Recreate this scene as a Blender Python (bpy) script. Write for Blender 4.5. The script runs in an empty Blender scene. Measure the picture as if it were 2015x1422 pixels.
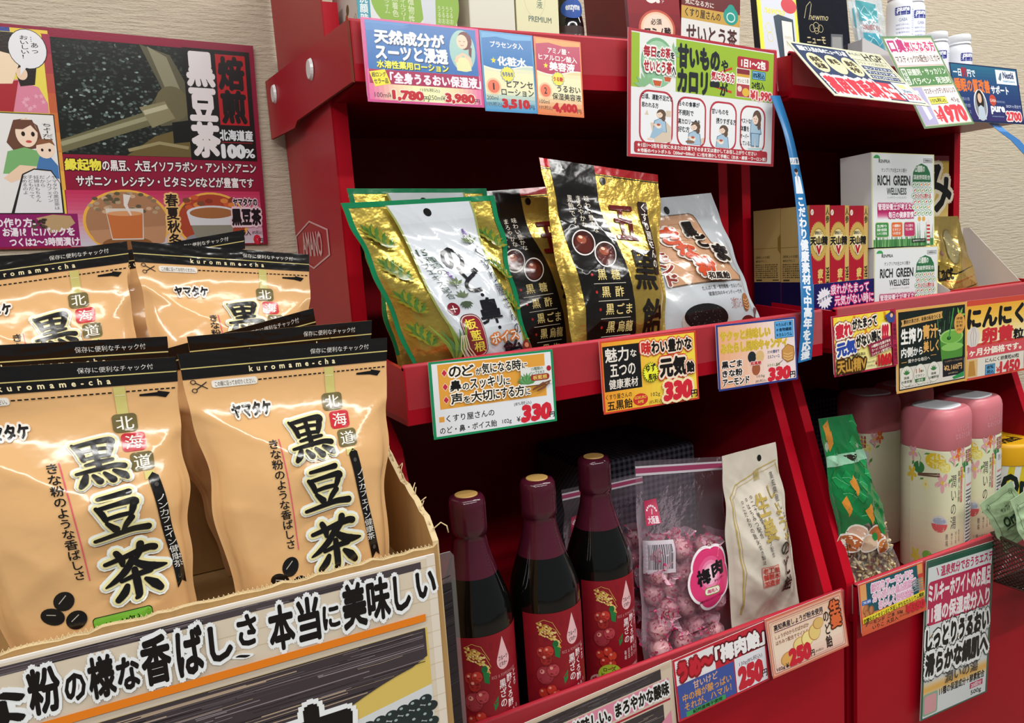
import bpy, math, random
import numpy as np
from mathutils import Matrix, Vector
from mathutils.geometry import tessellate_polygon

# ------------------------------------------------------------------ camera, world, lights, exposure
SC = bpy.context.scene
COL = SC.collection
# metres: x runs along the wall, -y is out of the wall towards the shop, z is up
cam_d = bpy.data.cameras.new('camera')
cam = bpy.data.objects.new('camera', cam_d)
COL.objects.link(cam)
cam_d.sensor_width = 36.0
cam_d.lens = 36.0 * 1514.0 / 2015.0
cam_d.clip_start = 0.02
right = Vector((0.88690, -0.45698, -0.06769))
down = Vector((-0.12513, -0.09659, -0.98743))
fwd = Vector((0.44470, 0.88422, -0.14284))
cam.matrix_world = Matrix(((right.x, -down.x, -fwd.x, 0.0), (right.y, -down.y, -fwd.y, -1.1),
                           (right.z, -down.z, -fwd.z, 1.4), (0, 0, 0, 1)))
SC.camera = cam
SC.view_settings.view_transform = 'Standard'
SC.view_settings.look = 'None'
SC.view_settings.exposure = 0.0
SC.view_settings.gamma = 1.0

world = bpy.data.worlds.new('shop_air')
SC.world = world
world.use_nodes = True
bg = world.node_tree.nodes['Background']
bg.inputs[0].default_value = (0.86, 0.93, 1.0, 1)
bg.inputs[1].default_value = 0.16


def area(name, loc, rot, sx, sy, power, colr=(1, 0.985, 0.95)):
    l = bpy.data.lights.new(name, 'AREA')
    l.shape = 'RECTANGLE'
    l.size, l.size_y = sx, sy
    l.energy = power
    l.color = colr
    o = bpy.data.objects.new(name, l)
    o.location = loc
    o.rotation_euler = rot
    COL.objects.link(o)
    return o


# rows of fluorescent tubes in the shop ceiling, parallel to the wall
area('ceiling_tube', (0.2, -1.15, 2.75), (0.25, 0, 0), 2.0, 0.10, 11)
area('ceiling_tube', (2.1, -0.95, 2.75), (0.15, 0, 0), 2.2, 0.10, 33)
area('ceiling_tube', (0.7, -2.6, 2.75), (0.45, 0, 0), 3.6, 0.12, 44)
area('ceiling_tube', (-1.6, -1.8, 2.75), (0.2, -0.35, 0), 0.12, 2.4, 32)


# ------------------------------------------------------------------ materials
def lin(h):
    h = h.lstrip('#')
    c = [int(h[i:i + 2], 16) / 255 for i in (0, 2, 4)]
    return tuple(x / 12.92 if x <= 0.04045 else ((x + 0.055) / 1.055) ** 2.4 for x in c)


MATS = {}


def M(hexcol, fin='p'):
    """one procedural material per colour and finish: p print, l laminate, f film, m foil, c cardboard, r stand board, g glass-like"""
    k = (hexcol, fin)
    if k in MATS:
        return MATS[k]
    m = bpy.data.materials.new('%s_%s' % ({'p': 'print', 'l': 'laminate', 'f': 'film', 'm': 'foil', 'c': 'cardboard', 'r': 'coated_board', 'g': 'gloss', 'w': 'wallpaper', 'd': 'dull'}[fin], hexcol))
    m.use_nodes = True
    nt = m.node_tree
    b = nt.nodes['Principled BSDF']
    c = lin(hexcol)
    b.inputs['Base Color'].default_value = (*c, 1)
    rough, spec, met, coat = {'p': (.38, .4, 0, 0), 'l': (.22, .45, 0, 0), 'f': (.16, .5, 0, .35), 'm': (.26, .5, .78, .3), 'c': (.85, .15, 0, 0),
                              'r': (.34, .2, 0, 0), 'g': (.06, .5, 0, .4), 'w': (.8, .2, 0, 0), 'd': (.6, .2, 0, 0)}[fin]
    b.inputs['Roughness'].default_value = rough
    b.inputs['Specular IOR Level'].default_value = spec
    b.inputs['Metallic'].default_value = met
    b.inputs['Coat Weight'].default_value = coat
    b.inputs['Coat Roughness'].default_value = .08

    def noise(scale, detail=3.0, stretch=None):
        tc = nt.nodes.new('ShaderNodeTexCoord')
        n = nt.nodes.new('ShaderNodeTexNoise')
        n.inputs['Scale'].default_value = scale
        n.inputs['Detail'].default_value = detail
        if stretch:
            mp = nt.nodes.new('ShaderNodeMapping')
            mp.inputs['Scale'].default_value = stretch
            nt.links.new(tc.outputs['Object'], mp.inputs[0])
            nt.links.new(mp.outputs[0], n.inputs['Vector'])
        else:
            nt.links.new(tc.outputs['Object'], n.inputs['Vector'])
        return n

    def bump(src, strength, dist):
        bp = nt.nodes.new('ShaderNodeBump')
        bp.inputs['Strength'].default_value = strength
        bp.inputs['Distance'].default_value = dist
        nt.links.new(src, bp.inputs['Height'])
        nt.links.new(bp.outputs[0], b.inputs['Normal'])

    def vary(src, amt):
        mx = nt.nodes.new('ShaderNodeMix')
        mx.data_type = 'RGBA'
        mx.inputs[6].default_value = (*[x * (1 - amt) for x in c], 1)
        mx.inputs[7].default_value = (*[min(1, x * (1 + amt)) for x in c], 1)
        nt.links.new(src, mx.inputs[0])
        nt.links.new(mx.outputs[2], b.inputs['Base Color'])

    if fin in 'fm':
        bump(noise(70 if fin == 'f' else 110, 2).outputs[0], .25 if fin == 'f' else .5, .002)
    elif fin == 'c':
        n = noise(160, 4, (1, 1, .12))
        vary(n.outputs[0], .14)
        bump(n.outputs[0], .2, .001)
    elif fin == 'r':
        n = noise(9, 3, (1, 1, .3))
        bump(n.outputs[0], .12, .004)
    elif fin == 'w':
        n = noise(95, 5, (.32, 1, 2.6))
        n2 = noise(420, 2, (.6, 1, 1.6))
        ad = nt.nodes.new('ShaderNodeMath')
        ad.operation = 'MULTIPLY_ADD'
        ad.inputs[1].default_value = .35
        nt.links.new(n2.outputs[0], ad.inputs[0])
        nt.links.new(n.outputs[0], ad.inputs[2])
        bump(ad.outputs[0], .75, .004)
        vary(n.outputs[0], .10)
    elif fin == 'l':
        bump(noise(420, 2).outputs[0], .05, .001)
    MATS[k] = m
    return m


def clear_film(name, tint='ffffff', amount=.10, rough=.08, wrinkle=.5, fres=.4):
    m = bpy.data.materials.new(name)
    m.use_nodes = True
    nt = m.node_tree
    b = nt.nodes['Principled BSDF']
    out = nt.nodes['Material Output']
    b.inputs['Base Color'].default_value = (*lin(tint), 1)
    b.inputs['Roughness'].default_value = rough
    b.inputs['Specular IOR Level'].default_value = .6
    tr = nt.nodes.new('ShaderNodeBsdfTransparent')
    tr.inputs[0].default_value = (*[.5 + .5 * x for x in lin(tint)], 1)
    lw = nt.nodes.new('ShaderNodeLayerWeight')
    lw.inputs[0].default_value = .25
    ad = nt.nodes.new('ShaderNodeMath')
    ad.operation = 'MULTIPLY_ADD'
    ad.inputs[1].default_value = fres
    ad.inputs[2].default_value = amount
    nt.links.new(lw.outputs['Fresnel'], ad.inputs[0])
    mx = nt.nodes.new('ShaderNodeMixShader')
    nt.links.new(ad.outputs[0], mx.inputs[0])
    nt.links.new(tr.outputs[0], mx.inputs[1])
    nt.links.new(b.outputs[0], mx.inputs[2])
    nt.links.new(mx.outputs[0], out.inputs[0])
    if wrinkle:
        tc = nt.nodes.new('ShaderNodeTexCoord')
        n = nt.nodes.new('ShaderNodeTexNoise')
        n.inputs['Scale'].default_value = 60
        n.inputs['Detail'].default_value = 3
        bp = nt.nodes.new('ShaderNodeBump')
        bp.inputs['Strength'].default_value = wrinkle
        bp.inputs['Distance'].default_value = .004
        nt.links.new(tc.outputs['Object'], n.inputs['Vector'])
        nt.links.new(n.outputs[0], bp.inputs['Height'])
        nt.links.new(bp.outputs[0], b.inputs['Normal'])
        nt.links.new(bp.outputs[0], lw.inputs['Normal'])
    return m


# ------------------------------------------------------------------ mesh building
class MB:
    def __init__(s):
        s.v, s.f, s.m, s.mats, s.n, s.sm = [], [], [], [], 0, []

    def mi(s, mat):
        if mat not in s.mats:
            s.mats.append(mat)
        return s.mats.index(mat)

    def add(s, verts, faces, mat, smooth=False):
        i = s.mi(mat) if not isinstance(mat, list) else None
        s.v.extend([tuple(map(float, p)) for p in verts])
        for k, f in enumerate(faces):
            s.f.append(tuple(int(a) + s.n for a in f))
            s.m.append(i if i is not None else s.mi(mat[k]))
            s.sm.append(smooth)
        s.n += len(verts)

    def box(s, x0, y0, z0, x1, y1, z1, mat):
        v = [(x, y, z) for x in (x0, x1) for y in (y0, y1) for z in (z0, z1)]
        f = [(0, 1, 3, 2), (4, 6, 7, 5), (0, 4, 5, 1), (2, 3, 7, 6), (0, 2, 6, 4), (1, 5, 7, 3)]
        s.add(v, f, mat)

    def prism(s, outline, y0, y1, mat, rim=None):
        """outline in (x, z), from y0 (front) to y1 (back)"""
        n = len(outline)
        v = [(x, y0, z) for x, z in outline] + [(x, y1, z) for x, z in outline]
        tri = tessellate_polygon([[Vector((x, z, 0)) for x, z in outline]])
        f = [t for t in tri] + [tuple(i + n for i in t) for t in tri]
        s.add(v, f, mat)
        s.add(v, [(i, (i + 1) % n, (i + 1) % n + n, i + n) for i in range(n)], rim or mat)

    def plate(s, pts, thick, mat, rim=None):
        """any planar polygon of 3D points thickened along its normal"""
        p = [Vector(q) for q in pts]
        nrm = Vector((0, 0, 0))
        for i in range(len(p)):
            nrm += p[i].cross(p[(i + 1) % len(p)])
        nrm.normalize()
        n = len(p)
        v = [q + nrm * thick / 2 for q in p] + [q - nrm * thick / 2 for q in p]
        tri = tessellate_polygon([p])
        s.add(v, [tuple(t) for t in tri] + [tuple(i + n for i in t) for t in tri], mat)
        s.add(v, [(i, (i + 1) % n, (i + 1) % n + n, i + n) for i in range(n)], rim or mat)

    def lathe(s, prof, mat, n=40, sx=1., sy=1., caps=True, cx=0, cy=0, pw=2.0):
        """prof: (radius, z) from bottom to top; pw > 2 gives a rounded-square section"""
        v, f = [], []
        for r, z in prof:
            for i in range(n):
                a = 2 * math.pi * i / n
                c, d = math.cos(a), math.sin(a)
                q = (abs(c) ** pw + abs(d) ** pw) ** (-1 / pw)
                v.append((cx + r * q * c * sx, cy + r * q * d * sy, z))
        for j in range(len(prof) - 1):
            for i in range(n):
                k = (i + 1) % n
                f.append((j * n + i, j * n + k, (j + 1) * n + k, (j + 1) * n + i))
        s.add(v, f, mat, True)
        if caps:
            s.add(v[:n], [tuple(reversed(range(n)))], mat)
            s.add(v[-n:], [tuple(range(n))], mat)

    def tube(s, pts, r, mat, n=8):
        pts = [Vector(p) for p in pts]
        v, f = [], []
        for i, p in enumerate(pts):
            t = (pts[min(i + 1, len(pts) - 1)] - pts[max(i - 1, 0)]).normalized()
            a = t.cross(Vector((0, 0, 1)) if abs(t.z) < .9 else Vector((1, 0, 0))).normalized()
            b = t.cross(a)
            rr = r[i] if isinstance(r, (list, tuple)) else r
            for k in range(n):
                w = 2 * math.pi * k / n
                v.append(p + a * rr * math.cos(w) + b * rr * math.sin(w))
        for i in range(len(pts) - 1):
            for k in range(n):
                l = (k + 1) % n
                f.append((i * n + k, i * n + l, (i + 1) * n + l, (i + 1) * n + k))
        f.append(tuple(reversed(range(n))))
        f.append(tuple((len(pts) - 1) * n + k for k in range(n)))
        s.add(v, f, mat, True)

    def ball(s, c, rx, ry, rz, mat, n=16, m=10):
        v, f = [], []
        for j in range(m + 1):
            t = math.pi * j / m
            for i in range(n):
                a = 2 * math.pi * i / n
                v.append((c[0] + rx * math.sin(t) * math.cos(a), c[1] + ry * math.sin(t) * math.sin(a), c[2] + rz * math.cos(t)))
        for j in range(m):
            for i in range(n):
                k = (i + 1) % n
                f.append((j * n + i, (j + 1) * n + i, (j + 1) * n + k, j * n + k))
        s.add(v, f, mat, True)

    def build(s, name, parent=None, loc=None, mat4=None):
        me = bpy.data.meshes.new(name)
        off = np.zeros(3)
        q = parent if (loc is None and mat4 is None) else None
        while q:
            off += np.array(q.location)
            q = q.parent
        me.from_pydata([tuple(np.array(p) - off) for p in s.v] if off.any() else s.v, [], s.f)
        for m in s.mats:
            me.materials.append(m)
        me.polygons.foreach_set('material_index', s.m)
        me.polygons.foreach_set('use_smooth', s.sm)
        me.update()
        o = bpy.data.objects.new(name, me)
        COL.objects.link(o)
        if loc is not None:
            o.location = loc
        if mat4 is not None:
            o.matrix_world = mat4
        if parent:
            o.parent = parent
        return o


def tag(o, label=None, cat=None, group=None, kind=None):
    for k, v in (('label', label), ('category', cat), ('group', group), ('kind', kind)):
        if v:
            o[k] = v
    return o


def empty(name, loc, label, cat, group=None, rot=(0, 0, 0)):
    o = bpy.data.objects.new(name, None)
    o.location = loc
    o.rotation_euler = rot
    o.empty_display_size = .02
    COL.objects.link(o)
    return tag(o, label, cat, group)


def copy_tree(o, parent=None):
    c = o.copy()
    COL.objects.link(c)
    if parent:
        c.parent = parent
    for ch in o.children:
        copy_tree(ch, c)
    return c


# ------------------------------------------------------------------ lettering and printed artwork
_cu = bpy.data.curves.new('glyphs', 'FONT')
_cu.resolution_u = 2
_go = bpy.data.objects.new('glyphs', _cu)
COL.objects.link(_go)
_G = {}


def _shape(txt):
    _cu.body = txt
    bpy.context.view_layer.update()
    me = bpy.data.meshes.new_from_object(_go)
    v = np.array([p.co[:2] for p in me.vertices], float).reshape(-1, 2)
    f = [tuple(p.vertices) for p in me.polygons]
    bpy.data.meshes.remove(me)
    return v, f


def glyph(ch):
    if ch not in _G:
        v, f = _shape(ch)
        if ord(ch) < 0x2000:
            a = _shape('|' + ch + '|')[0]
            adv = a[:, 0].max() - a[:, 0].min() - .336 + .25
            adv = (a[:, 0].max() - a[:, 0].min()) - .092
            adv = max(.2, adv - (.336 - .092))
        else:
            adv = 1.0
        t = []
        for p in f:
            for i in range(1, len(p) - 1):
                t.append((p[0], p[i], p[i + 1]))
        _G[ch] = (v, np.array(t, int).reshape(-1, 3), adv)
    return _G[ch]


SMALL_ROT = 'ー〜～-（）「」…―'


def subdivide(v, t, L):
    """split every edge longer than L (in v units per axis) until none is left; shared edges split alike"""
    v = [tuple(p) for p in v]
    for _ in range(7):
        mid, out, any_ = {}, [], False
        for a, b, c in t:
            e = []
            for i, j in ((a, b), (b, c), (c, a)):
                if math.hypot((v[i][0] - v[j][0]) / L[0], (v[i][1] - v[j][1]) / L[1]) > 1:
                    k = (min(i, j), max(i, j))
                    if k not in mid:
                        mid[k] = len(v)
                        v.append(tuple((p + q) / 2 for p, q in zip(v[i], v[j])))
                    e.append(mid[k])
                else:
                    e.append(None)
            x, y, z = e
            n = sum(q is not None for q in e)
            if n == 0:
                out.append((a, b, c))
                continue
            any_ = True
            if n == 3:
                out += [(a, x, z), (x, b, y), (z, y, c), (x, y, z)]
            elif n == 1:
                if x is not None:
                    out += [(a, x, c), (x, b, c)]
                elif y is not None:
                    out += [(a, b, y), (a, y, c)]
                else:
                    out += [(a, b, z), (z, b, c)]
            else:
                if x is None:
                    out += [(z, y, c), (a, b, y), (a, y, z)]
                elif y is None:
                    out += [(a, x, z), (x, b, c), (x, c, z)]
                else:
                    out += [(x, b, y), (a, x, y), (a, y, c)]
        t = out
        if not any_:
            break
    return np.array(v), t


class Art:
    """flat printed artwork: u to the right and v down, both 0..100 over the printed face"""

    def __init__(s, w, h, fin='p'):
        s.w, s.h, s.fin, s.it = w, h, fin, []

    def put(s, v, t, col, fin=None, dz=None):
        """dz lifts overlapping pieces of one item a few microns apart so that no two faces coincide"""
        v = np.array(v, float).reshape(-1, 2)
        if not len(v) or not len(t):
            return
        b = (*v.min(0), *v.max(0))
        dz = np.zeros(len(v)) if dz is None else np.asarray(dz, float)
        lo = 0.
        for q in s.it:
            bb = q[4]
            if b[0] < bb[2] and b[2] > bb[0] and b[1] < bb[3] and b[3] > bb[1]:
                lo = max(lo, q[6])
        lo += 3e-5
        s.it.append((v, t, col, fin or s.fin, b, lo + dz, lo + dz.max()))

    def G(s, pts, col, fin=None):
        t = tessellate_polygon([[Vector((x, y, 0)) for x, y in pts]])
        s.put(pts, t, col, fin)

    def R(s, x0, y0, x1, y1, col, r=0, fin=None):
        """rectangle; r = corner radius in metres"""
        if not r:
            return s.G([(x0, y0), (x1, y0), (x1, y1), (x0, y1)], col, fin)
        rx, ry = r / s.w * 100, r / s.h * 100
        p = []
        for cx, cy, a0 in ((x1 - rx, y0 + ry, -90), (x1 - rx, y1 - ry, 0), (x0 + rx, y1 - ry, 90), (x0 + rx, y0 + ry, 180)):
            for k in range(6):
                a = math.radians(a0 + k * 18)
                p.append((cx + rx * math.cos(a), cy + ry * math.sin(a)))
        s.G(p, col, fin)

    def grad(s, x0, y0, x1, y1, cols, n=16, horiz=False):
        """a printed colour blend through the listed colours"""
        for i in range(n):
            q = (i + .5) / n * (len(cols) - 1)
            k = min(int(q), len(cols) - 2)
            a = q - k
            A, B = [[int(c[j:j + 2], 16) for j in (0, 2, 4)] for c in (cols[k], cols[k + 1])]
            c = ''.join('%02x' % int(round(A[j] * (1 - a) + B[j] * a)) for j in range(3))
            if horiz:
                s.R(x0 + (x1 - x0) * i / n, y0, x0 + (x1 - x0) * (i + 1) / n, y1, c)
            else:
                s.R(x0, y0 + (y1 - y0) * i / n, x1, y0 + (y1 - y0) * (i + 1) / n, c)

    def E(s, cx, cy, rx, ry, col, n=28, rot=0, fin=None):
        p = []
        for k in range(n):
            a = 2 * math.pi * k / n
            x, y = rx * math.cos(a) * s.w, ry * math.sin(a) * s.h
            c, d = math.cos(math.radians(rot)), math.sin(math.radians(rot))
            p.append((cx + (x * c - y * d) / s.w, cy + (x * d + y * c) / s.h))
        s.G(p, col, fin)

    def ring(s, cx, cy, rx, ry, w, col, n=32):
        """ellipse outline, w in u units"""
        k = s.w / s.h
        s.L([(cx + rx * math.cos(2 * math.pi * i / n), cy + ry * math.sin(2 * math.pi * i / n)) for i in range(n + 1)], w, col)

    def star(s, cx, cy, r, col, n=5, q=.45, asp=True, rot=-90):
        p = []
        for k in range(2 * n):
            a = math.radians(rot + k * 180 / n)
            rr = r if k % 2 == 0 else r * q
            p.append((cx + rr * math.cos(a), cy + rr * math.sin(a) * (s.w / s.h if asp else 1)))
        s.G(p, col)

    def L(s, pts, w, col, fin=None):
        """polyline; w = width in u units (or one per point)"""
        n = len(pts)
        P = [np.array([x * s.w, y * s.h]) for x, y in pts]
        v, t = [], []
        for i in range(n):
            d = P[min(i + 1, n - 1)] - P[max(i - 1, 0)]
            d = d / (np.linalg.norm(d) + 1e-12)
            q = np.array([-d[1], d[0]]) * (w[i] if isinstance(w, (list, tuple)) else w) * s.w / 2
            for sg in (1, -1):
                z = P[i] + sg * q
                v.append((z[0] / s.w, z[1] / s.h))
        for i in range(n - 1):
            t += [(2 * i, 2 * i + 1, 2 * i + 3), (2 * i, 2 * i + 3, 2 * i + 2)]
        s.put(v, t, col, fin)

    def rrect(s, x0, y0, x1, y1, w, col, r):
        """rounded outline"""
        rx, ry = r / s.w * 100, r / s.h * 100
        p = []
        for cx, cy, a0 in ((x1 - rx, y0 + ry, -90), (x1 - rx, y1 - ry, 0), (x0 + rx, y1 - ry, 90), (x0 + rx, y0 + ry, 180)):
            for k in range(6):
                a = math.radians(a0 + k * 18)
                p.append((cx + rx * math.cos(a), cy + ry * math.sin(a)))
        s.L(p + p[:1], w, col)

    def T(s, text, x0, y0, x1, y1, col, b=0., bx=None, vert=False, halo=(), rot=0, slant=0, fin=None):
        """lettering fitted to the box; b = extra stroke weight in em, halo = [(colour, em), ...] widest first"""
        bx = b if bx is None else bx
        gl, pen = [], 0.
        for ch in text:
            if ch == ' ':
                pen += .5
                continue
            v, t, adv = glyph(ch)
            if vert:
                q = v.copy()
                if ch in SMALL_ROT:
                    q = np.stack([v[:, 1] - .38 + .5, .38 - (v[:, 0] - .5)], 1)
                elif ch in '、。':
                    q = q + (.55, .5)
                elif adv < 1:
                    q = q + ((1 - adv) / 2, 0)
                gl.append((q - (0, pen), t))
                pen += 1.0
            else:
                gl.append((v + (pen, 0), t))
                pen += adv
        if not gl:
            return
        allv = np.concatenate([g[0] for g in gl])
        lo, hi = allv.min(0), allv.max(0)
        if vert:
            lo[0], hi[0] = min(lo[0], .06), max(hi[0], .94)
        elif hi[1] - lo[1] < .5:
            lo[1], hi[1] = -.05, .8
        sx, sy = (x1 - x0) / (hi[0] - lo[0]), (y1 - y0) / (hi[1] - lo[1])
        cx, cy = (x0 + x1) / 2, (y0 + y1) / 2
        cr, sr = math.cos(math.radians(rot)), math.sin(math.radians(rot))

        def place(q):
            q = q.copy()
            q[:, 0] += (q[:, 1] - lo[1]) * slant
            x, y = x0 + (q[:, 0] - lo[0]) * sx, y1 - (q[:, 1] - lo[1]) * sy
            if rot:
                X, Y = (x - cx) * s.w, (y - cy) * s.h
                x, y = cx + (X * cr - Y * sr) / s.w, cy + (X * sr + Y * cr) / s.h
            return np.stack([x, y], 1)

        V = np.concatenate([g[0] for g in gl])
        F, k = [], 0
        for q, t in gl:
            F.append(t + k)
            k += len(q)
        F = np.concatenate(F)

        def stamp(wx, wy, c):
            offs = [(0, 0)]
            w = max(wx, wy)
            nr = max(1, math.ceil(w / .055))
            for r in range(1, nr + 1):
                n = 8 if r * w / nr < .09 else 12
                for i in range(n):
                    a = 2 * math.pi * i / n
                    offs.append((wx * r / nr * math.cos(a), wy * r / nr * math.sin(a)))
            if w == 0:
                offs = offs[:1]
            vv = np.concatenate([place(V + o) for o in offs])
            ff = np.concatenate([F + len(V) * i for i in range(len(offs))])
            s.put(vv, ff, c, fin, np.repeat(np.arange(len(offs)) * 4e-6, len(V)))

        for c, w in halo:
            stamp(w + bx, w + b, c)
        stamp(bx, b, col)

    def emit(s, mb, fn, cell=None, h0=6e-5, smooth=False, zs=1.):
        """fn(u, v, height) -> points; u, v in 0..1"""
        for v, t, col, fin, _, z, _ in s.it:
            t = [tuple(map(int, q)) for q in t]
            if cell:
                v3, t = subdivide(np.column_stack([v, z]), t, (cell / s.w * 100, cell / s.h * 100))
                v, z = v3[:, :2], v3[:, 2]
            p = fn(v[:, 0] / 100, v[:, 1] / 100, h0 + z * zs)
            mb.add(p, t, M(col, fin), smooth)


# ------------------------------------------------------------------ printed cards
def frame(o, ex, ey):
    o, ex, ey = Vector(o), Vector(ex), Vector(ey)
    w = ex.length
    X = ex / w
    ey = ey - X * ey.dot(X)
    h = ey.length
    Z = -ey / h
    Y = Z.cross(X)
    m = Matrix(((X.x, Y.x, Z.x, o.x), (X.y, Y.y, Z.y, o.y), (X.z, Y.z, Z.z, o.z), (0, 0, 0, 1)))
    return m, w, h


def card(name, fr, art_fn, label, cat='price card', group=None, thick=.0008, rad=.004, top_rad=.0, bend=0., base='f4f2ee', fin='l', rim='e8e6e2'):
    """a laminated card: thin bowed board with rounded lower corners, and its print"""
    m, w, h = fr
    rad = min(rad, h * .3)

    def outline():
        p = []
        for cx, cz, a0, r in ((w - rad, -h + rad, 270, rad), (w - top_rad, -top_rad, 0, top_rad), (top_rad, -top_rad, 90, top_rad), (rad, -h + rad, 180, rad)):
            if r <= 0:
                p.append((cx, cz))
                continue
            for k in range(6):
                a = math.radians(a0 + k * 18)
                p.append((cx + r * math.cos(a), cz + r * math.sin(a)))
        return p

    def fn(u, v, hh):
        u, v = np.asarray(u, float), np.asarray(v, float)
        return np.stack([u * w, -hh - bend * v * v + 0 * u, -v * h], 1)

    mb = MB()
    ol = np.array(outline())
    n = len(ol)
    mat, rm = M(base, fin), M(rim, fin)
    if bend:
        tri = [tuple(t) for t in tessellate_polygon([[Vector((x, z, 0)) for x, z in ol]])]
        uv, tri = subdivide(ol, tri, (h / 8, h / 8))
        front = fn(uv[:, 0] / w, -uv[:, 1] / h, 0)
        back = front + np.array((0, thick, 0))
        mb.add(front, tri, mat, True)
        mb.add(back, [t[::-1] for t in tri], rm, True)
        ed = [(ol[i], ol[(i + 1) % n]) for i in range(n)]
        for a, b in ed:
            for k in range(6):
                p, q = a + (b - a) * k / 6, a + (b - a) * (k + 1) / 6
                P = fn([p[0] / w, q[0] / w], [-p[1] / h, -q[1] / h], 0)
                mb.add([P[0], P[1], P[1] + (0, thick, 0), P[0] + (0, thick, 0)], [(0, 1, 2, 3)], rm)
    else:
        mb.prism([tuple(p) for p in ol], 0, thick, mat, rm)
    o = mb.build(name, mat4=m)
    tag(o, label, cat, group)
    a = Art(w, h, fin)
    art_fn(a)
    pm = MB()
    a.emit(pm, fn, cell=h / 8 if bend else None)
    p = pm.build('card_print', loc=(0, 0, 0))
    p.parent = o
    return o


def jagged(n, seed, amp):
    r = random.Random(seed)
    return [r.uniform(-amp, amp) for _ in range(n)]
# ------------------------------------------------------------------ the setting
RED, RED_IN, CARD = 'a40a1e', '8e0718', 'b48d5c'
mb = MB()
mb.box(-3.2, 0, 0, 4.6, .12, 2.8, M('c3b7a2', 'w'))
tag(mb.build('wall_back'), 'beige textured wallpaper behind the red stands', None, None, 'structure')
mb = MB()
mb.box(-3.2, -4.5, -.1, 4.6, 0, 0, M('8d857a', 'd'))
tag(mb.build('floor'), 'plain shop floor under the stands', None, None, 'structure')

FRONT_TOP, FRONT_MID, FRONT_LOW = -.345, -.412, -.442
RIM = 'c23040'


def tray(parent, x0, x1, front, back, z_top, z_floor, base_z=None, droop=0.):
    """folded board tray: front lip with a rolled top edge, floor, side flaps"""
    mb = MB()
    zb = z_floor - .004 if base_z is None else base_z
    mb.box(x0, front, zb, x1, front + .006, z_top - .002, M(RED, 'r'))
    mb.tube([(x0, front + .003, z_top - .002), (x1, front + .003, z_top - .002)], .003, M(RIM, 'r'), 8)
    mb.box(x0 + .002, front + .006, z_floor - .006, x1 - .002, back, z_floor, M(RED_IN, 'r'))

    def sag(m):                                                       # this end of the tray hangs lower
        m.v = [(x, y, z - droop * min(1, max(0, (x - x0) / (x1 - x0)))) for x, y, z in m.v]
    sag(mb)
    t = mb.build('tray', parent)
    # the clear strip that holds price cards against the lip
    cs = MB()
    cs.box(x0 + .001, front - .0022, z_top - .042, x1 - .001, front - .0012, z_top + .001, CLEAR_STRIP)
    sag(cs)
    c = cs.build('card_strip', t)
    for sx in (x0, x1):
        fl = MB()
        s = .003 if sx == x0 else -.003
        if base_z is None:
            fl.plate([(sx + s, front + .006, z_top - .004), (sx + s, front + .006, z_floor), (sx + s, front + .11, z_floor), (sx + s, front + .11, z_top + .004)], .004, M(RED, 'r'))
        else:                                                         # bare grey board turned in at the corners
            s *= 4
            fl.plate([(sx + s, front + .007, z_top - .004), (sx + s, front + .007, z_floor), (sx + s * 1.4, front + .085, z_floor)], .002, M('b9b4ae', 'p'))
        sag(fl)
        f = fl.build('side_flap', t)
    return t


CLEAR_STRIP = clear_film('clear_card_strip', 'ffffff', .012, .2, .05, .05)


def stand(label, x0, x1, first):
    root = empty('display_stand', ((x0 + x1) / 2, -.25, 0), label, 'display stand', 'red cardboard display stands')
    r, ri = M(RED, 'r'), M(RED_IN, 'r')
    for s, x in ((1, x0), (-1, x1)):
        mb = MB()
        # upright upper panel, sloping out below the middle tray to the deep lower tray
        top = 1.674 if first and s == 1 else (1.60 if not first and s == -1 else 1.628)
        prof = [(-.004, 0), (-.004, top), (-.25, top), (-.25, 1.26), (-.335, 1.20), (-.425, .93), (-.425, 0)]
        out = [(x, y, z) for y, z in prof]
        n = len(out)
        v = out + [(x + s * .016, y, z) for y, z in prof]
        tri = [tuple(t) for t in tessellate_polygon([[Vector((y, z, 0)) for y, z in prof]])]
        mb.add(v, tri, r)
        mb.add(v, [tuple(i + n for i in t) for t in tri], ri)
        mb.add(v, [(i, (i + 1) % n, (i + 1) % n + n, i + n) for i in range(n)], M('b80d22', 'r'))
        if first and s == 1:                                          # the outer sheet stands higher than the folded inner wall
            mb.plate([(x - .001, y, 1.78 if z == top else z) for y, z in prof], .002, r)
        mb.build('side_panel', root)
    mb = MB()
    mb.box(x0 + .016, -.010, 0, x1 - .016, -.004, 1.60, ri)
    mb.build('back_panel', root)
    t = tray(root, x0 - .001, x1 + .001, FRONT_TOP, -.012, 1.630, 1.576, droop=0. if first else .025)
    if first:
        tray_flap(t, x0)
    tray(root, x0 - .001, x1 + .001, FRONT_MID, -.012, 1.2985, 1.245)
    tray(root, x0 - .001, x1 + .001, FRONT_LOW, -.012, .936, .885, base_z=.0)
    return root


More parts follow.
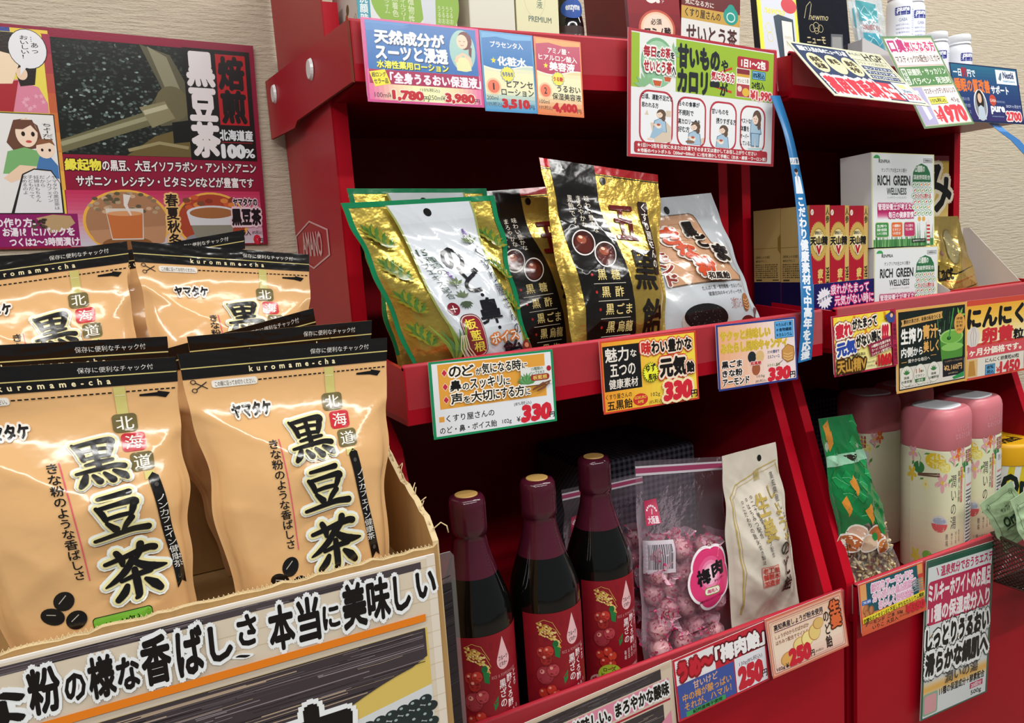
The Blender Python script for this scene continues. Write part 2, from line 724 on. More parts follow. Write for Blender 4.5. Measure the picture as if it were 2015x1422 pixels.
def tray_flap(t, x0):
    """the long outer flap of the top tray with its two white fasteners"""
    fl = MB()
    pts = [(x0 - .003, FRONT_TOP, 1.628), (x0 - .003, FRONT_TOP, 1.571), (x0 - .0135, -.142, 1.5700), (x0 - .0140, -.128, 1.5640),
           (x0 - .0195, -.006, 1.5690), (x0 - .0195, -.006, 1.6440)]
    fl.plate(pts, .003, M(RED, 'r'), M('7a3a2e', 'c'))
    f = fl.build('long_flap', t)
    for y, z in ((-.049, 1.6195), (-.216, 1.6120)):
        b = MB()
        v, fc = [], []
        xx = x0 - .0195 + (-.006 - y) * .0487 - .0016
        for k in range(20):
            a = 2 * math.pi * k / 20
            v.append((xx, y + .012 * math.cos(a), z + .012 * math.sin(a)))
        for k in range(20):
            a = 2 * math.pi * k / 20
            v.append((xx - .003, y + .010 * math.cos(a), z + .010 * math.sin(a)))
        fc = [tuple(range(20, 40))] + [(k, (k + 1) % 20, (k + 1) % 20 + 20, k + 20) for k in range(20)]
        b.add(v, fc, M('e6e2e2', 'l'))
        b.build('fastener', t)
    return f


stand_a = stand('red cardboard display stand of candy, with the hexagon badge on its side', .232, .788, True)
stand_b = stand('red cardboard display stand of health goods, standing nearer the blank wall', .815, 1.313, False)

# hexagonal badge printed on the outer face of the first stand
mb = MB()
hx = .2297


def hexring(r0, r1, cy, cz):
    v = []
    for r in (r0, r1):
        for k in range(6):
            q = math.radians(90 + 60 * k)
            v.append((hx - .0004, cy + r * 3.4 * math.cos(q), cz + r * math.sin(q)))
    return v, [(k, (k + 1) % 6, (k + 1) % 6 + 6, k + 6) for k in range(6)]


v, f = hexring(.0285, .0308, -.096, 1.424)
mb.add(v, f, M('d8a6a6', 'p'))
a = Art(.105, .028, 'p')
a.T('AMANO', 0, 0, 100, 100, 'd8a6a6', .03, bx=.03)
a.emit(mb, lambda u, v, h: np.stack([hx - .0003 - h + 0 * u, -.046 - u * .105, 1.441 - v * .029 - u * .003], 1))
bd = mb.build('badge', stand_a)
tag(bd, 'pale hexagon badge lettered on the red side panel')
# ------------------------------------------------------------------ film pouches
def sm(x, a, b):
    t = np.clip((x - a) / (b - a), 0, 1)
    return t * t * (3 - 2 * t)


class Pouch:
    """a sealed film bag between four corner points, bulging to front and back, with pressed-in creases"""

    def __init__(s, TL, TR, BL, BR, thick, seal=(.10, .06), pull=.05, wr=.0010, seed=1, sag=0., back=.5, side=(.04, .04), pw=.55, bow=0., gusset=False, head=0., ridges=()):
        s.head, s.ridges = head, ridges
        s.c = [np.array(p, float) for p in (TL, TR, BL, BR)]
        s.thick, s.seal, s.pull, s.wr, s.sag, s.back, s.side, s.pw, s.bow, s.gusset = thick, seal, pull, wr, sag, back, side, pw, bow, gusset
        ex = s.c[1] - s.c[0] + s.c[3] - s.c[2]
        ez = s.c[0] - s.c[2] + s.c[1] - s.c[3]
        s.n = np.cross(ex, ez)
        s.n /= np.linalg.norm(s.n)          # towards the shop
        if s.n[1] > 0:
            s.n = -s.n
        s.w = (np.linalg.norm(s.c[1] - s.c[0]) + np.linalg.norm(s.c[3] - s.c[2])) / 2
        s.h = (np.linalg.norm(s.c[0] - s.c[2]) + np.linalg.norm(s.c[1] - s.c[3])) / 2
        r = np.random.RandomState(seed)
        s.k = [(r.uniform(-1, 1) * 9, r.uniform(-1, 1) * 9, r.uniform(0, 6.28), r.uniform(.3, 1)) for _ in range(9)]
        s.edge = [(r.uniform(5, 14), r.uniform(0, 6.28), r.uniform(.2, 1)) for _ in range(4)]

    def g(s, v):
        a = sm(v, s.seal[0], s.seal[0] + .38)
        b = 1 - sm(v, 1 - s.seal[1] - (.02 if s.gusset else .3), 1 - s.seal[1] + (.02 if s.gusset else 0))
        return a * (1 if s.gusset else 1) * b

    def pos(s, u, v, h=0., front=True, flat=0):
        u, v = np.asarray(u, float), np.asarray(v, float)
        uu = np.clip((u - s.side[0]) / (1 - s.side[0] - s.side[1]), 0, 1)
        body = (4 * uu * (1 - uu)) ** s.pw
        g = s.g(v)
        d = s.thick * body * g
        # creases: sharp ridges that fade out towards the seals
        w = 0
        for a, b, p, q in s.k:
            w = w + q * (1 - 2 * np.abs(np.sin(a * u + b * v * s.h / s.w + p)) ** .7)
        crease = s.wr * w * (.18 + .82 * np.clip(body * 1.2, 0, 1)) * (.25 + .75 * sm(v, s.seal[0] * .6, s.seal[0] + .1)) * (.4 + 1.2 * np.abs(uu - .5))
        crease = crease + s.head * np.sin(v * 210 + 5 * np.sin(4 * u + s.k[0][2]) + 2 * np.sin(11 * u)) * (1 - sm(v, .06, s.seal[0] + .02)) * (.4 + .6 * np.sin(3 * u + s.k[1][2]) ** 2)
        for u0, v0, u1, v1, am, wd in s.ridges:                       # pressed folds running across the film
            ax, ay = (u1 - u0) * s.w, (v1 - v0) * s.h
            px, py = (u - u0) * s.w, (v - v0) * s.h
            t = np.clip((px * ax + py * ay) / (ax * ax + ay * ay), 0, 1)
            dd = np.hypot(px - t * ax, py - t * ay)
            crease = crease + am * np.exp(-dd / wd) * (1 - .6 * t)
        if flat:
            crease = crease * 0
        e = 0
        for a, p, q in s.edge:
            e = e + q * np.sin(a * v * 2 + p)
        x = .5 + (u - .5) * (1 - s.pull * sm(v, s.seal[0], s.seal[0] + .3)) + .0016 / s.w * e * (np.abs(u - .5) * 2) ** 4 * sm(v, .02, .2)
        c = s.c
        top = c[0][None] + (c[1] - c[0])[None] * x.reshape(-1, 1)
        bot = c[2][None] + (c[3] - c[2])[None] * x.reshape(-1, 1)
        vv = v.reshape(-1, 1)
        mid = top * (1 - vv) + bot * vv
        off = (d + crease + h) if front else (-d * s.back + crease * .6 - .0006 - h)
        off = off + s.bow * np.sin(np.pi * v) + s.sag * np.sin(3.1 * u + .6) * (1 - v) ** 2
        return mid + s.n[None] * off.reshape(-1, 1)

    def sheet(s, mb, mats, front=True, nu=56, nv=72, u0=0., u1=1., v0=0., v1=1.):
        U, V = np.meshgrid(np.linspace(u0, u1, nu + 1), np.linspace(v0, v1, nv + 1))
        p = s.pos(U.ravel(), V.ravel(), 0, front)
        f = []
        for j in range(nv):
            for i in range(nu):
                a = j * (nu + 1) + i
                q = (a, a + nu + 1, a + nu + 2, a + 1)
                f.append(q if front else q[::-1])
        mb.add(p, f, mats, True)

    def body(s, mb, front_mat, back_mat=None, nu=56, nv=72, v0=0., v1=1.):
        s.sheet(mb, front_mat, True, nu, nv, v0=v0, v1=v1)
        s.sheet(mb, back_mat or front_mat, False, nu // 2, nv // 2, v0=v0, v1=v1)
        # close the edge
        for u in (0., 1.):
            V = np.linspace(v0, v1, nv + 1)
            a = s.pos(np.full_like(V, u), V, 0, True)
            b = s.pos(np.full_like(V, u), V, 0, False)
            n = nv + 1
            f = [(i, i + 1, n + i + 1, n + i) for i in range(nv)]
            mb.add(np.concatenate([a, b]), f, back_mat or front_mat)
        for v in (v0, v1):
            U = np.linspace(0, 1, nu + 1)
            a = s.pos(U, np.full_like(U, v), 0, True)
            b = s.pos(U, np.full_like(U, v), 0, False)
            n = nu + 1
            f = [(i, i + 1, n + i + 1, n + i) for i in range(nu)]
            mb.add(np.concatenate([a, b]), f, back_mat or front_mat)

    def print_on(s, mb, art, cell=.0045, h0=.0003, sub=(0, 0, 1, 1), zs=4, flat=0):
        u0, v0, u1, v1 = sub
        art.emit(mb, lambda u, v, h: s.pos(u0 + u * (u1 - u0), v0 + v * (v1 - v0), h, True, flat), cell=cell, h0=h0, smooth=True, zs=zs)

    def base(s):
        b = (s.c[2] + s.c[3]) / 2
        return tuple(b)


# brush-lettered characters: tapered strokes in a 0..100 box, each (points, widths)
BRUSH = {
    '黒': [([(14, 14), (24, 30), (27, 46)], [6, 12, 10]), ([(16, 17), (48, 12), (80, 10), (84, 16)], [8, 10, 14, 12]), ([(82, 12), (78, 28), (72, 42)], [12, 13, 9]),
           ([(30, 29), (52, 26), (70, 26)], [6, 8, 7]), ([(29, 44), (52, 41), (72, 41)], [6, 8, 8]), ([(50, 13), (51, 40), (51, 66)], [9, 11, 12]),
           ([(28, 56), (54, 52), (78, 50)], [6, 9, 7]), ([(8, 71), (40, 67), (78, 63), (96, 66)], [6, 9, 11, 13]), ([(24, 76), (18, 88), (10, 97)], [10, 15, 9]),
           ([(37, 78), (46, 90)], [8, 15]), ([(58, 76), (70, 90)], [8, 16]), ([(76, 73), (92, 84), (97, 90)], [8, 17, 9])],
    '豆': [([(24, 10), (50, 7), (76, 4)], [7, 9, 12]), ([(18, 28), (25, 40), (29, 54)], [8, 12, 10]), ([(19, 30), (52, 25), (80, 22), (84, 27)], [8, 9, 13, 11]),
           ([(81, 25), (77, 38), (72, 50)], [12, 12, 8]), ([(30, 52), (52, 48), (73, 47)], [7, 9, 8]), ([(30, 61), (42, 76)], [8, 15]), ([(72, 56), (62, 68), (54, 80)], [12, 11, 6]),
           ([(4, 94), (36, 88), (70, 82), (97, 84)], [7, 9, 12, 14])],
    '茶': [([(10, 27), (40, 20), (74, 12), (86, 14)], [7, 9, 12, 12]), ([(29, 10), (34, 24), (34, 34)], [10, 12, 7]), ([(66, 2), (62, 16), (55, 29)], [12, 11, 6]),
           ([(50, 27), (36, 46), (18, 60), (3, 68)], [11, 12, 9, 3]), ([(50, 30), (64, 42), (80, 49), (99, 51)], [9, 14, 14, 4]), ([(27, 63), (50, 57), (73, 54)], [6, 9, 11]),
           ([(50, 46), (50, 70), (49, 92), (44, 98)], [10, 13, 12, 6]), ([(34, 73), (28, 84), (16, 95)], [9, 13, 10]), ([(64, 68), (76, 80), (84, 90)], [7, 16, 12])],
}


def brush(art, ch, x0, y0, x1, y1, col, grow=0., shear=0.):
    """strokes with rounded ends, mapped into the box"""
    sx, sy = (x1 - x0) / 100, (y1 - y0) / 100
    k = art.w / art.h
    V, T, D = [], [], []
    n = 0
    for si, (pts, ws) in enumerate(BRUSH[ch]):
        # smooth the stroke
        P = [np.array(p, float) for p in pts]
        Q, W = [], []
        m = 5
        for i in range(len(P) - 1):
            p0, p1, p2, p3 = P[max(i - 1, 0)], P[i], P[i + 1], P[min(i + 2, len(P) - 1)]
            for j in range(m + (i == len(P) - 2)):
                t = j / m
                Q.append(.5 * ((2 * p1) + (-p0 + p2) * t + (2 * p0 - 5 * p1 + 4 * p2 - p3) * t * t + (-p0 + 3 * p1 - 3 * p2 + p3) * t ** 3))
                W.append(ws[i] + (ws[i + 1] - ws[i]) * t)
        Q = [np.array([q[0] * sx * art.w / 100, q[1] * sy * art.h / 100]) for q in Q]
        un = sx * art.w / 100
        W = [(w / 2 + grow) * un for w in W]
        # outline fan: quads along the spine and a round cap at each end
        for i in range(len(Q)):
            d = Q[min(i + 1, len(Q) - 1)] - Q[max(i - 1, 0)]
            d = d / (np.linalg.norm(d) + 1e-9)
            q = np.array([-d[1], d[0]]) * W[i]
            V += [Q[i] + q, Q[i] - q]
        for i in range(len(Q) - 1):
            a = n + 2 * i
            T += [(a, a + 1, a + 3), (a, a + 3, a + 2)]
        n += 2 * len(Q)
        D += [si * 1.5e-5] * (len(V) - len(D))
        for c, w in ((Q[0], W[0]), (Q[-1], W[-1])):
            V.append(c)
            for j in range(10):
                an = 2 * math.pi * j / 10
                V.append(c + w * np.array([math.cos(an), math.sin(an)]))
            T += [(n, n + 1 + j, n + 1 + (j + 1) % 10) for j in range(10)]
            n += 11
        D += [si * 1.5e-5 + 5e-6] * 11 + [si * 1.5e-5 + 1e-5] * 11
    V = np.array(V)
    out = np.stack([x0 + V[:, 0] / art.w * 100 + shear * V[:, 1] / art.h * 100, y0 + V[:, 1] / art.h * 100], 1)
    art.put(out, T, col, None, D)
# ------------------------------------------------------------------ black-bean tea: carton, printed board, bags
TAN = 'e0b078'


def tea_head(a):
    k = '14110f'
    a.R(0, 0, 100, 9.2, k)                                            # black head with two gold rules
    a.R(0, 5.2, 100, 5.6, 'cbbb74')
    a.T('k u r o m a m e - c h a', 30, 6.3, 72, 8.3, 'f0e2b4', .03)
    a.T('保存に便利なチャック付', 60, 2.0, 90, 4.0, 'd8d4cc')


def tea_art(p, sh=0):
    a = Art(p.w, p.h, 'f')
    k = '14110f'
    tea_head(a)
    for i in range(27):                                               # tear line
        a.R(33.5 + i * 2.45, 11.3, 35.1 + i * 2.45, 11.75, k)
    a.R(12, 10.3, 33, 13.0, 'ece6dc', .0018)
    a.T('この線に沿ってお切りください。', 13.5, 10.8, 32, 12.6, '3a3430')
    for dx in (0, 1):
        a.L([(5.0, 10.6 + dx * 2.4), (10, 13.0 - dx * 2.4)], .5, '2a2624')
    a.ring(4.2, 10.3, 1.1, .7, .4, '2a2624', 10)
    a.ring(4.2, 13.3, 1.1, .7, .4, '2a2624', 10)
    a.G([(83, 12.9), (91, 12.6), (91, 12.1), (96.5, 13.0), (94.5, 14.8), (90.5, 14.0), (83, 13.6)], k)
    a.T('ヤマタケ', 18.5, 19.6, 37, 24.2, k, .05, halo=[('f4ece0', .16)])
    a.R(68.6 + sh * .8, 9.6, 73.4 + sh * .8, 19.6, 'cabf72')
    a.R(69 + sh * .8, 12.6, 73 + sh * .8, 12.9, 'e4dca6')
    for i, (c, t) in enumerate((('70643c', '北'), ('c42a34', '海'), ('70643c', '道'))):
        x, y = 66 + sh * .8 + i * 2.6, 19.4 + i * 7.0
        a.R(x, y, x + 10.6, y + 6.5, c, .0028)
        a.T(t, x + 1.5, y + .9, x + 9.0, y + 5.6, 'f4efe4', .0, bx=.012)
    a.R(75.4 + sh, 40.2, 80 + sh, 43, 'd6cc7e')
    # black ribbon with its studs
    a.G([(79.0 + sh, 40.8), (81.6 + sh, 42.2), (92.4 + sh * .6, 84), (89.8 + sh * .6, 82.2), (87.0 + sh * .6, 84.6), (76.6 + sh, 42.6)], k)
    a.E(79.9 + sh, 45.2, 1.0, .8, '4c4844', 12)
    a.E(88.6 + sh * .6, 80.2, 1.0, .8, '4c4844', 12)
    a.T('ノンカフェイン健康茶', 81.4 + sh * .8, 49.0, 86.6 + sh * .8, 77.0, 'e8e4dc', .0, vert=True)
    v = a.it[-1][0]
    v[:, 0] += (v[:, 1] - 60) * .21
    # large brush lettering with cream and pale outlines
    for col, gr in (('e9ece6', 8.6), ('efe3a6', 4.2), (k, 0)):
        brush(a, '黒', 43.5 + sh, 26.0, 67 + sh, 42.5, col, gr, .10)
        brush(a, '豆', 46.5 + sh, 45.0, 73.5 + sh, 61.5, col, gr, .06)
        brush(a, '茶', 47 + sh, 64.2, 79.5 + sh, 83.5, col, gr, .06)
    a.L([(40.5 + sh, 33.5), (41.5 + sh, 48), (42 + sh, 62), (42 + sh, 74)], .6, 'd85a68')
    a.T('きな粉のような香ばしさ', 34.6 + sh, 33.5, 40.2 + sh, 73, k, .014, vert=True)
    v = a.it[-1][0]
    v[:, 0] += (v[:, 1] - 40) * .02
    for cx, cy, r in ((33.0, 79.5, -55), (26.0, 84.2, 25), (36.5, 86.6, -40)):
        a.E(cx, cy, 5.6, 3.0, k, 20, r)
        a.L([(cx - 2.6, cy - .5 - .02 * r), (cx + 1.6, cy - .9 + .02 * r)], .45, 'b9b2a6')
    a.R(43.6, 87.2, 74.4, 98.6, '23320f', .003)
    a.R(44, 87.5, 74, 98.3, '74b238', .0028)
    a.T('11g×14包入', 50, 89.0, 69, 92.4, '1a2410', .01)
    a.R(44, 93.3, 74, 93.7, '23320f')
    a.T('黒豆茶ティーバッグ', 48, 94.6, 70, 97.0, '1a2410')
    return a


def tea_bag(label, TL, TR, BL, BR, seed, thick=.023, art=True, sag=.0, sh=0, pv=1.):
    p = Pouch(TL, TR, BL, BR, thick, seal=(.13, .0), pull=.02, wr=.0007, head=.00012, seed=seed, sag=sag, back=.9, pw=.42, side=(.03, .03), gusset=True,
              ridges=((0., .20, .44, .40, .0030, .007), (1., .24, .78, .36, .0026, .006), (.10, .56, .13, 1., .0022, .005), (.93, .50, .90, 1., .0022, .005), (.46, .47, .84, .40, .0012, .005)))
    root = empty('tea_bag', p.base(), label, 'bag of tea', 'black bean tea bags in the carton')
    mb = MB()
    p.body(mb, M(TAN, 'f'), M('c9965e', 'f'), 48, 72, v0=.0)
    mb.build('pouch', root)
    if art:
        pm = MB()
        a = tea_art(p, sh)
        p.print_on(pm, a, cell=.005, sub=(0, 0, 1, pv))
        pm.build('front_print', root)
    else:
        a = Art(p.w, p.h, 'f')
        tea_head(a)
        pm = MB()
        p.print_on(pm, a, cell=.005)
        pm.build('front_print', root)
    return root


ZF, ZR = 1.137, 1.235
tea_bag('tan tea bag in front, beside the torn end of the carton', (.033, -.505, 1.343), (.190, -.500, 1.337), (.050, -.521, ZF), (.166, -.521, ZF), 3, sh=-3)
tea_bag('tan tea bag in front with the green weight panel in full view', (-.124, -.515, 1.352), (.032, -.505, 1.341), (-.088, -.521, ZF), (.024, -.521, ZF), 5, sag=.004, sh=5, pv=.925)
tea_bag('black headed tea bag directly behind the torn-end front bag', (.043, -.470, 1.352), (.190, -.462, 1.349), (.06, -.462, ZF), (.166, -.462, ZF), 7, .024, False)
tea_bag('tea bag with only its curled black head rising slantwise between front and rear rows', (.012, -.430, 1.338), (.150, -.425, 1.362), (.055, -.415, ZF), (.160, -.415, ZF), 8, .02, False)
tea_bag('black headed tea bag directly behind the bag with the green weight panel', (-.126, -.468, 1.362), (.030, -.460, 1.353), (-.088, -.462, ZF), (.024, -.462, ZF), 9, .024, False)
tea_bag('tea bag in the rear row, tilted, nearest the red stand', (.0165, -.352, 1.430), (.169, -.345, 1.409), (.026, -.376, ZR), (.146, -.376, ZR), 11)
tea_bag('tea bag in the rear row farther from the stand, its head crossing another', (-.135, -.360, 1.417), (.0135, -.352, 1.430), (-.110, -.376, ZR), (.006, -.376, ZR), 13)
tea_bag('tea bag behind the tilted rear one, only its black corner showing', (-.035, -.292, 1.418), (.120, -.290, 1.438), (-.02, -.300, ZR), (.11, -.300, ZR), 15, .02, False)
tea_bag('tea bag behind the rear row, its black head under the poster', (-.150, -.312, 1.424), (.014, -.306, 1.426), (-.115, -.318, ZR), (.000, -.318, ZR), 17, .02, False)

# corrugated carton with a torn-open front and end
car = empty('carton', (.03, -.40, .95), 'open brown cardboard carton holding the tan tea bags', 'carton')
kb, edge = M('b08a58', 'c'), M('d3bd92', 'c')


def torn(x0, x1, z, n, seed, amp):
    r = random.Random(seed)
    return [(x0 + (x1 - x0) * i / n, z + r.uniform(-amp, amp)) for i in range(n + 1)]


FY = -.552
mb = MB()
top = torn(-.30, .196, 1.1745, 60, 4, .0014)
mb.prism([(-.30, .95), (.201, .95), (.199, 1.1765)] + [(x, z) for x, z in top[::-1]], FY, FY + .005, kb, edge)
mb.build('front_wall', car)
mb = MB()
r = random.Random(6)
side = [(-.55, .95), (-.25, .95), (-.25, 1.21), (-.40, 1.215), (-.43, 1.232)]
for k in range(10):
    side.append((-.44 - k * .0105, 1.230 - k * .0042 + r.uniform(-.003, .003)))
side.append((-.55, 1.178))
v = [(.196, y, z) for y, z in side] + [(.201, y, z) for y, z in side]
n = len(side)
tri = [tuple(t) for t in tessellate_polygon([[Vector((y, z, 0)) for y, z in side]])]
mb.add(v, tri + [tuple(i + n for i in t) for t in tri], kb)
mb.add(v, [(i, (i + 1) % n, (i + 1) % n + n, i + n) for i in range(n)], edge)
mb.build('end_wall', car)
mb = MB()
mb.box(-.30, -.255, .95, .196, -.250, 1.21, kb)
mb.box(-.305, FY, .95, -.30, -.25, 1.21, kb)
mb.build('rear_wall', car)
mb = MB()
mb.box(-.30, FY + .005, ZF - .005, .196, -.388, ZF - .001, kb)
mb.box(-.30, -.392, ZF, .196, -.388, ZR - .001, kb)
mb.box(-.30, -.392, ZR - .005, .196, -.255, ZR - .001, kb)
mb.box(-.30, FY + .005, .95, .196, -.255, .954, kb)
mb.build('step_insert', car)
# torn paper fibres and the open fluting along the rim
mb = MB()
for k in range(150):
    x = -.295 + k * .49 / 150
    mb.tube([(x, FY + .001, 1.173), (x + .0017, FY + .004, 1.176), (x + .0034, FY + .001, 1.173)], .00035, edge, 4)
for k in range(16):
    t = k / 15
    y = -.44 - t * .10
    z = 1.231 - t * .042
    mb.tube([(.199, y, z - .002), (.199 + r.uniform(-.003, .006), y + r.uniform(-.006, .006), z + r.uniform(.002, .008))], .0005, edge, 4)
mb.tube([(.199, -.545, 1.186), (.206, -.545, 1.190), (.210, -.547, 1.187), (.211, -.547, 1.181)], .0006, edge, 5)
mb.build('torn_fluting', car)

tb = empty('side_table', (.0, -.40, 0), 'small plain table carrying the tea carton', 'table')
mb = MB()
mb.box(-.32, -.57, .925, .21, -.235, .949, M('8a7a66', 'p'))
mb.build('table_top', tb)
for x in (-.30, .185):
    for y in (-.55, -.262):
        mb = MB()
        mb.box(x - .012, y - .012, 0, x + .012, y + .012, .925, M('6d6052', 'p'))
        mb.build('leg', tb)


def board_print(a):
    """printed panel pasted on the carton front; x in metres along the panel, z in metres"""
    k = '14100e'

    def X(m):
        return (m + .30) / .495 * 100

    def V(z):
        return (1.170 - z - .0065) / .224 * 100
    a.R(0, 0, 100, 100, 'd9cab4')
    a.R(0, 0, 100, .8, 'eee6dc')
    a.R(98.6, 0, 100, 100, 'e2d6c6')
    r = random.Random(3)
    for q in range(16):                                               # pale wood grain
        v0 = 4 + q * 6
        a.L([(0, v0), (30, v0 + r.uniform(-.6, .6)), (70, v0 + r.uniform(-.6, .6)), (100, v0)], .1, 'cbb999')
    a.R(0, 1.6, 97.6, 4.2, '4a4144')
    for q in range(60):
        u0 = r.random() * 90
        v0 = 1.7 + r.random() * 2.2
        a.R(u0, v0, min(97.4, u0 + r.uniform(3, 12)), v0 + .18, r.choice(('241e21', '857a80', '6b6064')))
    seq = [('き', -.152, -.121, 1.150, 1.122), ('な', -.118, -.0835, 1.147, 1.121), ('粉', -.0800, -.0635, 1.1525, 1.1235), ('の', -.0605, -.0495, 1.1435, 1.126), ('様', -.0468, -.0325, 1.1505, 1.1235),
           ('な', -.0305, -.0180, 1.1455, 1.1240), ('香', -.0155, .0015, 1.1545, 1.1225), ('ば', .0060, .0220, 1.1545, 1.1225), ('し', .027, .0405, 1.1510, 1.1265), ('さ', .0460, .0580, 1.1530, 1.1315), ('、', .0430, .0510, 1.1310, 1.1235),
           ('本', .0668, .0835, 1.1535, 1.1215), ('当', .0872, .1020, 1.1540, 1.1220), ('に', .1050, .1165, 1.1440, 1.1270), ('美', .1200, .1370, 1.1560, 1.1230), ('味', .1390, .1555, 1.1555, 1.1240),
           ('し', .160, .1720, 1.1530, 1.1265), ('い', .1785, .1935, 1.1510, 1.1310)]
    for c, x0, x1, z1, z0 in seq:
        a.T(c, X(x0), V(z1), X(x1), V(z0), 'eef0f0', .14)
    for c, x0, x1, z1, z0 in seq:
        a.T(c, X(x0), V(z1), X(x1), V(z0), k, .04)
    a.R(0, 20.4, 97.6, 23.0, 'e8801c')
    # dish of black beans on a yellow ground, then the charred-wood panel with its round corner
    a.R(0, 25.6, 97.8, 100, 'd9bd62')
    a.G([(78, 54), (97.8, 47), (97.8, 100), (78, 100)], 'd6d9da')
    for i in range(6):
        for j in range(7):
            a.E(87 + i * 1.9 + (j % 2) * .9, 55.0 + j * 3.0 - i * .6, 1.1, 1.9, '26302f', 14)
            a.E(86.7 + i * 1.9 + (j % 2) * .9, 54.3 + j * 3.0 - i * .6, .3, .5, '9fb0ae', 8)
    p = [(0, 25.6), (97.4, 25.6), (97.4, 36)]
    for q in range(1, 9):
        t = q / 8
        p.append((97.4 - 21 * t, 38 + 16 * t ** 1.5))
    p += [(68, 60), (0, 60)]
    a.G(p, '40373a')
    for q in range(230):
        v0 = 26 + r.random() * 31
        um = 97 if v0 < 38 else 97.4 - 21 * min(1.2, ((v0 - 38) / 16) ** .67) - 1
        u0 = r.random() * 90
        u1 = min(um, u0 + r.uniform(4, 26))
        if u1 > u0:
            a.L([(u0, v0), ((u0 + u1) / 2, v0 + r.uniform(-.15, .3)), (u1, v0)], r.uniform(.05, .17), r.choice(('1f191b', '8d8084', '6d6266', 'b09a84', '2a2326', '574c50')))
    a.T('力', X(.066), V(1.070), X(.116), V(1.018), 'eef0f0', .13)
    a.T('力', X(.066), V(1.070), X(.116), V(1.018), k, .06)


card('printed_board', frame((-.30, FY - .0025, 1.1725), (.4950, 0, -.003), (0, 0, -.224)), board_print, 'long printed board pasted across the front of the tea carton', 'sign', thick=.002, rad=.0005, base='eae2d8', fin='p')
# ------------------------------------------------------------------ candy bags on the middle tray
GOLD = 'dcc25a'


def hole(a, u, v, r=1.6, asp=1.1):
    a.E(u, v, r, r * a.w / a.h * asp, '140c0a', 16)


def bag(name, label, p, base_col, fin, art, cat='candy bag', group=None, back=None, extra=None):
    root = empty(name, p.base(), label, cat, group)
    mb = MB()
    p.body(mb, M(base_col, fin), M(back or base_col, fin))
    mb.build('pouch', root)
    if art:
        pm = MB()
        p.print_on(pm, art, cell=.0024, zs=7, sub=(0, 0, 1, min(1, art.h / p.h)))
        pm.build('front_print', root)
    return root


def leafsprig(a, x, y, s, col, n=5, rot=-90, col2=None):
    k = a.w / a.h
    for i in range(n):
        an = math.radians(rot + (i - (n - 1) / 2) * (150 / n))
        ex, ey = x + s * math.cos(an), y + s * math.sin(an) * k
        nx, ny = -math.sin(an) * s * .16, math.cos(an) * s * .16 * k
        mx, my = x + .55 * (ex - x), y + .55 * (ey - y)
        a.G([(x, y), (mx + nx, my + ny), (ex, ey), (mx - nx, my - ny)], col2 if col2 and i % 2 else col)


def lavender(a, x, y, h):
    k = a.w / a.h
    a.L([(x, y), (x + h * .12, y + h * k)], .5, '5f6a48')
    r = random.Random(int(x * 7 + y))
    for i in range(14):
        t = i / 14
        a.E(x + h * .06 * t + r.uniform(-1, 1) * (.4 + t) * h * .07, y + t * h * .55 * k, h * .06, h * .05 * k, r.choice(('8266a8', '6d5496', '9c84bd')), 8)
    leafsprig(a, x + h * .10, y + h * .8 * k, h * .55, '6b7a52', 4, -90)


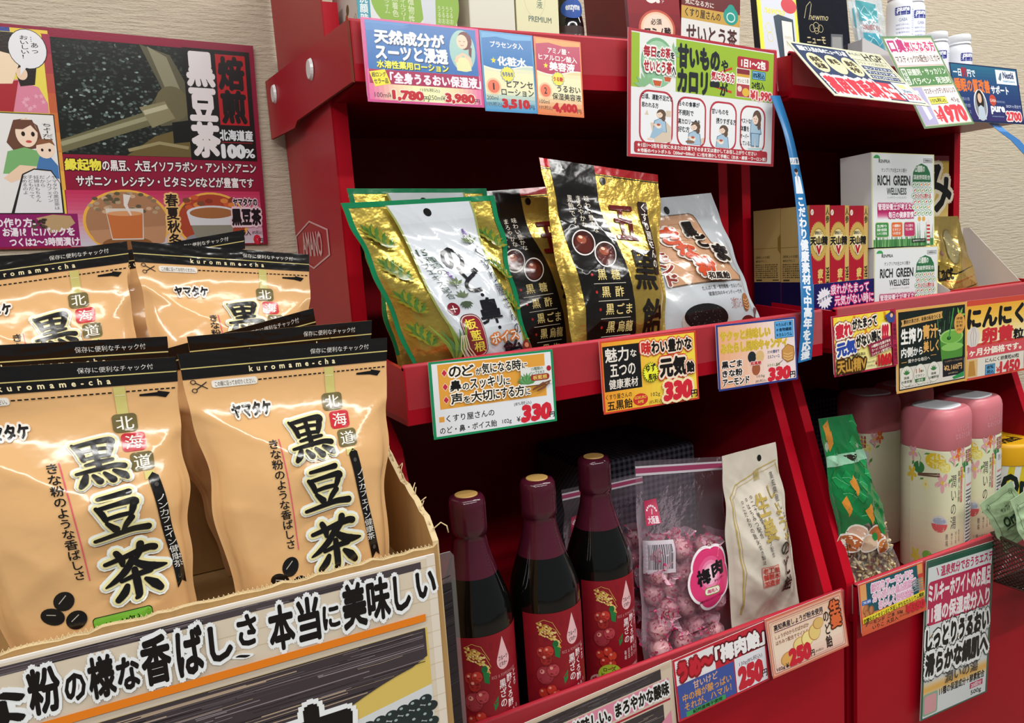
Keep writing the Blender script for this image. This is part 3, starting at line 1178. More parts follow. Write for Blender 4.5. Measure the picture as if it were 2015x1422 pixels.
def throat_art(p, full=True):
    a = Art(p.w, p.h * .78, 'f')
    gr = '0c7a4c'
    a.R(0, 0, 100, 3.2, gr)
    a.R(0, 0, 3.2, 100, gr)
    a.R(96.6, 0, 100, 100, gr)
    for x, s in ((12, 1), (14, 2), (13, 3), (88, 4), (90, 5)):                # herbs printed on the gold sides
        for j in range(4):
            y = 16 + j * 20 + s * 2
            for kk in range(3):
                leafsprig(a, x + kk * 2 - 2, y + kk * 3, 7, '8c8a2a', 5, -90 + kk * 12, '4f7a34')
    # the silver-white centre panel with wavy edges
    L_, R_ = [], []
    for i in range(25):
        v = 3.2 + i * (96.8 / 24)
        L_.append((24 + 3.2 * math.sin(v * .08) + v * .10, v))
        R_.append((78 + 2.6 * math.sin(v * .08 + 1) + v * .10, v))
    a.G(L_ + R_[::-1], 'cfd4da')
    a.L(L_, 1.4, '9aa35c')
    a.L(R_, 1.4, '9aa35c')
    hole(a, 50, 8.5, 2.6)
    if not full:
        return a
    lavender(a, 70, 20, 13)
    k = '1b1a20'
    a.T('の', 46, 31, 61, 45, k, .03)
    a.T('ど', 53, 45, 67, 59, k, .03)
    a.E(63, 61.5, 1.4, 1.1, k, 12)
    a.T('鼻', 57, 63.5, 74, 79, k, .02)
    a.E(69.5, 82, 1.4, 1.1, k, 12)
    a.T('ボイス', 60, 85, 84, 91, 'f4efe8', .02, halo=[('e0803c', .14)], rot=-4)
    a.T('飴', 70, 91, 86, 103, k, .03)
    a.T('15', 32, 30.5, 39, 34.5, '2c4a34', .01)
    a.T('種類の', 34, 35.5, 42, 47, '2c4a34', vert=True)
    v = a.it[-1][0]
    v[:, 0] += (v[:, 1] - 35) * .35
    a.T('ハーブエキス配合', 27, 32, 33, 62, '2c4a34', vert=True)
    v = a.it[-1][0]
    v[:, 0] += (v[:, 1] - 32) * .34
    a.T('くすり屋さんの', 70, 31, 78, 87, '26303a', vert=True)
    v = a.it[-1][0]
    v[:, 0] += (v[:, 1] - 31) * .20
    lavender(a, 45, 46, 12)
    leafsprig(a, 49, 64, 6, '4d5c46', 7, 90)
    leafsprig(a, 48, 62, 6, '6c7a5c', 5, -90)
    a.E(38.5, 68, 4.6, 3.9, '7c1b2c', 20)
    a.T('＋', 36, 66, 41, 70, 'f2e7e0', .02)
    for d, c in ((1.2, '5e1220'), (.6, 'd9c9bc'), (0, '8a2430')):
        a.R(40 - d, 73 - d, 55 + d, 97 + d, c, .009 + d * .0012)
    for i, c in enumerate('板藍根'):
        a.T(c, 42.2 + i * 1.2, 75 + i * 7, 51 + i * 1.2, 81 + i * 7, 'f1d94a', .02)
    for d in range(5):
        a.L([(30, 100), (26 + d * 3, 88), (18 + d * 6, 76 + (d % 2) * 4)], [2.0, 2.6, .4], '4f8048' if d % 2 else '7f9a3e')
    for d in range(4):
        a.L([(36 + d, 84), (34 + d * 2, 92), (37 + d * 3, 100)], .8, 'e8dcb0')
    a.E(92, 96, 5.5, 4.6, '7a2f22', 20)
    a.E(91, 95, 2.4, 1.6, 'd8876a', 14)
    return a


def black_art(p):
    a = Art(p.w, p.h * .84, 'f')
    k = '16130f'
    a.R(0, 0, 100, 4.4, 'b9141c')
    for v in (4.9,):
        a.R(0, v, 100, v + .5, '2a1a10')
    a.G([(7.5, 0), (44, 0), (45, 30), (53, 60), (62, 100), (14, 100), (11, 60), (8, 30)], k)
    hole(a, 50, 8.2, 2.5, 1.3)
    c = 'e8dccb'
    for i, t in enumerate(('味わい豊かな', 'まろやかな', '黒飴です。')):
        a.T(t, 32 - i * 7.2, 17.5 + i * .3, 36.6 - i * 7.2, 39 if i == 0 else 36, c, .0, vert=True)
    for cx, cy in ((22, 44.5), (36, 51.5)):
        a.E(cx, cy, 8.6, 7.6, 'e9e4e0', 26, 25)
        a.E(cx, cy, 7.8, 6.8, '3a120c', 26, 25)
        a.E(cx - .6, cy + .8, 6.4, 5.2, '571d12', 24, 25)
        a.E(cx - 1.2, cy - 1.6, 3.6, 2.4, '9a4a30', 20, 25)
        a.E(cx - 1.6, cy - 3.0, 1.6, .9, 'f0c9b0', 14, 20)
    for i, t in enumerate((('黒', '糖'), ('黒', '酢'), ('黒', 'ごま'), ('黒', '烏龍'), ('黒', '塩'))):
        y, x = 60 + i * 9.2, 25 + i * 2.0
        a.E(x - 4.5, y + 2.6, 1.0, .8, 'c02a2a', 10)
        a.T(t[0], x, y, x + 7.4, y + 5.6, 'e6cf86', .012)
        a.T(t[1], x + (12 if len(t[1]) == 1 else 10), y, x + (19.4 if len(t[1]) == 1 else 25), y + 5.6, 'e6cf86', .012)
        if i < 4:
            a.R(x - 4, y + 7.3, x + 24, y + 7.6, 'd8cfbe')
    a.T('五', 52, 22, 74, 42, '5e120e', .02, bx=.035)
    a.T('黒', 60, 48.5, 86, 71, '1a120c', .02, bx=.03)
    a.T('飴', 67, 76.5, 92, 99, '1a120c', .02, bx=.03)
    a.G([(79, 18), (87, 18), (90, 45), (93, 62), (86, 62), (83, 45)], '2a1712')
    a.T('くすり屋さんの', 80.4, 19, 86.4, 58, 'f0e8dc', .01, vert=True)
    v = a.it[-1][0]
    v[:, 0] += (v[:, 1] - 19) * .09
    return a


def kinako_art(p):
    a = Art(p.w, p.h * .84, 'f')
    hole(a, 50, 9.5, 2.6, 1.2)
    # wood-coloured sign shape
    a.G([(24, 15.5), (30, 13), (70, 13), (74, 14.5), (76, 18), (78, 36), (82, 44), (86, 58), (92, 63), (90, 66.5), (24, 66.5)], '6e5848')
    a.G([(24, 16.2), (30, 13.8), (70, 13.8), (73, 15.2), (75, 18.4), (77, 36.4), (81, 44.6), (85, 58.4), (90, 63), (89, 65.6), (24, 65.6)], 'c89a78')
    r = random.Random(5)
    for i in range(30):
        y = 16 + r.random() * 48
        u = 25 + r.random() * 35
        a.L([(u, y), (u + 6, y + r.uniform(-.4, .4)), (u + 14, y)], .22, r.choice(('a87a5a', 'd8b08e', 'b88866')))
    w = 'efe6da'
    KK = []
    for i, (c, x, y, s, ro) in enumerate((('黒', 57, 20, 11, 0), ('ご', 62, 30.5, 10, 4), ('ま', 72, 39.5, 13, 8))):
        KK.append((c, x, y, x + s, y + s * .95, '1a1614', [(w, .10)], ro))
    for i, (c, x, y, s, ro) in enumerate((('き', 34, 22.5, 15, 0), ('な', 40, 36, 14, 3), ('粉', 47, 48, 16, 5))):
        KK.append((c, x, y, x + s, y + s * .86, 'c84a24', [(w, .09)], ro))
    for c, x0, y0, x1, y1, cc, hl, ro in KK:
        a.T(c, x0, y0, x1, y1, hl[-1][0], .06 + hl[0][1], rot=ro)
    for c, x0, y0, x1, y1, cc, hl, ro in KK:
        a.T(c, x0, y0, x1, y1, cc, .06, rot=ro)
    a.T('アーモンド', 19, 24, 29, 65, '8a2a1c', .05, vert=True, halo=[(w, .08)])
    v = a.it[-1][0]
    a.T('和風飴', 52, 60.5, 73, 65.4, '2a1c16', .03, halo=[(w, .14)], rot=3)
    a.T('たんぱく質・食物繊維・カルシウム', 46, 68.5, 88, 71.5, '3a3230')
    a.T('健康志向のキャンディーです', 50, 72.8, 86, 75.8, '3a3230')
    # bowl of black sesame
    a.E(46, 92, 21, 11, 'c7b9ae', 28, 8)
    a.E(46, 89, 19, 8.6, '1d1a1a', 28, 8)
    for i in range(60):
        t, q = r.random() * 6.28, math.sqrt(r.random())
        a.E(46 + 16 * q * math.cos(t), 89 + 6.5 * q * math.sin(t), .5, .35, r.choice(('4a4646', '34302f', '5a5452')), 6)
    a.T('三つの素材でミルフィーユ', 70, 78, 82, 86, 'b8605e')
    a.E(87, 82, 4, 6.4, 'a5673a', 20, 10)
    for i in range(4):
        a.L([(84, 80 + i * 2), (87, 81 + i * 2), (90.5, 79.4 + i * 2)], .7, 'd8a878')
    a.L([(92, 96), (99, 86)], 2.2, '6e4a46')
    a.E(86, 96, 8, 5, '5e2420', 18)
    return a


# pairs of bags, the rear one first
p = Pouch((.229, -.285, 1.476), (.392, -.285, 1.472), (.262, -.315, 1.246), (.388, -.315, 1.246), .018, seed=21, wr=.0010)
bag('candy_bag', 'green rimmed gold candy bag half hidden behind its twin', p, GOLD, 'm', throat_art(p, False), group='green and gold throat candy bags')
p = Pouch((.1975, -.372, 1.4545), (.360, -.368, 1.4575), (.262, -.392, 1.246), (.392, -.392, 1.246), .024, seed=23, wr=.0015, seal=(.12, .06), pull=.03)
bag('candy_bag', 'green rimmed gold and white throat candy bag leaning over the tray lip', p, GOLD, 'm', throat_art(p), group='green and gold throat candy bags')
p = Pouch((.368, -.285, 1.468), (.520, -.282, 1.474), (.392, -.330, 1.246), (.51, -.326, 1.246), .020, seed=25, wr=.0014)
bag('candy_bag', 'black candy bag tucked behind the gold and black one', p, 'd9b656', 'm', black_art(p), group='gold and black candy bags')
p = Pouch((.433, -.340, 1.499), (.598, -.336, 1.478), (.440, -.384, 1.246), (.566, -.384, 1.246), .024, seed=27, wr=.0015, seal=(.14, .06), pull=.02)
bag('candy_bag', 'tall gold and black candy bag with two printed brown drops', p, 'd9b656', 'm', black_art(p), group='gold and black candy bags')
p = Pouch((.548, -.305, 1.449), (.7085, -.305, 1.4565), (.562, -.372, 1.246), (.745, -.368, 1.246), .024, seed=29, wr=.0008, seal=(.13, .06), pull=-.02)
bag('candy_bag', 'silver white candy bag with a wood coloured panel and a bowl of sesame', p, 'c2c7cb', 'f', kinako_art(p))
# ------------------------------------------------------------------ price cards along the tray lips
def figure(a, x, y, s, top='a9c4d8', hair='6b5648', pose='sit'):
    """small printed drawing of a person in pale blue, s = height in v units"""
    k = a.h / a.w
    hw = s * (.2 if pose == 'stand' else .33) * k
    if pose == 'stand':
        a.G([(x - hw * .8, y + s * .25), (x + hw * .8, y + s * .25), (x + hw * 1.1, y + s * .6), (x + hw * .8, y + s * .62), (x + hw * .7, y + s * .93), (x + hw * .1, y + s * .93), (x, y + s * .65), (x - hw * .1, y + s * .93), (x - hw * .7, y + s * .93), (x - hw * .9, y + s * .6)], '5f7f98')
        a.G([(x - hw * .7, y + s * .26), (x + hw * .7, y + s * .26), (x + hw * .95, y + s * .58), (x - hw * .8, y + s * .58)], top)
        a.G([(x - hw * .65, y + s * .6), (x + hw * .65, y + s * .6), (x + hw * .6, y + s * .9), (x + hw * .15, y + s * .9), (x, y + s * .66), (x - hw * .15, y + s * .9), (x - hw * .6, y + s * .9)], '9fbdd4')
        for d in (-.4, .4):
            a.E(x + hw * d, y + s * .95, hw * .35, s * .02, 'ecd3bf', 10)
        a.G([(x - hw * 1.3, y + s * .97), (x + hw * 1.1, y + s * .94), (x + hw * 1.4, y + s), (x - hw * 1.0, y + s * 1.03)], 'b9d2d6')
    else:
        a.G([(x - hw * 1.1, y + s * .95), (x - hw * .9, y + s * .5), (x, y + s * .38), (x + hw * 1.0, y + s * .5), (x + hw * 1.2, y + s * .95)], '5f7f98')
        a.G([(x - hw * 1.0, y + s * .94), (x - hw * .8, y + s * .52), (x, y + s * .4), (x + hw * .9, y + s * .52), (x + hw * 1.1, y + s * .94)], top)
        if pose == 'sit':
            a.G([(x - hw * 1.0, y + s * .8), (x + hw * .6, y + s * .8), (x + hw * .4, y + s * .98), (x - hw * .9, y + s * 1.25), (x - hw * 1.6, y + s * 1.25)], '9fbdd4')
            a.E(x - hw * 1.5, y + s * 1.28, hw * .5, s * .05, 'ecd3bf', 10)
        a.E(x - hw * .2, y + s * .72, hw * .45, s * .10, 'efe4d2', 12)
        a.E(x - hw * .2, y + s * .66, hw * .3, s * .05, 'b95a48', 10)
        a.E(x - hw * .75, y + s * .68, hw * .22, s * .06, 'ecd3bf', 10)
    a.E(x + hw * .25, y + s * .20, hw * .75, s * .2, '4e3d33', 18)
    a.E(x + hw * .62, y + s * .36, hw * .32, s * .14, hair, 12)
    a.E(x + hw * .22, y + s * .19, hw * .68, s * .18, hair, 18)
    a.E(x - hw * .02, y + s * .22, hw * .5, s * .145, 'f0d6c2', 16)
    a.G([(x - hw * .55, y + s * .2), (x - hw * .3, y + s * .06), (x + hw * .4, y + s * .05), (x + hw * .5, y + s * .22), (x + hw * .1, y + s * .12)], hair)
    for d in (-.22, .12):
        a.L([(x + hw * (d - .08), y + s * .225), (x + hw * (d + .08), y + s * .225)], .25 * s / 30, '4a3a34')
    a.L([(x - hw * .15, y + s * .285), (x + hw * .05, y + s * .285)], .25 * s / 30, 'b0604e')


def c_lotion(a):
    a.R(0, 0, 100, 100, 'd0508e')
    a.grad(2, 60, 98, 97, ['e06aa0', 'f0c8a8', 'f2efb6', 'eef0bc', 'f0d2a8', 'e878a8'], 24, True)
    a.R(3, 2.5, 97, 62, '2f6fb4')
    for y, c in ((3, '4a86c4'), (6, '3f7cbc')):
        a.G([(3, y), (40, y), (30, y + 5), (3, y + 9)], c)
    a.R(3, 60.5, 97, 77.5, 'a81c50')
    d = '1d3a66'
    for tx, y0, y1, x1 in (('天然成分が', 13, 29, 68), ('スーツと浸透', 31, 48, 70)):
        a.T(tx, 10.6, y0 + 1.2, x1 + .6, y1 + 1.2, d, .05)
        a.T(tx, 10, y0, x1, y1, 'eef1f4', .05)
    a.T('水溶性薬用ローション', 10.6, 50.3, 70.6, 59.3, '232a18', .04)
    a.T('水溶性薬用ローション', 10, 49.5, 70, 58.5, 'f0ec58', .04)
    a.E(84, 30, 11.5, 26, '9fc6bd', 30)
    a.G([(78, 55), (77, 40), (82, 38), (90, 38), (91, 54), (86, 56)], 'e4e2a8')
    for p in ([(76, 44), (78, 37), (84, 32), (86, 34), (80, 40), (79, 45)], [(92, 48), (91, 38), (86, 33), (84, 35), (89, 42), (90, 48)]):
        a.G(p, 'e9c6a6')
    a.E(86.5, 17, 6.4, 11.5, '6e2c2a', 20)
    a.G([(90, 22), (92.5, 26), (91.5, 38), (89.5, 34)], '6e2c2a')
    a.E(84.2, 18.5, 5.0, 9, 'f0cdb0', 20)
    for q in (82.2, 86.0):
        a.L([(q - 1, 17.5), (q, 18.6), (q + 1, 17.5)], .35, '54302a')
    a.L([(82.6, 22.5), (84, 23.6), (85.4, 22.5)], .45, 'b84038')
    a.G([(3.2, 64), (16, 60), (20, 77), (7, 81.5)], 'f2e23c')
    a.T('超ロング', 5, 64, 16.5, 69.5, '232018', .02, rot=-5)
    a.T('セラー品', 6.5, 71.5, 18, 77.5, '232018', .02, rot=-5)
    a.T('「全身うるおい保湿液」', 20, 63.2, 98, 76, 'f2e6ee', .05)
    k = '2a2426'
    a.T('(10%税込)', 44, 79.5, 61, 85, k)
    for x, q, pr in ((6, '100ml¥', '1,780'), (51, '250ml¥', '3,980')):
        a.T(q, x, 88, x + 14.5, 94, k, .0)
        a.T(pr, x + 15, 85, x + 40, 96.5, 'c01c28', .07, halo=[('f4e8d8', .07)])
        a.T('円', x + 40.4, 90, x + 45, 96, k)


def wave_card(blue, c1, c2, t1, t2, star, n, bub, name1, name2, q, price):
    def f(a):
        a.R(0, 0, 100, 100, c2)
        a.grad(3, 2, 97, 97.5, [c1, c1, 'efe8bc', 'efe8bc', c2], 20)
        p = [(3, 2)] + [(3 + 94 * i / 16, 43 + 3.5 * math.sin(i / 16 * 5)) for i in range(17)] + [(97, 2)]
        a.G([(x, y + (1.6 if y > 3 else 0)) for x, y in p], 'f4f0dc')
        a.G(p, blue)
        a.G([(3, 2), (97, 2), (97, 7), (60, 9), (30, 6), (3, 9)], c1)
        for i, t in enumerate(t1):
            a.T(t[0], t[1], 12 + i * 9.5, t[2], 19.5 + i * 9.5, 'f2f0ee', .02)
        a.star(22, 36, 5.5, 'f2d834')
        a.T(t2, 30, 30.5, 84, 41.5, 'f4f2f0', .04)
        a.star(47, 52, 14, '4a86b4', 14, .86)
        a.star(47, 52, 13, 'f0e050', 14, .86)
        a.T(bub, 37, 49.5, 57, 54.8, 'c8322c' if n == '2' else '2a5c94', .05)
        a.E(19, 68.5, 14, 10.5, 'f2c49c', 24)
        a.E(19, 68.5, 11, 8.2, 'e8785a', 24)
        a.T(n, 18 if n == '1' else 16.4, 64.5, 20 if n == '1' else 21.6, 72.5, '3a1a14', .02)
        k = '1e1c22'
        a.T(name1, 44, 60, 94, 68.5, k, .015)
        a.T(name2, 33, 70.5, 95, 79, k, .015)
        a.T(q, 5, 80.5, 26, 85.5, k)
        a.T('10%税込)', 4, 88, 32, 94, k)
        a.T(price, 34, 84, 84, 95.5, 'c01c28', .08)
        a.T('円', 85, 90, 94, 95.5, k)
    return f


def cup(a, x, y, w, h, liq='cc7a58'):
    a.G([(x, y), (x + w, y), (x + w * .84, y + h), (x + w * .16, y + h)], 'dfe8e2')
    a.G([(x + w * .06, y + h * .2), (x + w * .94, y + h * .2), (x + w * .8, y + h * .9), (x + w * .2, y + h * .9)], liq)
    a.E(x + w / 2, y + h * .05, w * .5, h * .12, 'f2f4f0', 16)


def c_tea(a):
    a.R(0, 0, 100, 100, 'b23a44')
    a.R(2, 2.2, 98, 97.8, 'e8e8ea')
    a.R(2, 3, 98, 45, '9cbc40')
    a.R(7, 3, 30, 45, 'e8e9e6')
    for r_, c in ((0, '7fb489'), (1.2, 'a8cfae'), (3.5, 'bcdcbc')):
        a.E(18.5, 24, 10.6 - r_ * .8, 19.5 - r_ * 2, c, 30)
    a.E(18.5, 30, 9.6, 13, '8fc19a', 26)
    leafsprig(a, 10.5, 44, 7, '8cb98c', 5, -110)
    leafsprig(a, 28, 14, 5, '8cb98c', 4, -30)
    cup(a, 15, 37, 6.4, 6, 'c8623e')
    cup(a, 22, 33.5, 5.4, 5, 'c8623e')
    red, k, w = 'b0343e', '2e3136', 'f4f2ee'
    a.T('毎日', 9.5, 12, 17, 20, red, .05, halo=[(w, .16)])
    a.T('の', 17.5, 15, 20, 20, k, .05, halo=[(w, .16)])
    a.T('お茶', 20, 12, 26, 19.5, red, .05, halo=[(w, .16)])
    a.T('を', 26.2, 14.5, 28.6, 19.5, k, .05, halo=[(w, .14)])
    a.T('せいとう茶', 9.5, 23, 27, 32, red, .05, halo=[(w, .16)])
    a.T('へ', 27, 26, 29.6, 32, k, .05, halo=[(w, .14)])
    for p in ([(54, 28), (68, 20)], [(54, 28), (62, 27)], [(55, 37), (68, 40)]):
        a.L(p, [.5, 1.3], 'cc4a3c')
    a.T('甘いもの', 31.5, 7, 59, 24.5, k, .065)
    a.T('や', 60.5, 14.5, 65, 23.5, k, .05)
    a.T('カロリー', 31.5, 27, 59, 44, k, .065)
    a.T('が', 60, 33.5, 65, 43.5, k, .05)
    a.T('気になる方', 53.5, 24.6, 69.5, 32, 'b8323c', .04, halo=[(w, .14)])
    a.R(71.5, 9, 94.5, 18.6, 'b23a44', .003)
    a.T('1日1～2包', 74.5, 10.6, 92, 17.2, w, .05)
    # packet drawing
    a.R(71, 18.8, 81, 43, 'f0ece6')
    a.R(71.4, 19.4, 80.6, 23.6, '8a3a40')
    a.R(71.4, 23.6, 80.6, 26, 'd8a848')
    a.T('せいとう茶', 72, 27.4, 80, 31, '5a2a2c')
    a.R(71.4, 32, 80.6, 42.6, 'b04a50')
    a.E(78, 38.5, 2.6, 3.6, 'e0b84a', 14)
    a.E(73.6, 36, 1.6, 2.6, 'e8d8c8', 10)
    a.R(82.4, 19.4, 92.2, 26.6, '2a5f80')
    a.R(82.8, 19.9, 91.8, 26.1, '76b0da')
    a.T('8%税込', 83.2, 20.6, 91.4, 25.4, '16303e', .03)
    a.T('24包入', 82.4, 28.4, 91.6, 34.4, k, .04)
    a.T('¥1,990', 81.6, 36.5, 97, 44.4, 'c8404a', .05, halo=[('f4d8d4', .12)])
    for i, (x0, x1, y0) in enumerate(((7, 28.6, 46), (31, 50.6, 48), (53, 72, 48.6), (74.4, 93, 49.2))):
        a.R(x0, y0, x1, 89.5, 'b8404c', .013)
        a.R(x0 + 1, y0 + 1.6, x1 - 1, 88, 'eceef0', .0115)
    kk = '33363c'
    for t, x0, y0, x1, y1 in (('日頃、運動不足だと', 8.6, 49.4, 28, 53.6), ('思われる方', 8.6, 56, 19, 60), ('日々の食事が', 32, 52, 46, 56), ('不規則で', 32, 59, 42, 63.4), ('高カロリー食を', 32, 66, 46.6, 70.4),
                              ('好む方', 32, 72.4, 39.4, 77), ('甘いものを', 54.4, 55, 66, 59.4), ('摂りすぎる方', 57.6, 62.6, 71.6, 67.2), ('ベストな', 75, 60.6, 82, 64.6), ('体重を', 75, 67, 81, 71.4), ('オーバー', 75, 73.8, 81, 77.4), ('している方', 75, 79.6, 83.6, 83.6)):
        a.T(t, x0, y0, x1, y1, kk, .03)
    for p in ([(17, 88), (14, 72), (24, 70), (27.4, 74), (27.6, 86)], [(10.4, 66), (12, 62), (13, 66)], [(24, 61), (27.2, 61), (27.2, 66), (24, 66)]):
        a.G(p, 'd8c8b4')
    figure(a, 20, 60.5, 19, pose='sit')
    a.G([(36.6, 85), (49, 85), (49.6, 80), (46, 82)], 'd9c4ac')
    figure(a, 42.6, 67.5, 20, pose='eat')
    a.E(40, 84.5, 3, 1.3, '8a6a58', 14)
    figure(a, 62, 68, 20, pose='eat')
    figure(a, 85.6, 52.5, 34, pose='stand')
    a.R(4, 87.4, 95, 96.6, 'b23a44', .003)
    a.T('★1日1～2包を目安に水またはお湯でそのまま又は溶かしてお召し上がりください', 6, 88.4, 87, 91.8, w, .03)
    a.T('★市販のペットボトル（350ml～500ml）に1包を溶かして手軽に（お水・緑茶・ウーロン茶）', 6, 92.8, 94, 96.0, w, .03)


def c_newmo(a):
    a.R(0, 0, 100, 100, 'ece8b8')
    a.R(2.4, 3, 97.8, 96.5, '25355a')
    a.T('通販で人気のあのニューモ入荷', 6, 6, 56, 15, 'f0f2f4', .05)
    for i, (x, t) in enumerate(((15, '発毛促進'), (33.5, '育毛'), (51, '脱毛予防'))):
        a.E(x, 36, 8.6, 18, 'f2e6a8', 26)
        a.T(t[:2], x - 5, 25, x + 5, 35, '3a3026', .06)
        if len(t) > 2:
            a.T(t[2:], x - 5, 37, x + 5, 47, '3a3026', .06)
    a.R(58.6, 3.6, 97, 17.6, 'e6e0b4')
    a.T('育毛成分', 60, 5, 74, 10, '33456a', .02)
    a.T('HGP', 75, 4.4, 96, 17, '2a2c30', .03)
    a.R(60, 18.6, 97, 56, 'e6e0b4')
    a.T('プラス 3つの有効成分', 62, 20.5, 95, 27, '3a4256', .02)
    for i, t in enumerate(('センブリエキス', 'グリチルリチン酸', 'ビタミンEアセテート')):
        a.R(63, 29 + i * 9, 95.5, 36.4 + i * 9, '33456a')
        a.T(t, 65, 30.4 + i * 9, 94, 35.2 + i * 9, 'eef0f2', .02)
    a.R(58, 62, 78, 94, 'd43a44')
    a.T('薬用育毛剤', 6, 63, 58, 93, 'd03040', .07, halo=[('f4eef0', .16)])
    a.T('ニューモ', 59, 66, 77.6, 90, 'f4f0f0', .07)
    a.R(80, 58, 97.4, 95, 'cfe2ec')
    a.R(84, 61, 93, 69, 'dce48a')
    a.T('30ml', 85, 71, 94, 77, '33456a', .02)
    a.T('2,750', 82, 79, 97, 92, 'd84a58', .04)


def c_breath(a):
    a.R(0, 0, 100, 100, '5d8054')
    a.R(3, 2.6, 97, 98, 'b9b59c')
    a.R(4, 4.4, 96, 34, 'e2c6c2')
    a.T('口臭', 6, 4, 36, 18, 'b0246a', .05, halo=[('f6ecec', .12)])
    a.T('気になる方', 36, 6.6, 95, 18, 'c02c66', .04, halo=[('f6ecec', .12)])
    a.R(4, 19.6, 96, 33, 'ead4d0')
    a.T('マスティック5%配合ハミガキ', 7, 22, 94, 30, '4a443e', .02)
    a.R(4, 34.4, 96, 55.4, '4c7c44', .002)
    a.R(6.4, 36, 15.6, 54, 'e6ecdc', .002)
    a.T('無配合', 7.4, 37, 14.6, 53, '3c6c38', .02, vert=True)
    a.T('研磨剤・サッカリン', 18, 36.6, 94, 44, 'e8eedc', .015)
    a.T('パラベン・発泡剤', 18, 46.6, 94, 54, 'e8eedc', .015)
    a.R(4, 57, 30, 97, 'a8a2c4')
    a.G([(12, 60), (20, 60), (24, 90), (16, 92)], 'dfe6f0')
    a.G([(13, 64), (19, 64), (21, 74), (14, 74)], '6f8cc0')
    a.R(30.6, 57, 96, 97, 'e4d2d2')
    a.T('マスティックデンタルリンス', 33, 58.6, 94, 65, '3c3634', .02)
    a.R(34, 68, 68, 76, '5a5018')
    a.R(34.6, 68.6, 67.4, 75.4, 'ece454')
    a.T('10%税込', 36, 69.6, 66, 74.4, '2c2810', .02)
    a.T('45g', 76, 70, 92, 76, '3c3634')
    a.T('¥', 33, 82, 45, 94, 'd03440', .02)
    a.T('1970', 46, 79, 92, 95, 'd03440', .07)


def c_sleep(a):
    a.R(0, 0, 100, 100, '1d2c52')
    a.grad(1.5, 2, 98.5, 97, ['2e6a86', '2a4c78', '283a6c', '3a2f62'], 16)
    a.T('一日', 4, 10, 15, 22, 'e6eef2', .03)
    a.T('90', 15.6, 7, 23, 23, 'a03040', .05)
    a.T('円で', 24, 10, 35, 22, 'e6eef2', .03)
    a.T('睡眠の質改善', 4, 26, 54, 48, 'e0783a', .04)
    a.T('サポート', 56, 34, 82, 48, 'eef2f4', .04)
    a.R(66, 5, 97, 30, 'e8edf2')
    a.T('Nestlé', 77, 8, 93, 19, '2c3c66', .04)
    a.T('HealthScience', 76, 22, 94, 26, '5a98b8', .02)
    a.G([(69, 22), (72, 12), (75, 9), (74, 20), (72, 25)], '6a7a8e')
    a.E(37, 70, 9.6, 27, 'e4e4e4', 26)
    a.E(37, 71, 8.4, 25, '8c8f94', 26)
    a.E(37, 62, 5.4, 18, '2c2420', 20)
    a.E(36.6, 58, 3.0, 8.6, 'd8b49c', 18)
    a.G([(31, 95), (33, 74), (37, 70), (41, 74), (43, 95)], 'b8c4d0')
    a.E(56, 60, 5, 10, 'c04a38', 18)
    a.T('GABA', 52, 58, 61, 63, 'e8c8b8', .02)
    a.T('機能性表示食品', 62, 60, 74, 64, '9aa6c4')
    for i, t in enumerate(('睡眠の質', '疲労感', 'ストレス')):
        a.T(t, 8, 58 + i * 11, 22, 64 + i * 11, '8a94b4', .01)
    a.T('pure', 52, 71, 72, 84, 'eef0f4', .05)
    a.T('encapsulations', 52, 87, 70, 90, '9fb0d0')
    a.T('30CP1ヶ月分で', 75, 66, 98, 72, 'c8d0e4', .01)
    a.T('10%税込', 86, 76, 97, 80, 'b0b8d0')
    a.T('2700', 74, 80, 96, 94, 'd8404a', .06, halo=[('f0e4e4', .10)])


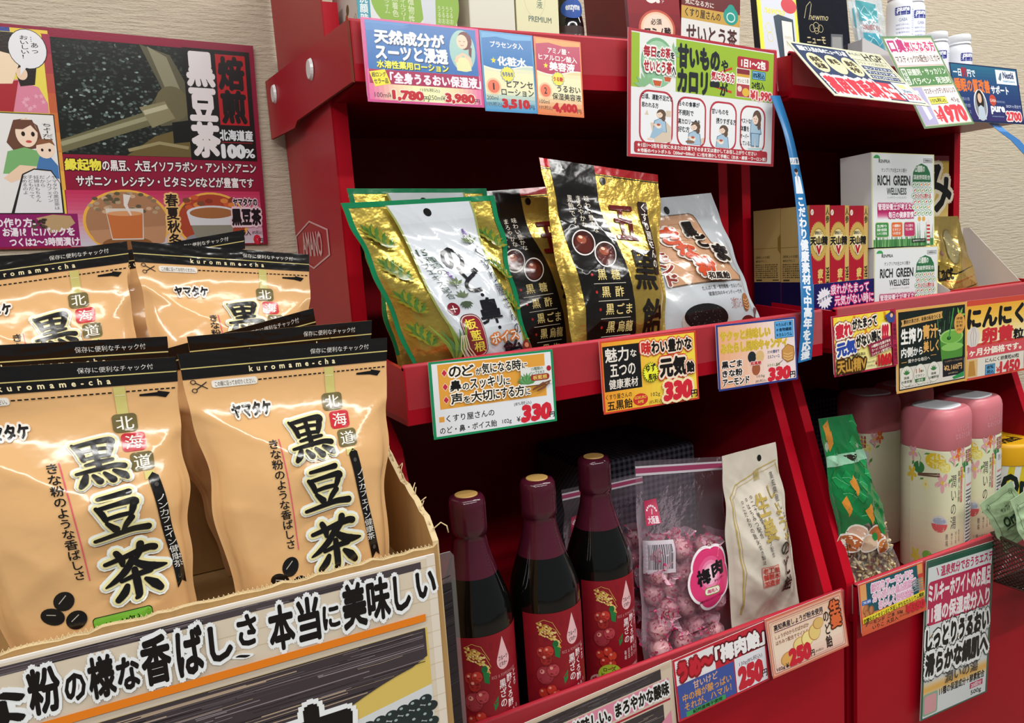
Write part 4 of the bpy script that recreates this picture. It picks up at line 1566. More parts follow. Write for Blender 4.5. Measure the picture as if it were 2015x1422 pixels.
def c_throat(a):
    a.R(0, 0, 100, 100, '1f8a58')
    a.R(2.2, 3, 98, 97, 'e2e4e8')
    a.R(6.5, 4.5, 92.5, 62.5, 'e0a040')
    k, w = '1c1a18', 'f6efe0'
    for i, (y, t) in enumerate(((9, [('の', 14, 23), ('ど', 24, 33), ('が', 34.5, 39), ('気になる', 39.5, 63), ('時', 64, 71), ('に', 72, 76)]), (27, [('鼻', 14, 22.5), ('の', 23.5, 28.5), ('スッキリ', 29.5, 55), ('に', 56, 61)]),
                                 (44, [('声', 14, 22.5), ('を', 23.5, 28.5), ('大切', 29.5, 46), ('にする', 47, 64), ('方', 65, 72), ('に', 73, 77)]))):
        a.G([(9, y + 7), (11.4, y + 1.5), (13.8, y + 7), (11.4, y + 12.5)], 'f2d8c8')
        a.G([(9.4, y + 7), (11.4, y + 2.5), (13.4, y + 7), (11.4, y + 11.5)], 'c02e44')
        for c, x0, x1 in t:
            small = (x1 - x0) / len(c) < 5.6
            a.T(c, x0 + 1, y + (5 if small else 0), x1 + 1, y + 13.5, k, .025, halo=[(w, .12)])
    a.R(71, 21, 97, 46, 'dfe0dc')
    leafsprig(a, 76, 44, 9, '4e8a50', 9, -90, '6a9e62')
    a.T('15種類の', 80, 21.5, 90, 26, '4a6a50', .01)
    a.T('ハーブエキス', 79, 26.5, 91, 31, '4a6a50', .01)
    a.E(95, 25, 2, 3.8, 'a82838', 14)
    a.R(79, 31.5, 95, 40, '9a3430', .003)
    a.T('板藍根', 81, 33, 93, 38.6, 'e8c868', .02)
    for p in ([(80, 52), (88, 46), (96, 42)], [(84, 54), (90, 50), (95, 44)], [(82, 50), (90, 44)]):
        a.L(p, [1.2, 1.8, .8][:len(p)], '7a4a34')
    a.R(5, 72, 9, 79, 'e0a040')
    a.T('くすり屋さんの', 10.5, 71, 48, 80, k, .012)
    a.T('のど・鼻・ボイス飴', 5, 85.5, 49.5, 94.5, k, .012)
    a.T('102g', 54, 87, 61.5, 94, k, .01)
    a.T('(8%税込)', 64.5, 66, 79, 72, k)
    a.T('¥', 66, 86, 69, 93, k, .01)
    a.T('330', 70.5, 73.5, 94, 93.5, 'd02838', .08, slant=.12)
    a.T('円', 94, 86, 98, 93, k, .02)


def c_gokuro(a):
    a.R(0, 0, 100, 100, 'd0442c')
    a.grad(2, 2.6, 98, 97.4, ['e8962e', 'eeb43a', 'f0d64a', 'f0d448'], 16, True)
    a.R(2.6, 8, 40, 70, '1c1a1a')
    w, k = 'ebe2d6', '1a1614'
    a.T('魅力', 5, 11, 28, 30, w, .02)
    a.T('な', 30, 16, 36, 26, w, .02)
    a.T('五つの', 9, 34, 34, 50, w, .02)
    a.T('健康素材', 7, 54, 36, 67, w, .015)
    for x0, x1, t, y0, y1 in ((41.5, 51, '味', 8, 25), (51.5, 94, 'わい豊かな', 8, 25)):
        a.T(t, x0, y0, x1, y1, k if t != '味' else 'c8302c', .05, halo=[('d03a28', .2), ('f0d8c0', .12)])
    a.T('元気', 59, 34, 86, 60, k, .06, halo=[('d03a28', .18), ('f2dcc4', .12)])
    a.T('飴', 87, 43, 95, 58, k, .06, halo=[('d03a28', .18), ('f2dcc4', .12)])
    a.star(49, 51, 9, '4e7a20', 22, .78)
    a.star(49, 51, 8.2, 'f0ee3c', 22, .78)
    a.T('ゆず', 44, 39, 54, 50, k, .03)
    a.T('風味', 46, 53, 54.5, 62, k, .03)
    a.T('くすり屋さんの', 3, 74, 29, 81, k, .01)
    a.T('五黒飴', 4, 83, 29, 96, k, .02)
    a.E(37.5, 87, 7.6, 8.6, 'c8342c', 22)
    a.T('GOKURO', 31.5, 82, 43.5, 86, 'f2c848', .02)
    a.T('AME', 34.5, 88, 40.5, 92, 'f2c848', .02)
    a.T('102g', 48.5, 80, 58, 87, k)
    a.T('(8%税込)', 46, 90, 60.5, 97, k)
    a.T('330', 62, 70, 90, 93, 'd02838', .085, slant=.1, halo=[('f4dcb0', .11)])
    a.T('円', 90.6, 85, 97, 95, k, .03)


def c_kinako(a):
    a.R(0, 0, 100, 100, '2f3f86')
    a.grad(2.2, 3, 97.8, 97, ['e8a880', 'eabca0', 'ecd4cc', 'ead8d6'], 14, True)
    k = '1d1a1c'
    for t, x0, y0, x1, y1 in (('サクッと美味しい', 5, 11, 66, 25), ('みたらし風味キャンディ', 5, 29, 87, 44)):
        a.T(t, x0, y0, x1, y1, '5a3416', .02, halo=[('e2c040', .09)])
        a.T(t, x0, y0, x1, y1, 'e8c850', .0)
        a.T(t, x0, y0, x1, y1, '5a3416', -.0)
        a.it.pop()
    a.R(72, 4, 96.5, 31, '255a80')
    a.R(72.5, 4.6, 96, 30.4, '5aa2d8')
    for i, t in enumerate(('＊たんぱく質', '＊食物繊維', '＊カルシウム')):
        a.T(t, 74, 7 + i * 8, 94, 12.5 + i * 8, '16304a', .03)
    for i, t in enumerate(('黒ごま', 'きな粉', 'アーモンド')):
        a.T(t, 5, 56 + i * 13.5, (29, 29, 37)[i], 66.5 + i * 13.5, k, .04, halo=[('f2e4dc', .12)])
    a.E(42, 55, 5.2, 9, '22282c', 18)
    a.E(52, 55, 5.4, 9, 'd8b47a', 18)
    a.E(46.5, 74, 5.2, 10, 'a05a3a', 18, 10)
    a.T('和風飴', 40, 62, 53, 67.5, 'c03a3a', .05, halo=[('f0dcd8', .12)])
    a.T('3つの素材で', 62, 48, 77, 53, '2f4a7a', .03)
    a.T('ミルフィーユ', 62, 56, 77, 61, '2f4a7a', .03)
    a.T('みたらし風味', 61, 69, 77, 73.5, '6a8a4a', .02)
    a.G([(80, 50), (88, 41), (96, 46), (97, 58), (95, 68), (87, 71), (80, 63)], '9a6a38')
    a.G([(81, 50), (88, 42.5), (95, 47), (96, 58), (94, 66.5), (87, 69), (81, 62)], 'c8924e')
    for i in range(3):
        a.L([(82, 55 + i * 4.4), (88, 58 + i * 4.4), (94, 56 + i * 4.4)], .9, 'e0b67a')
    a.L([(72, 74), (81, 66)], .5, '3a2a1c')
    a.T('103g', 47, 84, 57, 89, k)
    a.T('(8%税込)', 45, 91, 59, 96.5, k)
    a.T('330', 62, 77, 89, 95, 'd02838', .085, slant=.1)
    a.T('円', 90, 86, 96.6, 95.5, k, .03)


def c_tenzan(a):
    a.R(0, 0, 100, 100, 'b02440')
    a.grad(2.5, 2.5, 91, 97, ['f0d23a', 'f2de58', 'f0e48a', 'eee6a8'], 16)
    k, w = '1c1614', 'f4ead8'
    r = random.Random(2)
    for i in range(10):
        x = 8 + i * 8
        a.G([(x, 4 + (i % 3) * 9), (x + 3, 3 + (i % 3) * 9), (x + 7, 14 + (i % 3) * 12), (x + 2, 18 + (i % 3) * 10)], 'e0901c' if i % 2 else 'f2e06a')
    a.T('疲れ', 5, 14, 29, 36, 'c8283c', .07, halo=[('7a1a20', .2), (w, .14)], rot=-4)
    a.T('がたまって', 30, 8, 68, 24, k, .06, halo=[('b8402c', .2), (w, .14)], rot=-4)
    a.T('元気', 5, 44, 33, 66, '2c46a0', .07, halo=[('7a1a20', .2), (w, .14)], rot=-5)
    a.T('がない時に', 34, 35, 74, 54, k, .06, halo=[('b8402c', .2), (w, .14)], rot=-6)
    a.T('!!!', 75, 27, 84, 48, 'c8283c', .09, slant=.1, halo=[(w, .14)])
    a.G([(52, 55), (90, 45), (91, 66), (56, 76)], '8c2440')
    for i, t in enumerate(('14種類の生薬が体を', 'カーッ！と効きます！！', 'シャキッ！と働き盛りに')):
        a.T(t, 57, 53.5 + i * 6.6, 88, 58.5 + i * 6.6, w, .02, rot=-8)
    a.T('第2類医薬品', 27, 66, 48, 70.5, k, .01)
    a.T('天山精V', 4, 74, 48, 95, '8a5a1c', .07, halo=[('3a240c', .13)])
    a.T('天山精V', 4, 74, 48, 95, 'c89a40', .02)
    a.T('50ml×3本', 49, 82, 62, 86.5, k)
    a.T('(10%税込)', 49, 89, 62, 93.5, k)
    a.T('¥', 64, 85, 67, 92, 'c01c28', .03)
    a.T('1060', 67, 76, 87.5, 93, 'c01c28', .09)
    a.T('円', 88, 86, 91, 92, k, .02)
    a.R(91, 2.5, 98, 97, 'a82448')
    a.T('滋養強壮・肉体疲労に', 92, 26, 97.4, 95, '5a1030', .02, vert=True)
    a.G([(80, 10), (90, 4), (97, 12), (94, 24), (85, 22)], '3a4a8a')
    a.E(91.5, 9, 3.4, 5, '4a2a24', 14)
    a.E(90.6, 11, 2.4, 3.6, 'e4b898', 14)


def c_aojiru(a):
    a.R(0, 0, 100, 100, 'dca754')
    a.R(3, 3.2, 97, 97, '201c18')
    a.R(4.4, 4.6, 96, 95.6, '17201a')
    a.R(4.4, 70, 96, 95.6, 'd5cfc4')
    r = random.Random(4)
    for i in range(46):
        x = r.uniform(56, 94)
        y = r.uniform(6, 46)
        a.L([(x, y), (x + r.uniform(-2, 2), y + r.uniform(6, 16))], .5, r.choice(('2c5a30', '3c7a3a', '1e4426', '58964a')))
    # glass of green juice
    a.G([(60, 40), (94, 34), (93, 66), (88, 82), (66, 82), (62, 66)], '4d8a34')
    a.E(77, 41, 17, 9, '9cc86c', 26)
    a.E(77, 41.5, 15, 7.6, '6faa46', 26)
    a.E(73, 42.5, 3, 2.4, '1c4a20', 14)
    a.E(78, 54, 16, 5, '86bc5c', 24)
    a.L([(73, 43), (80, 6)], 1.7, '3a8a40')
    leafsprig(a, 89, 17, 9, '7cb64e', 3, -60)
    a.E(88.6, 26, 8, 13, 'd8a04c', 24)
    for i, t in enumerate(('生搾り国産', 'だから', '新鮮・青臭さ', '少ない')):
        a.T(t, 84, 18 + i * 4.6, 93, 21.4 + i * 4.6, '3a2a16', .02)
    a.G([(6.4, 13), (64, 8), (63, 12), (64, 16.5), (6.4, 21), (8, 17)], 'd2a25a')
    a.T('素材の良さが、未来の私をつくる', 10, 12, 61, 17, '2a1c12', .03, rot=-2)
    w, g = 'f0ede6', 'e0a858'
    a.T('生搾り', 6.6, 24, 35, 42, w, .04)
    a.T('青汁', 36, 22.5, 57, 39, g, .04)
    a.T('で', 57.6, 30.6, 61.5, 38, w, .02)
    a.T('内側', 6.6, 46.5, 22, 58, w, .03)
    a.T('から', 23, 48, 35.6, 57, w, .03)
    a.T('美しく', 37, 42, 58, 55.5, g, .03)
    a.R(6.6, 63.6, 14, 64.2, g)
    a.T('健やかな毎日へ', 15.6, 60.8, 46, 65.4, 'e8e2d4', .01)
    a.R(47, 60, 55, 60.6, g)
    for i, (x, t1, t2, t3) in enumerate(((13.5, '', '国産', '大麦若葉'), (32, '11', '種の', 'ビタミン'), (51, '', '国産', '22種野菜'))):
        a.E(x, 81, 8.8, 12.6, '5a7a54', 26)
        a.E(x, 81, 8.4, 12.2, 'ddd8cc', 26)
        if t1:
            a.T(t1, x - 5.6, 74, x - .6, 79, 'c86a4a', .03)
            a.T(t2, x + .4, 76, x + 5, 79, '3a4a34', .02)
            a.T(t3, x - 6, 81, x + 6, 84.4, '3a4a34', .02)
            a.R(x - 7, 86, x + 7, 90.4, '3a6a3a', .001)
            a.T('1日分', x - 4, 86.8, x + 4, 89.8, 'e6ead8', .02)
        else:
            leafsprig(a, x, 79.4, 5.4, '3f7a42', 5, -90)
            a.T(t2, x - 3.4, 81.4, x + 3.4, 84.4, '3a4a34', .02)
            a.T(t3, x - 7, 86, x + 7, 89.2, '3a4a34', .02)
    a.R(64, 68, 95.4, 90, '1c1a1c')
    a.T('リッチグリーンウェルネス', 67, 70, 93, 72.6, 'c8a878')
    a.T('¥2,160円', 66, 76, 92, 83.4, 'd8a868', .03)
    a.T('(8%税込)', 72, 85.6, 86, 88, 'b8a488')
    a.G([(78, 92), (95.4, 87), (95.4, 93.4), (80, 95)], '2f8a4a')
    a.T('※写真はイメージです。', 6.4, 92.6, 50, 94.4, '5a544a')


def c_garlic(a):
    """two panels on one long strip: the garlic one and the start of the oyster one"""
    a.R(0, 0, 100, 100, 'cc4a34')
    a.grad(0, 7, 63.5, 55, ['e8a634', 'ecbc50', 'f0d890', 'f0e6c8'], 12)
    k, w = '16120f', 'f2ead8'
    a.T('にんにく', 1.5, 11, 61, 35, k, .06)
    a.E(7.5, 46, 6.8, 13, 'd9d0c8', 24)
    for d in (-3, 0, 3):
        a.L([(7.5 + d * .3, 34), (7.5 + d, 44), (7.5 + d * .6, 57)], .5, 'b0a298')
    a.T('卵黄', 17, 37, 50, 57, 'c82c34', .05)
    a.T('粒', 51, 43, 62, 56, k, .04)
    a.R(64, 7, 100, 55, 'ecdce0')
    a.T('すっ', 66, 11, 95, 31, k, .06)
    a.E(73, 44, 8.5, 11, '2a2a2a', 22)
    a.E(72, 43, 7, 8.6, 'd0cdc8', 20)
    a.E(72.6, 43.6, 4.4, 5, '9a948c', 16)
    a.T('牡', 82, 36, 98, 56, 'c82c34', .05)
    a.R(0, 58, 100, 73, 'd05058')
    a.T('1ヶ月分価格です。', 0.5, 61, 60, 70, w, .04)
    a.T('お試し下さい', 64, 60, 99, 69, w, .04)
    a.R(0, 73, 63.5, 97, 'ddd6c8')
    a.R(.8, 74, 12.8, 96.6, 'd8b27a')
    a.G([(4, 76), (9, 76), (11, 95), (3, 95)], 'b8863a')
    a.T('にんにく卵黄粒60粒', 21, 75.5, 58, 81, k, .02)
    a.R(21, 83.6, 31.6, 97, '1f4f7a')
    a.R(21.6, 84.4, 31, 96.4, '5a9cc8')
    a.T('8%', 23, 85.4, 30, 89.6, '14303e', .03)
    a.T('税込', 23, 91, 30, 95.4, '14303e', .03)
    a.T('¥', 33, 89, 37, 96, 'c82c34', .02)
    a.T('1450', 37.6, 83.4, 59, 97, 'c82c34', .06)
    a.R(64, 73, 100, 97, 'e0d4cc')
    a.R(66, 74, 78, 95, '5a3030')
    a.E(72, 84, 4, 7, 'a84a44', 16)
    a.T('すっぽん牡蠣', 82, 76, 99, 82, k, .02)


def c_almond(a):
    a.R(0, 0, 100, 100, 'd0583a')
    a.grad(2, 3, 98, 97, ['e0985a', 'd8a268', 'd87a50', 'd05a38'], 14)
    a.R(11, 3, 90, 62, '1f5660')
    w = 'f0d8e8'
    for t, x0, y0, x1, y1 in (('細切りアーモンドに', 18, 8, 82, 24), ('カリポリ小魚&胡麻で', 19, 26, 86, 43), ('おいしく栄養補給', 27, 45, 80, 60)):
        a.T(t, x0, y0, x1, y1, 'd0508e', .05, halo=[('f4e6ee', .12)])
        a.T(t, x0, y0, x1, y1, w, .0)
    a.R(3, 34, 17, 43, '3c66b0')
    a.T('丁寧に厳選', 4, 36, 16, 41, 'dfe6f2', .02)
    for x, y, r_ in ((8, 52, 40), (16, 58, 10), (10, 63, -30)):
        a.E(x, y, 4, 10, '9a5a34', 18, r_)
        a.E(x - .6, y - 1, 2.6, 7.6, 'bc7a4c', 16, r_)
    for q in range(5):
        a.L([(78, 34 + q * 5), (86, 31 + q * 5), (97, 33 + q * 5)], [.6, 2.2, .5], '7a8a8c')
    a.R(90, 22, 98, 30, 'c84038')
    a.G([(2, 66), (98, 58), (98, 69), (2, 77)], 'ecd838')
    a.T('抗酸化のビタミンEと不足しがちなカルシウム補給', 3, 64, 97, 73, '2a2418', .03, rot=-3)
    a.T('アーモンド ごま 52g', 5, 77, 62, 85.5, '2a1c16', .02)
    a.T('いりこ 大豆入', 16, 87.5, 55, 95.5, '2a1c16', .02)
    a.T('(8%税込)', 57, 88, 70, 94, '6a3424')
    a.T('¥350', 68, 74, 97, 90, 'c82434', .07)


def c_bath(a):
    a.R(0, 0, 100, 100, '3f5f4e')
    a.R(3, 1.4, 97, 99, 'd5d9d9')
    a.R(3, 1.4, 97, 4.6, '2f5a48')
    a.L([(15, 6), (18, 11)], 1.2, 'b82c56')
    a.T('温泉気分でおうちエステ', 21, 5.8, 98, 12.2, 'b82c56', .03)
    a.R(4, 13.6, 97, 41, 'b5294f', .006)
    a.T('ミルキーホワイトのお風呂', 5, 15.6, 96, 26.6, 'eee4e6', .045)
    a.T('11種の保湿成分入り', 5, 29, 96, 39.6, 'eee4e6', .045)
    for y0, c in ((46, 'e2a94a'), (60, 'e2a94a'), (76, 'e2a94a')):
        a.grad(3, y0, 97, y0 + 11, ['d5d9d9', c, 'd5d9d9'], 10)
    k, w = '17130f', 'eef0ee'
    for t, y0, y1 in (('しっとりうるおい', 43.6, 56), ('滑らかな絹肌へ', 59, 72)):
        a.T(t, 3.5, y0, 96, y1, k, .07, halo=[('2a2622', .24), (w, .18)])
    a.T('潤いの湯', 33, 74.4, 82, 81.6, '3e3a38', .01)
    a.T('11種の保湿成分＋酵素配合', 26, 83.4, 94, 88.4, k, .03)
    a.R(3, 84, 24, 98, '8cab90', .004)
    a.R(5, 85.4, 22, 97, 'd69aa0', .004)
    a.R(72, 89.2, 92, 93, 'b8385a', .001)
    a.T('20回分', 74, 89.8, 90, 92.6, 'f2e4e8', .02)
    a.T('500g', 74, 94.4, 90, 98, k, .02)


def c_vinegar(a):
    a.R(0, 0, 100, 100, 'd8c4ae')
    a.R(0, 3.4, 99, 10, 'cdb79f')
    a.R(0, 6, 92, 21, '3f383a')
    r = random.Random(9)
    for q in range(50):
        u0, v0 = r.random() * 84, 6.4 + r.random() * 14
        a.R(u0, v0, min(91.6, u0 + r.uniform(4, 16)), v0 + .4, r.choice(('201a1c', '857b80', '6a6064')))
    a.R(0, 23, 97, 49, 'e08aa2')
    k, w = '17110f', 'f0f0ee'
    for x0, x1, t in ((6, 31, '飲み心地'), (33, 57, '美味しい。'), (60.5, 96.5, 'まろやかな酸味')):
        a.T(t, x0, 27, x1, 46, k, .05, halo=[(w, .16)])
    a.R(0, 52, 97, 55, 'a8243a')
    a.R(0, 57, 92, 100, '3f383a')
    for q in range(60):
        u0, v0 = r.random() * 80, 58 + r.random() * 40
        a.R(u0, v0, min(91.6, u0 + r.uniform(6, 20)), v0 + .6, r.choice(('201a1c', '857b80', 'a89684')))
    a.G([(97, 70), (80, 100), (97, 100)], 'dc8aa0')


def c_plum(a):
    a.R(0, 0, 100, 100, 'c02838')
    a.R(2, 4, 43, 43, 'e4e2e4')
    a.T('うめ～', 5, 11, 40, 37, 'c42434', .09, halo=[('8a1420', .12)])
    a.T('「梅肉飴」', 44, 9, 98, 36, 'f0ecec', .06, halo=[('5a0e18', .09)])
    a.R(2, 43, 62, 96, '40549a')
    o = 'd89a4c'
    for t, x0, y0, x1, y1, c in (('甘いけど', 18, 46, 44, 58, 'e0b08a'), ('中の梅が酸っぱい', 6, 60, 58, 73, o), ('それが、ハマル！', 7, 75, 57, 87, o)):
        a.T(t, x0, y0, x1, y1, c, .02)
    a.R(8, 89, 50, 97, '3f9a5a')
    a.T('紀州産梅干使用', 15, 90, 46, 96, '1a2a1c', .03)
    a.R(63, 40, 98, 96, 'e2e0e6')
    a.T('130g(8%税込)', 68, 48, 94, 57, '2a2a30')
    a.T('250', 66, 60, 92, 91, 'c42434', .09, slant=.08)
    a.T('円', 92.4, 78, 97.6, 90, '2a2226', .02)


def c_ginger(a):
    a.R(0, 0, 100, 100, 'c87058')
    a.R(1.4, 4, 98.4, 97, 'dca08a')
    a.grad(4, 9, 95.6, 93, ['e0b89c', 'e6ccb4', 'e8d2bc', 'e2b8a8'], 12)
    a.rrect(3.4, 8, 96.4, 94, .35, '7a3a34', .002)
    a.rrect(5.4, 11, 94.4, 91, .25, '7a3a34', .004)
    k = '2c1c18'
    a.T('高知県産しょうが粉末使用', 9, 15, 72, 25, '2a2430', .03)
    a.R(9, 26.6, 72, 27.8, '5a2a50')
    for t, x0, y0, x1, y1 in (('しょうがのからだぽかぽか', 9, 32, 52, 39), ('はちみつ配合でマイルド。', 9, 42, 52, 49)):
        a.T(t, x0, y0, x1, y1, '8a5a3c', .02)
    r = random.Random(3)
    for cx, cy, rx, ry, c in ((22, 78, 10, 12, 'd8a45a'), (38, 62, 9, 12, 'e4cc84'), (48, 58, 8, 13, 'ead88e'), (58, 52, 8, 14, 'e2c478'), (64, 40, 7, 10, 'd8b06a')):
        a.E(cx, cy, rx, ry, 'b8864a', 22)
        a.E(cx + .4, cy, rx - .8, ry - 1.2, c, 22)
    a.T('のど飴', 71, 26, 79, 88, k, .02, vert=True)
    a.T('生姜', 81, 12, 94, 58, 'd8683a', .05, vert=True, halo=[('4a2014', .10)])
    a.T('102g', 6, 86, 16, 92, k, .02)
    a.T('¥', 17.4, 84, 21, 92, k, .02)
    a.T('250', 23, 66, 49, 90, 'c42434', .09, slant=.08)
    a.T('円', 50, 80, 54.6, 90, k, .02)
    a.T('(8%税込)', 56, 83, 67, 88, k)


G_TOP, G_MID, G_LOW = 'price cards on the top trays', 'price cards on the middle trays', 'price cards on the lowest trays'
CARDS = [
    ('lotion', ((.2395, -.3520, 1.6299), (.1240, 0, -.0032), (-.0020, -.0060, -.0794)), c_lotion, 'blue and pink price card with a smiling woman in an oval', G_TOP, {'rad': .006}),
    ('blue', ((.3646, -.3520, 1.6257), (.0620, 0, -.0018), (-.0023, -.0060, -.0816)), wave_card('3078b8', '6aa8d4', '4a94c8', [('プラセンタ入', 18, 80)], '化粧水', True, '1', 'もちもち', 'ヒアンセ', 'ローション', '200ml', '3,510'), 'narrow pale blue price card reading 3,510', G_TOP, {'rad': .006}),
    ('orange', ((.4284, -.3520, 1.6236), (.0586, 0, -.0029), (-.0040, -.0060, -.0817)), wave_card('b82c54', 'ea9a54', 'e07a48', [('アミノ酸・', 28, 74), ('ヒアルロン酸入', 8, 90)], '美容液', True, '2', 'うる艶', 'うるおい', '保湿美容液', '100ml', '4,400'), 'narrow orange and crimson price card reading 4,400', G_TOP, {'rad': .006}),
    ('tea', ((.5493, -.3560, 1.6396), (.2277, 0, -.0146), (-.0091, 0, -.1420)), c_tea, 'large green and white sign with four drawings of a woman in pale blue', G_TOP, {'rad': .0005}),
    ('newmo', ((.7992, -.3520, 1.6402), (.1771, 0, -.0086), (-.0041, -.0740, -.0856)), c_newmo, 'navy card with three yellow ovals, jutting out from the lip', G_TOP, {'rad': .0005, 'bend': .004, 'fin': 'd'}),
    ('breath', ((.9779, -.3520, 1.6561), (.1068, 0, .0076), (.0094, -.0597, -.1330)), c_breath, 'tall pink and green price card reading 1970, jutting out from the lip', G_TOP, {'rad': .0005, 'fin': 'd'}),
    ('sleep', ((1.1258, -.3520, 1.6291), (.1668, 0, -.0030), (-.0016, -.0152, -.0865)), c_sleep, 'dark blue price card with orange lettering and a small portrait oval', G_TOP, {'rad': .0005}),
    ('throat', ((.2538, -.4180, 1.3002), (.1366, 0, -.0036), (-.0020, -.0040, -.0744)), c_throat, 'green rimmed white and orange price card reading 330', G_MID, {'rad': .005}),
    ('gokuro', ((.4477, -.4180, 1.2979), (.1311, 0, -.0022), (-.0013, -.0040, -.0786)), c_gokuro, 'yellow orange price card with a black lettered block, reading 330', G_MID, {'rad': .005}),
    ('kinako', ((.6086, -.4180, 1.2984), (.1273, 0, -.0027), (-.0016, -.0040, -.0771)), c_kinako, 'blue rimmed salmon pink price card with a caramel drop, reading 330', G_MID, {'rad': .004}),
    ('tenzan', ((.7989, -.4180, 1.2894), (.1213, 0, -.0005), (-.0003, -.0040, -.0775)), c_tenzan, 'crimson rimmed yellow price card reading 1060', G_MID, {'rad': .005}),
    ('aojiru', ((.9188, -.4200, 1.2864), (.1521, 0, -.0023), (-.0017, -.0030, -.1133)), c_aojiru, 'black card in a gold rim with a glass of green juice', G_MID, {'rad': .005}),
    ('garlic', ((1.0744, -.4180, 1.2845), (.2246, 0, -.0044), (-.0023, 0, -.1162)), c_garlic, 'red rimmed yellow and pink card reading 1450 beside the black and gold card', G_MID, {'rad': .001}),
    ('almond', ((.8104, -.4470, .9384), (.1300, 0, -.0004), (-.0002, -.0060, -.0690)), c_almond, 'orange and teal price card reading 350, below the snack bag', G_LOW, {'rad': .005}),
    ('bath', ((.9408, -.4520, .9395), (.1541, 0, -.0069), (-.0170, 0, -.2350)), c_bath, 'tall grey and crimson banner card hanging below the bath salt bottles', G_LOW, {'rad': .001}),
    ('vinegar', ((.3010, -.4480, .9226), (.2017, 0, .0096), (.0026, 0, -.0850)), c_vinegar, 'pink and charred-wood card in front of the vinegar bottles', G_LOW, {'rad': .001}),
    ('plum', ((.5037, -.4480, .9312), (.1397, 0, .0060), (.0032, -.0040, -.0749)), c_plum, 'red, blue and white price card reading 250', G_LOW, {'rad': .001}),
    ('ginger', ((.6431, -.4500, .9401), (.1318, 0, .0024), (.0013, -.0100, -.0722)), c_ginger, 'peach price card with ginger slices, reading 250', G_LOW, {'rad': .004}),
]
for key, fr, fn_, lab, grp, kw in CARDS:
    card('price_card', frame(*fr), fn_, lab, 'price card', grp, **kw)
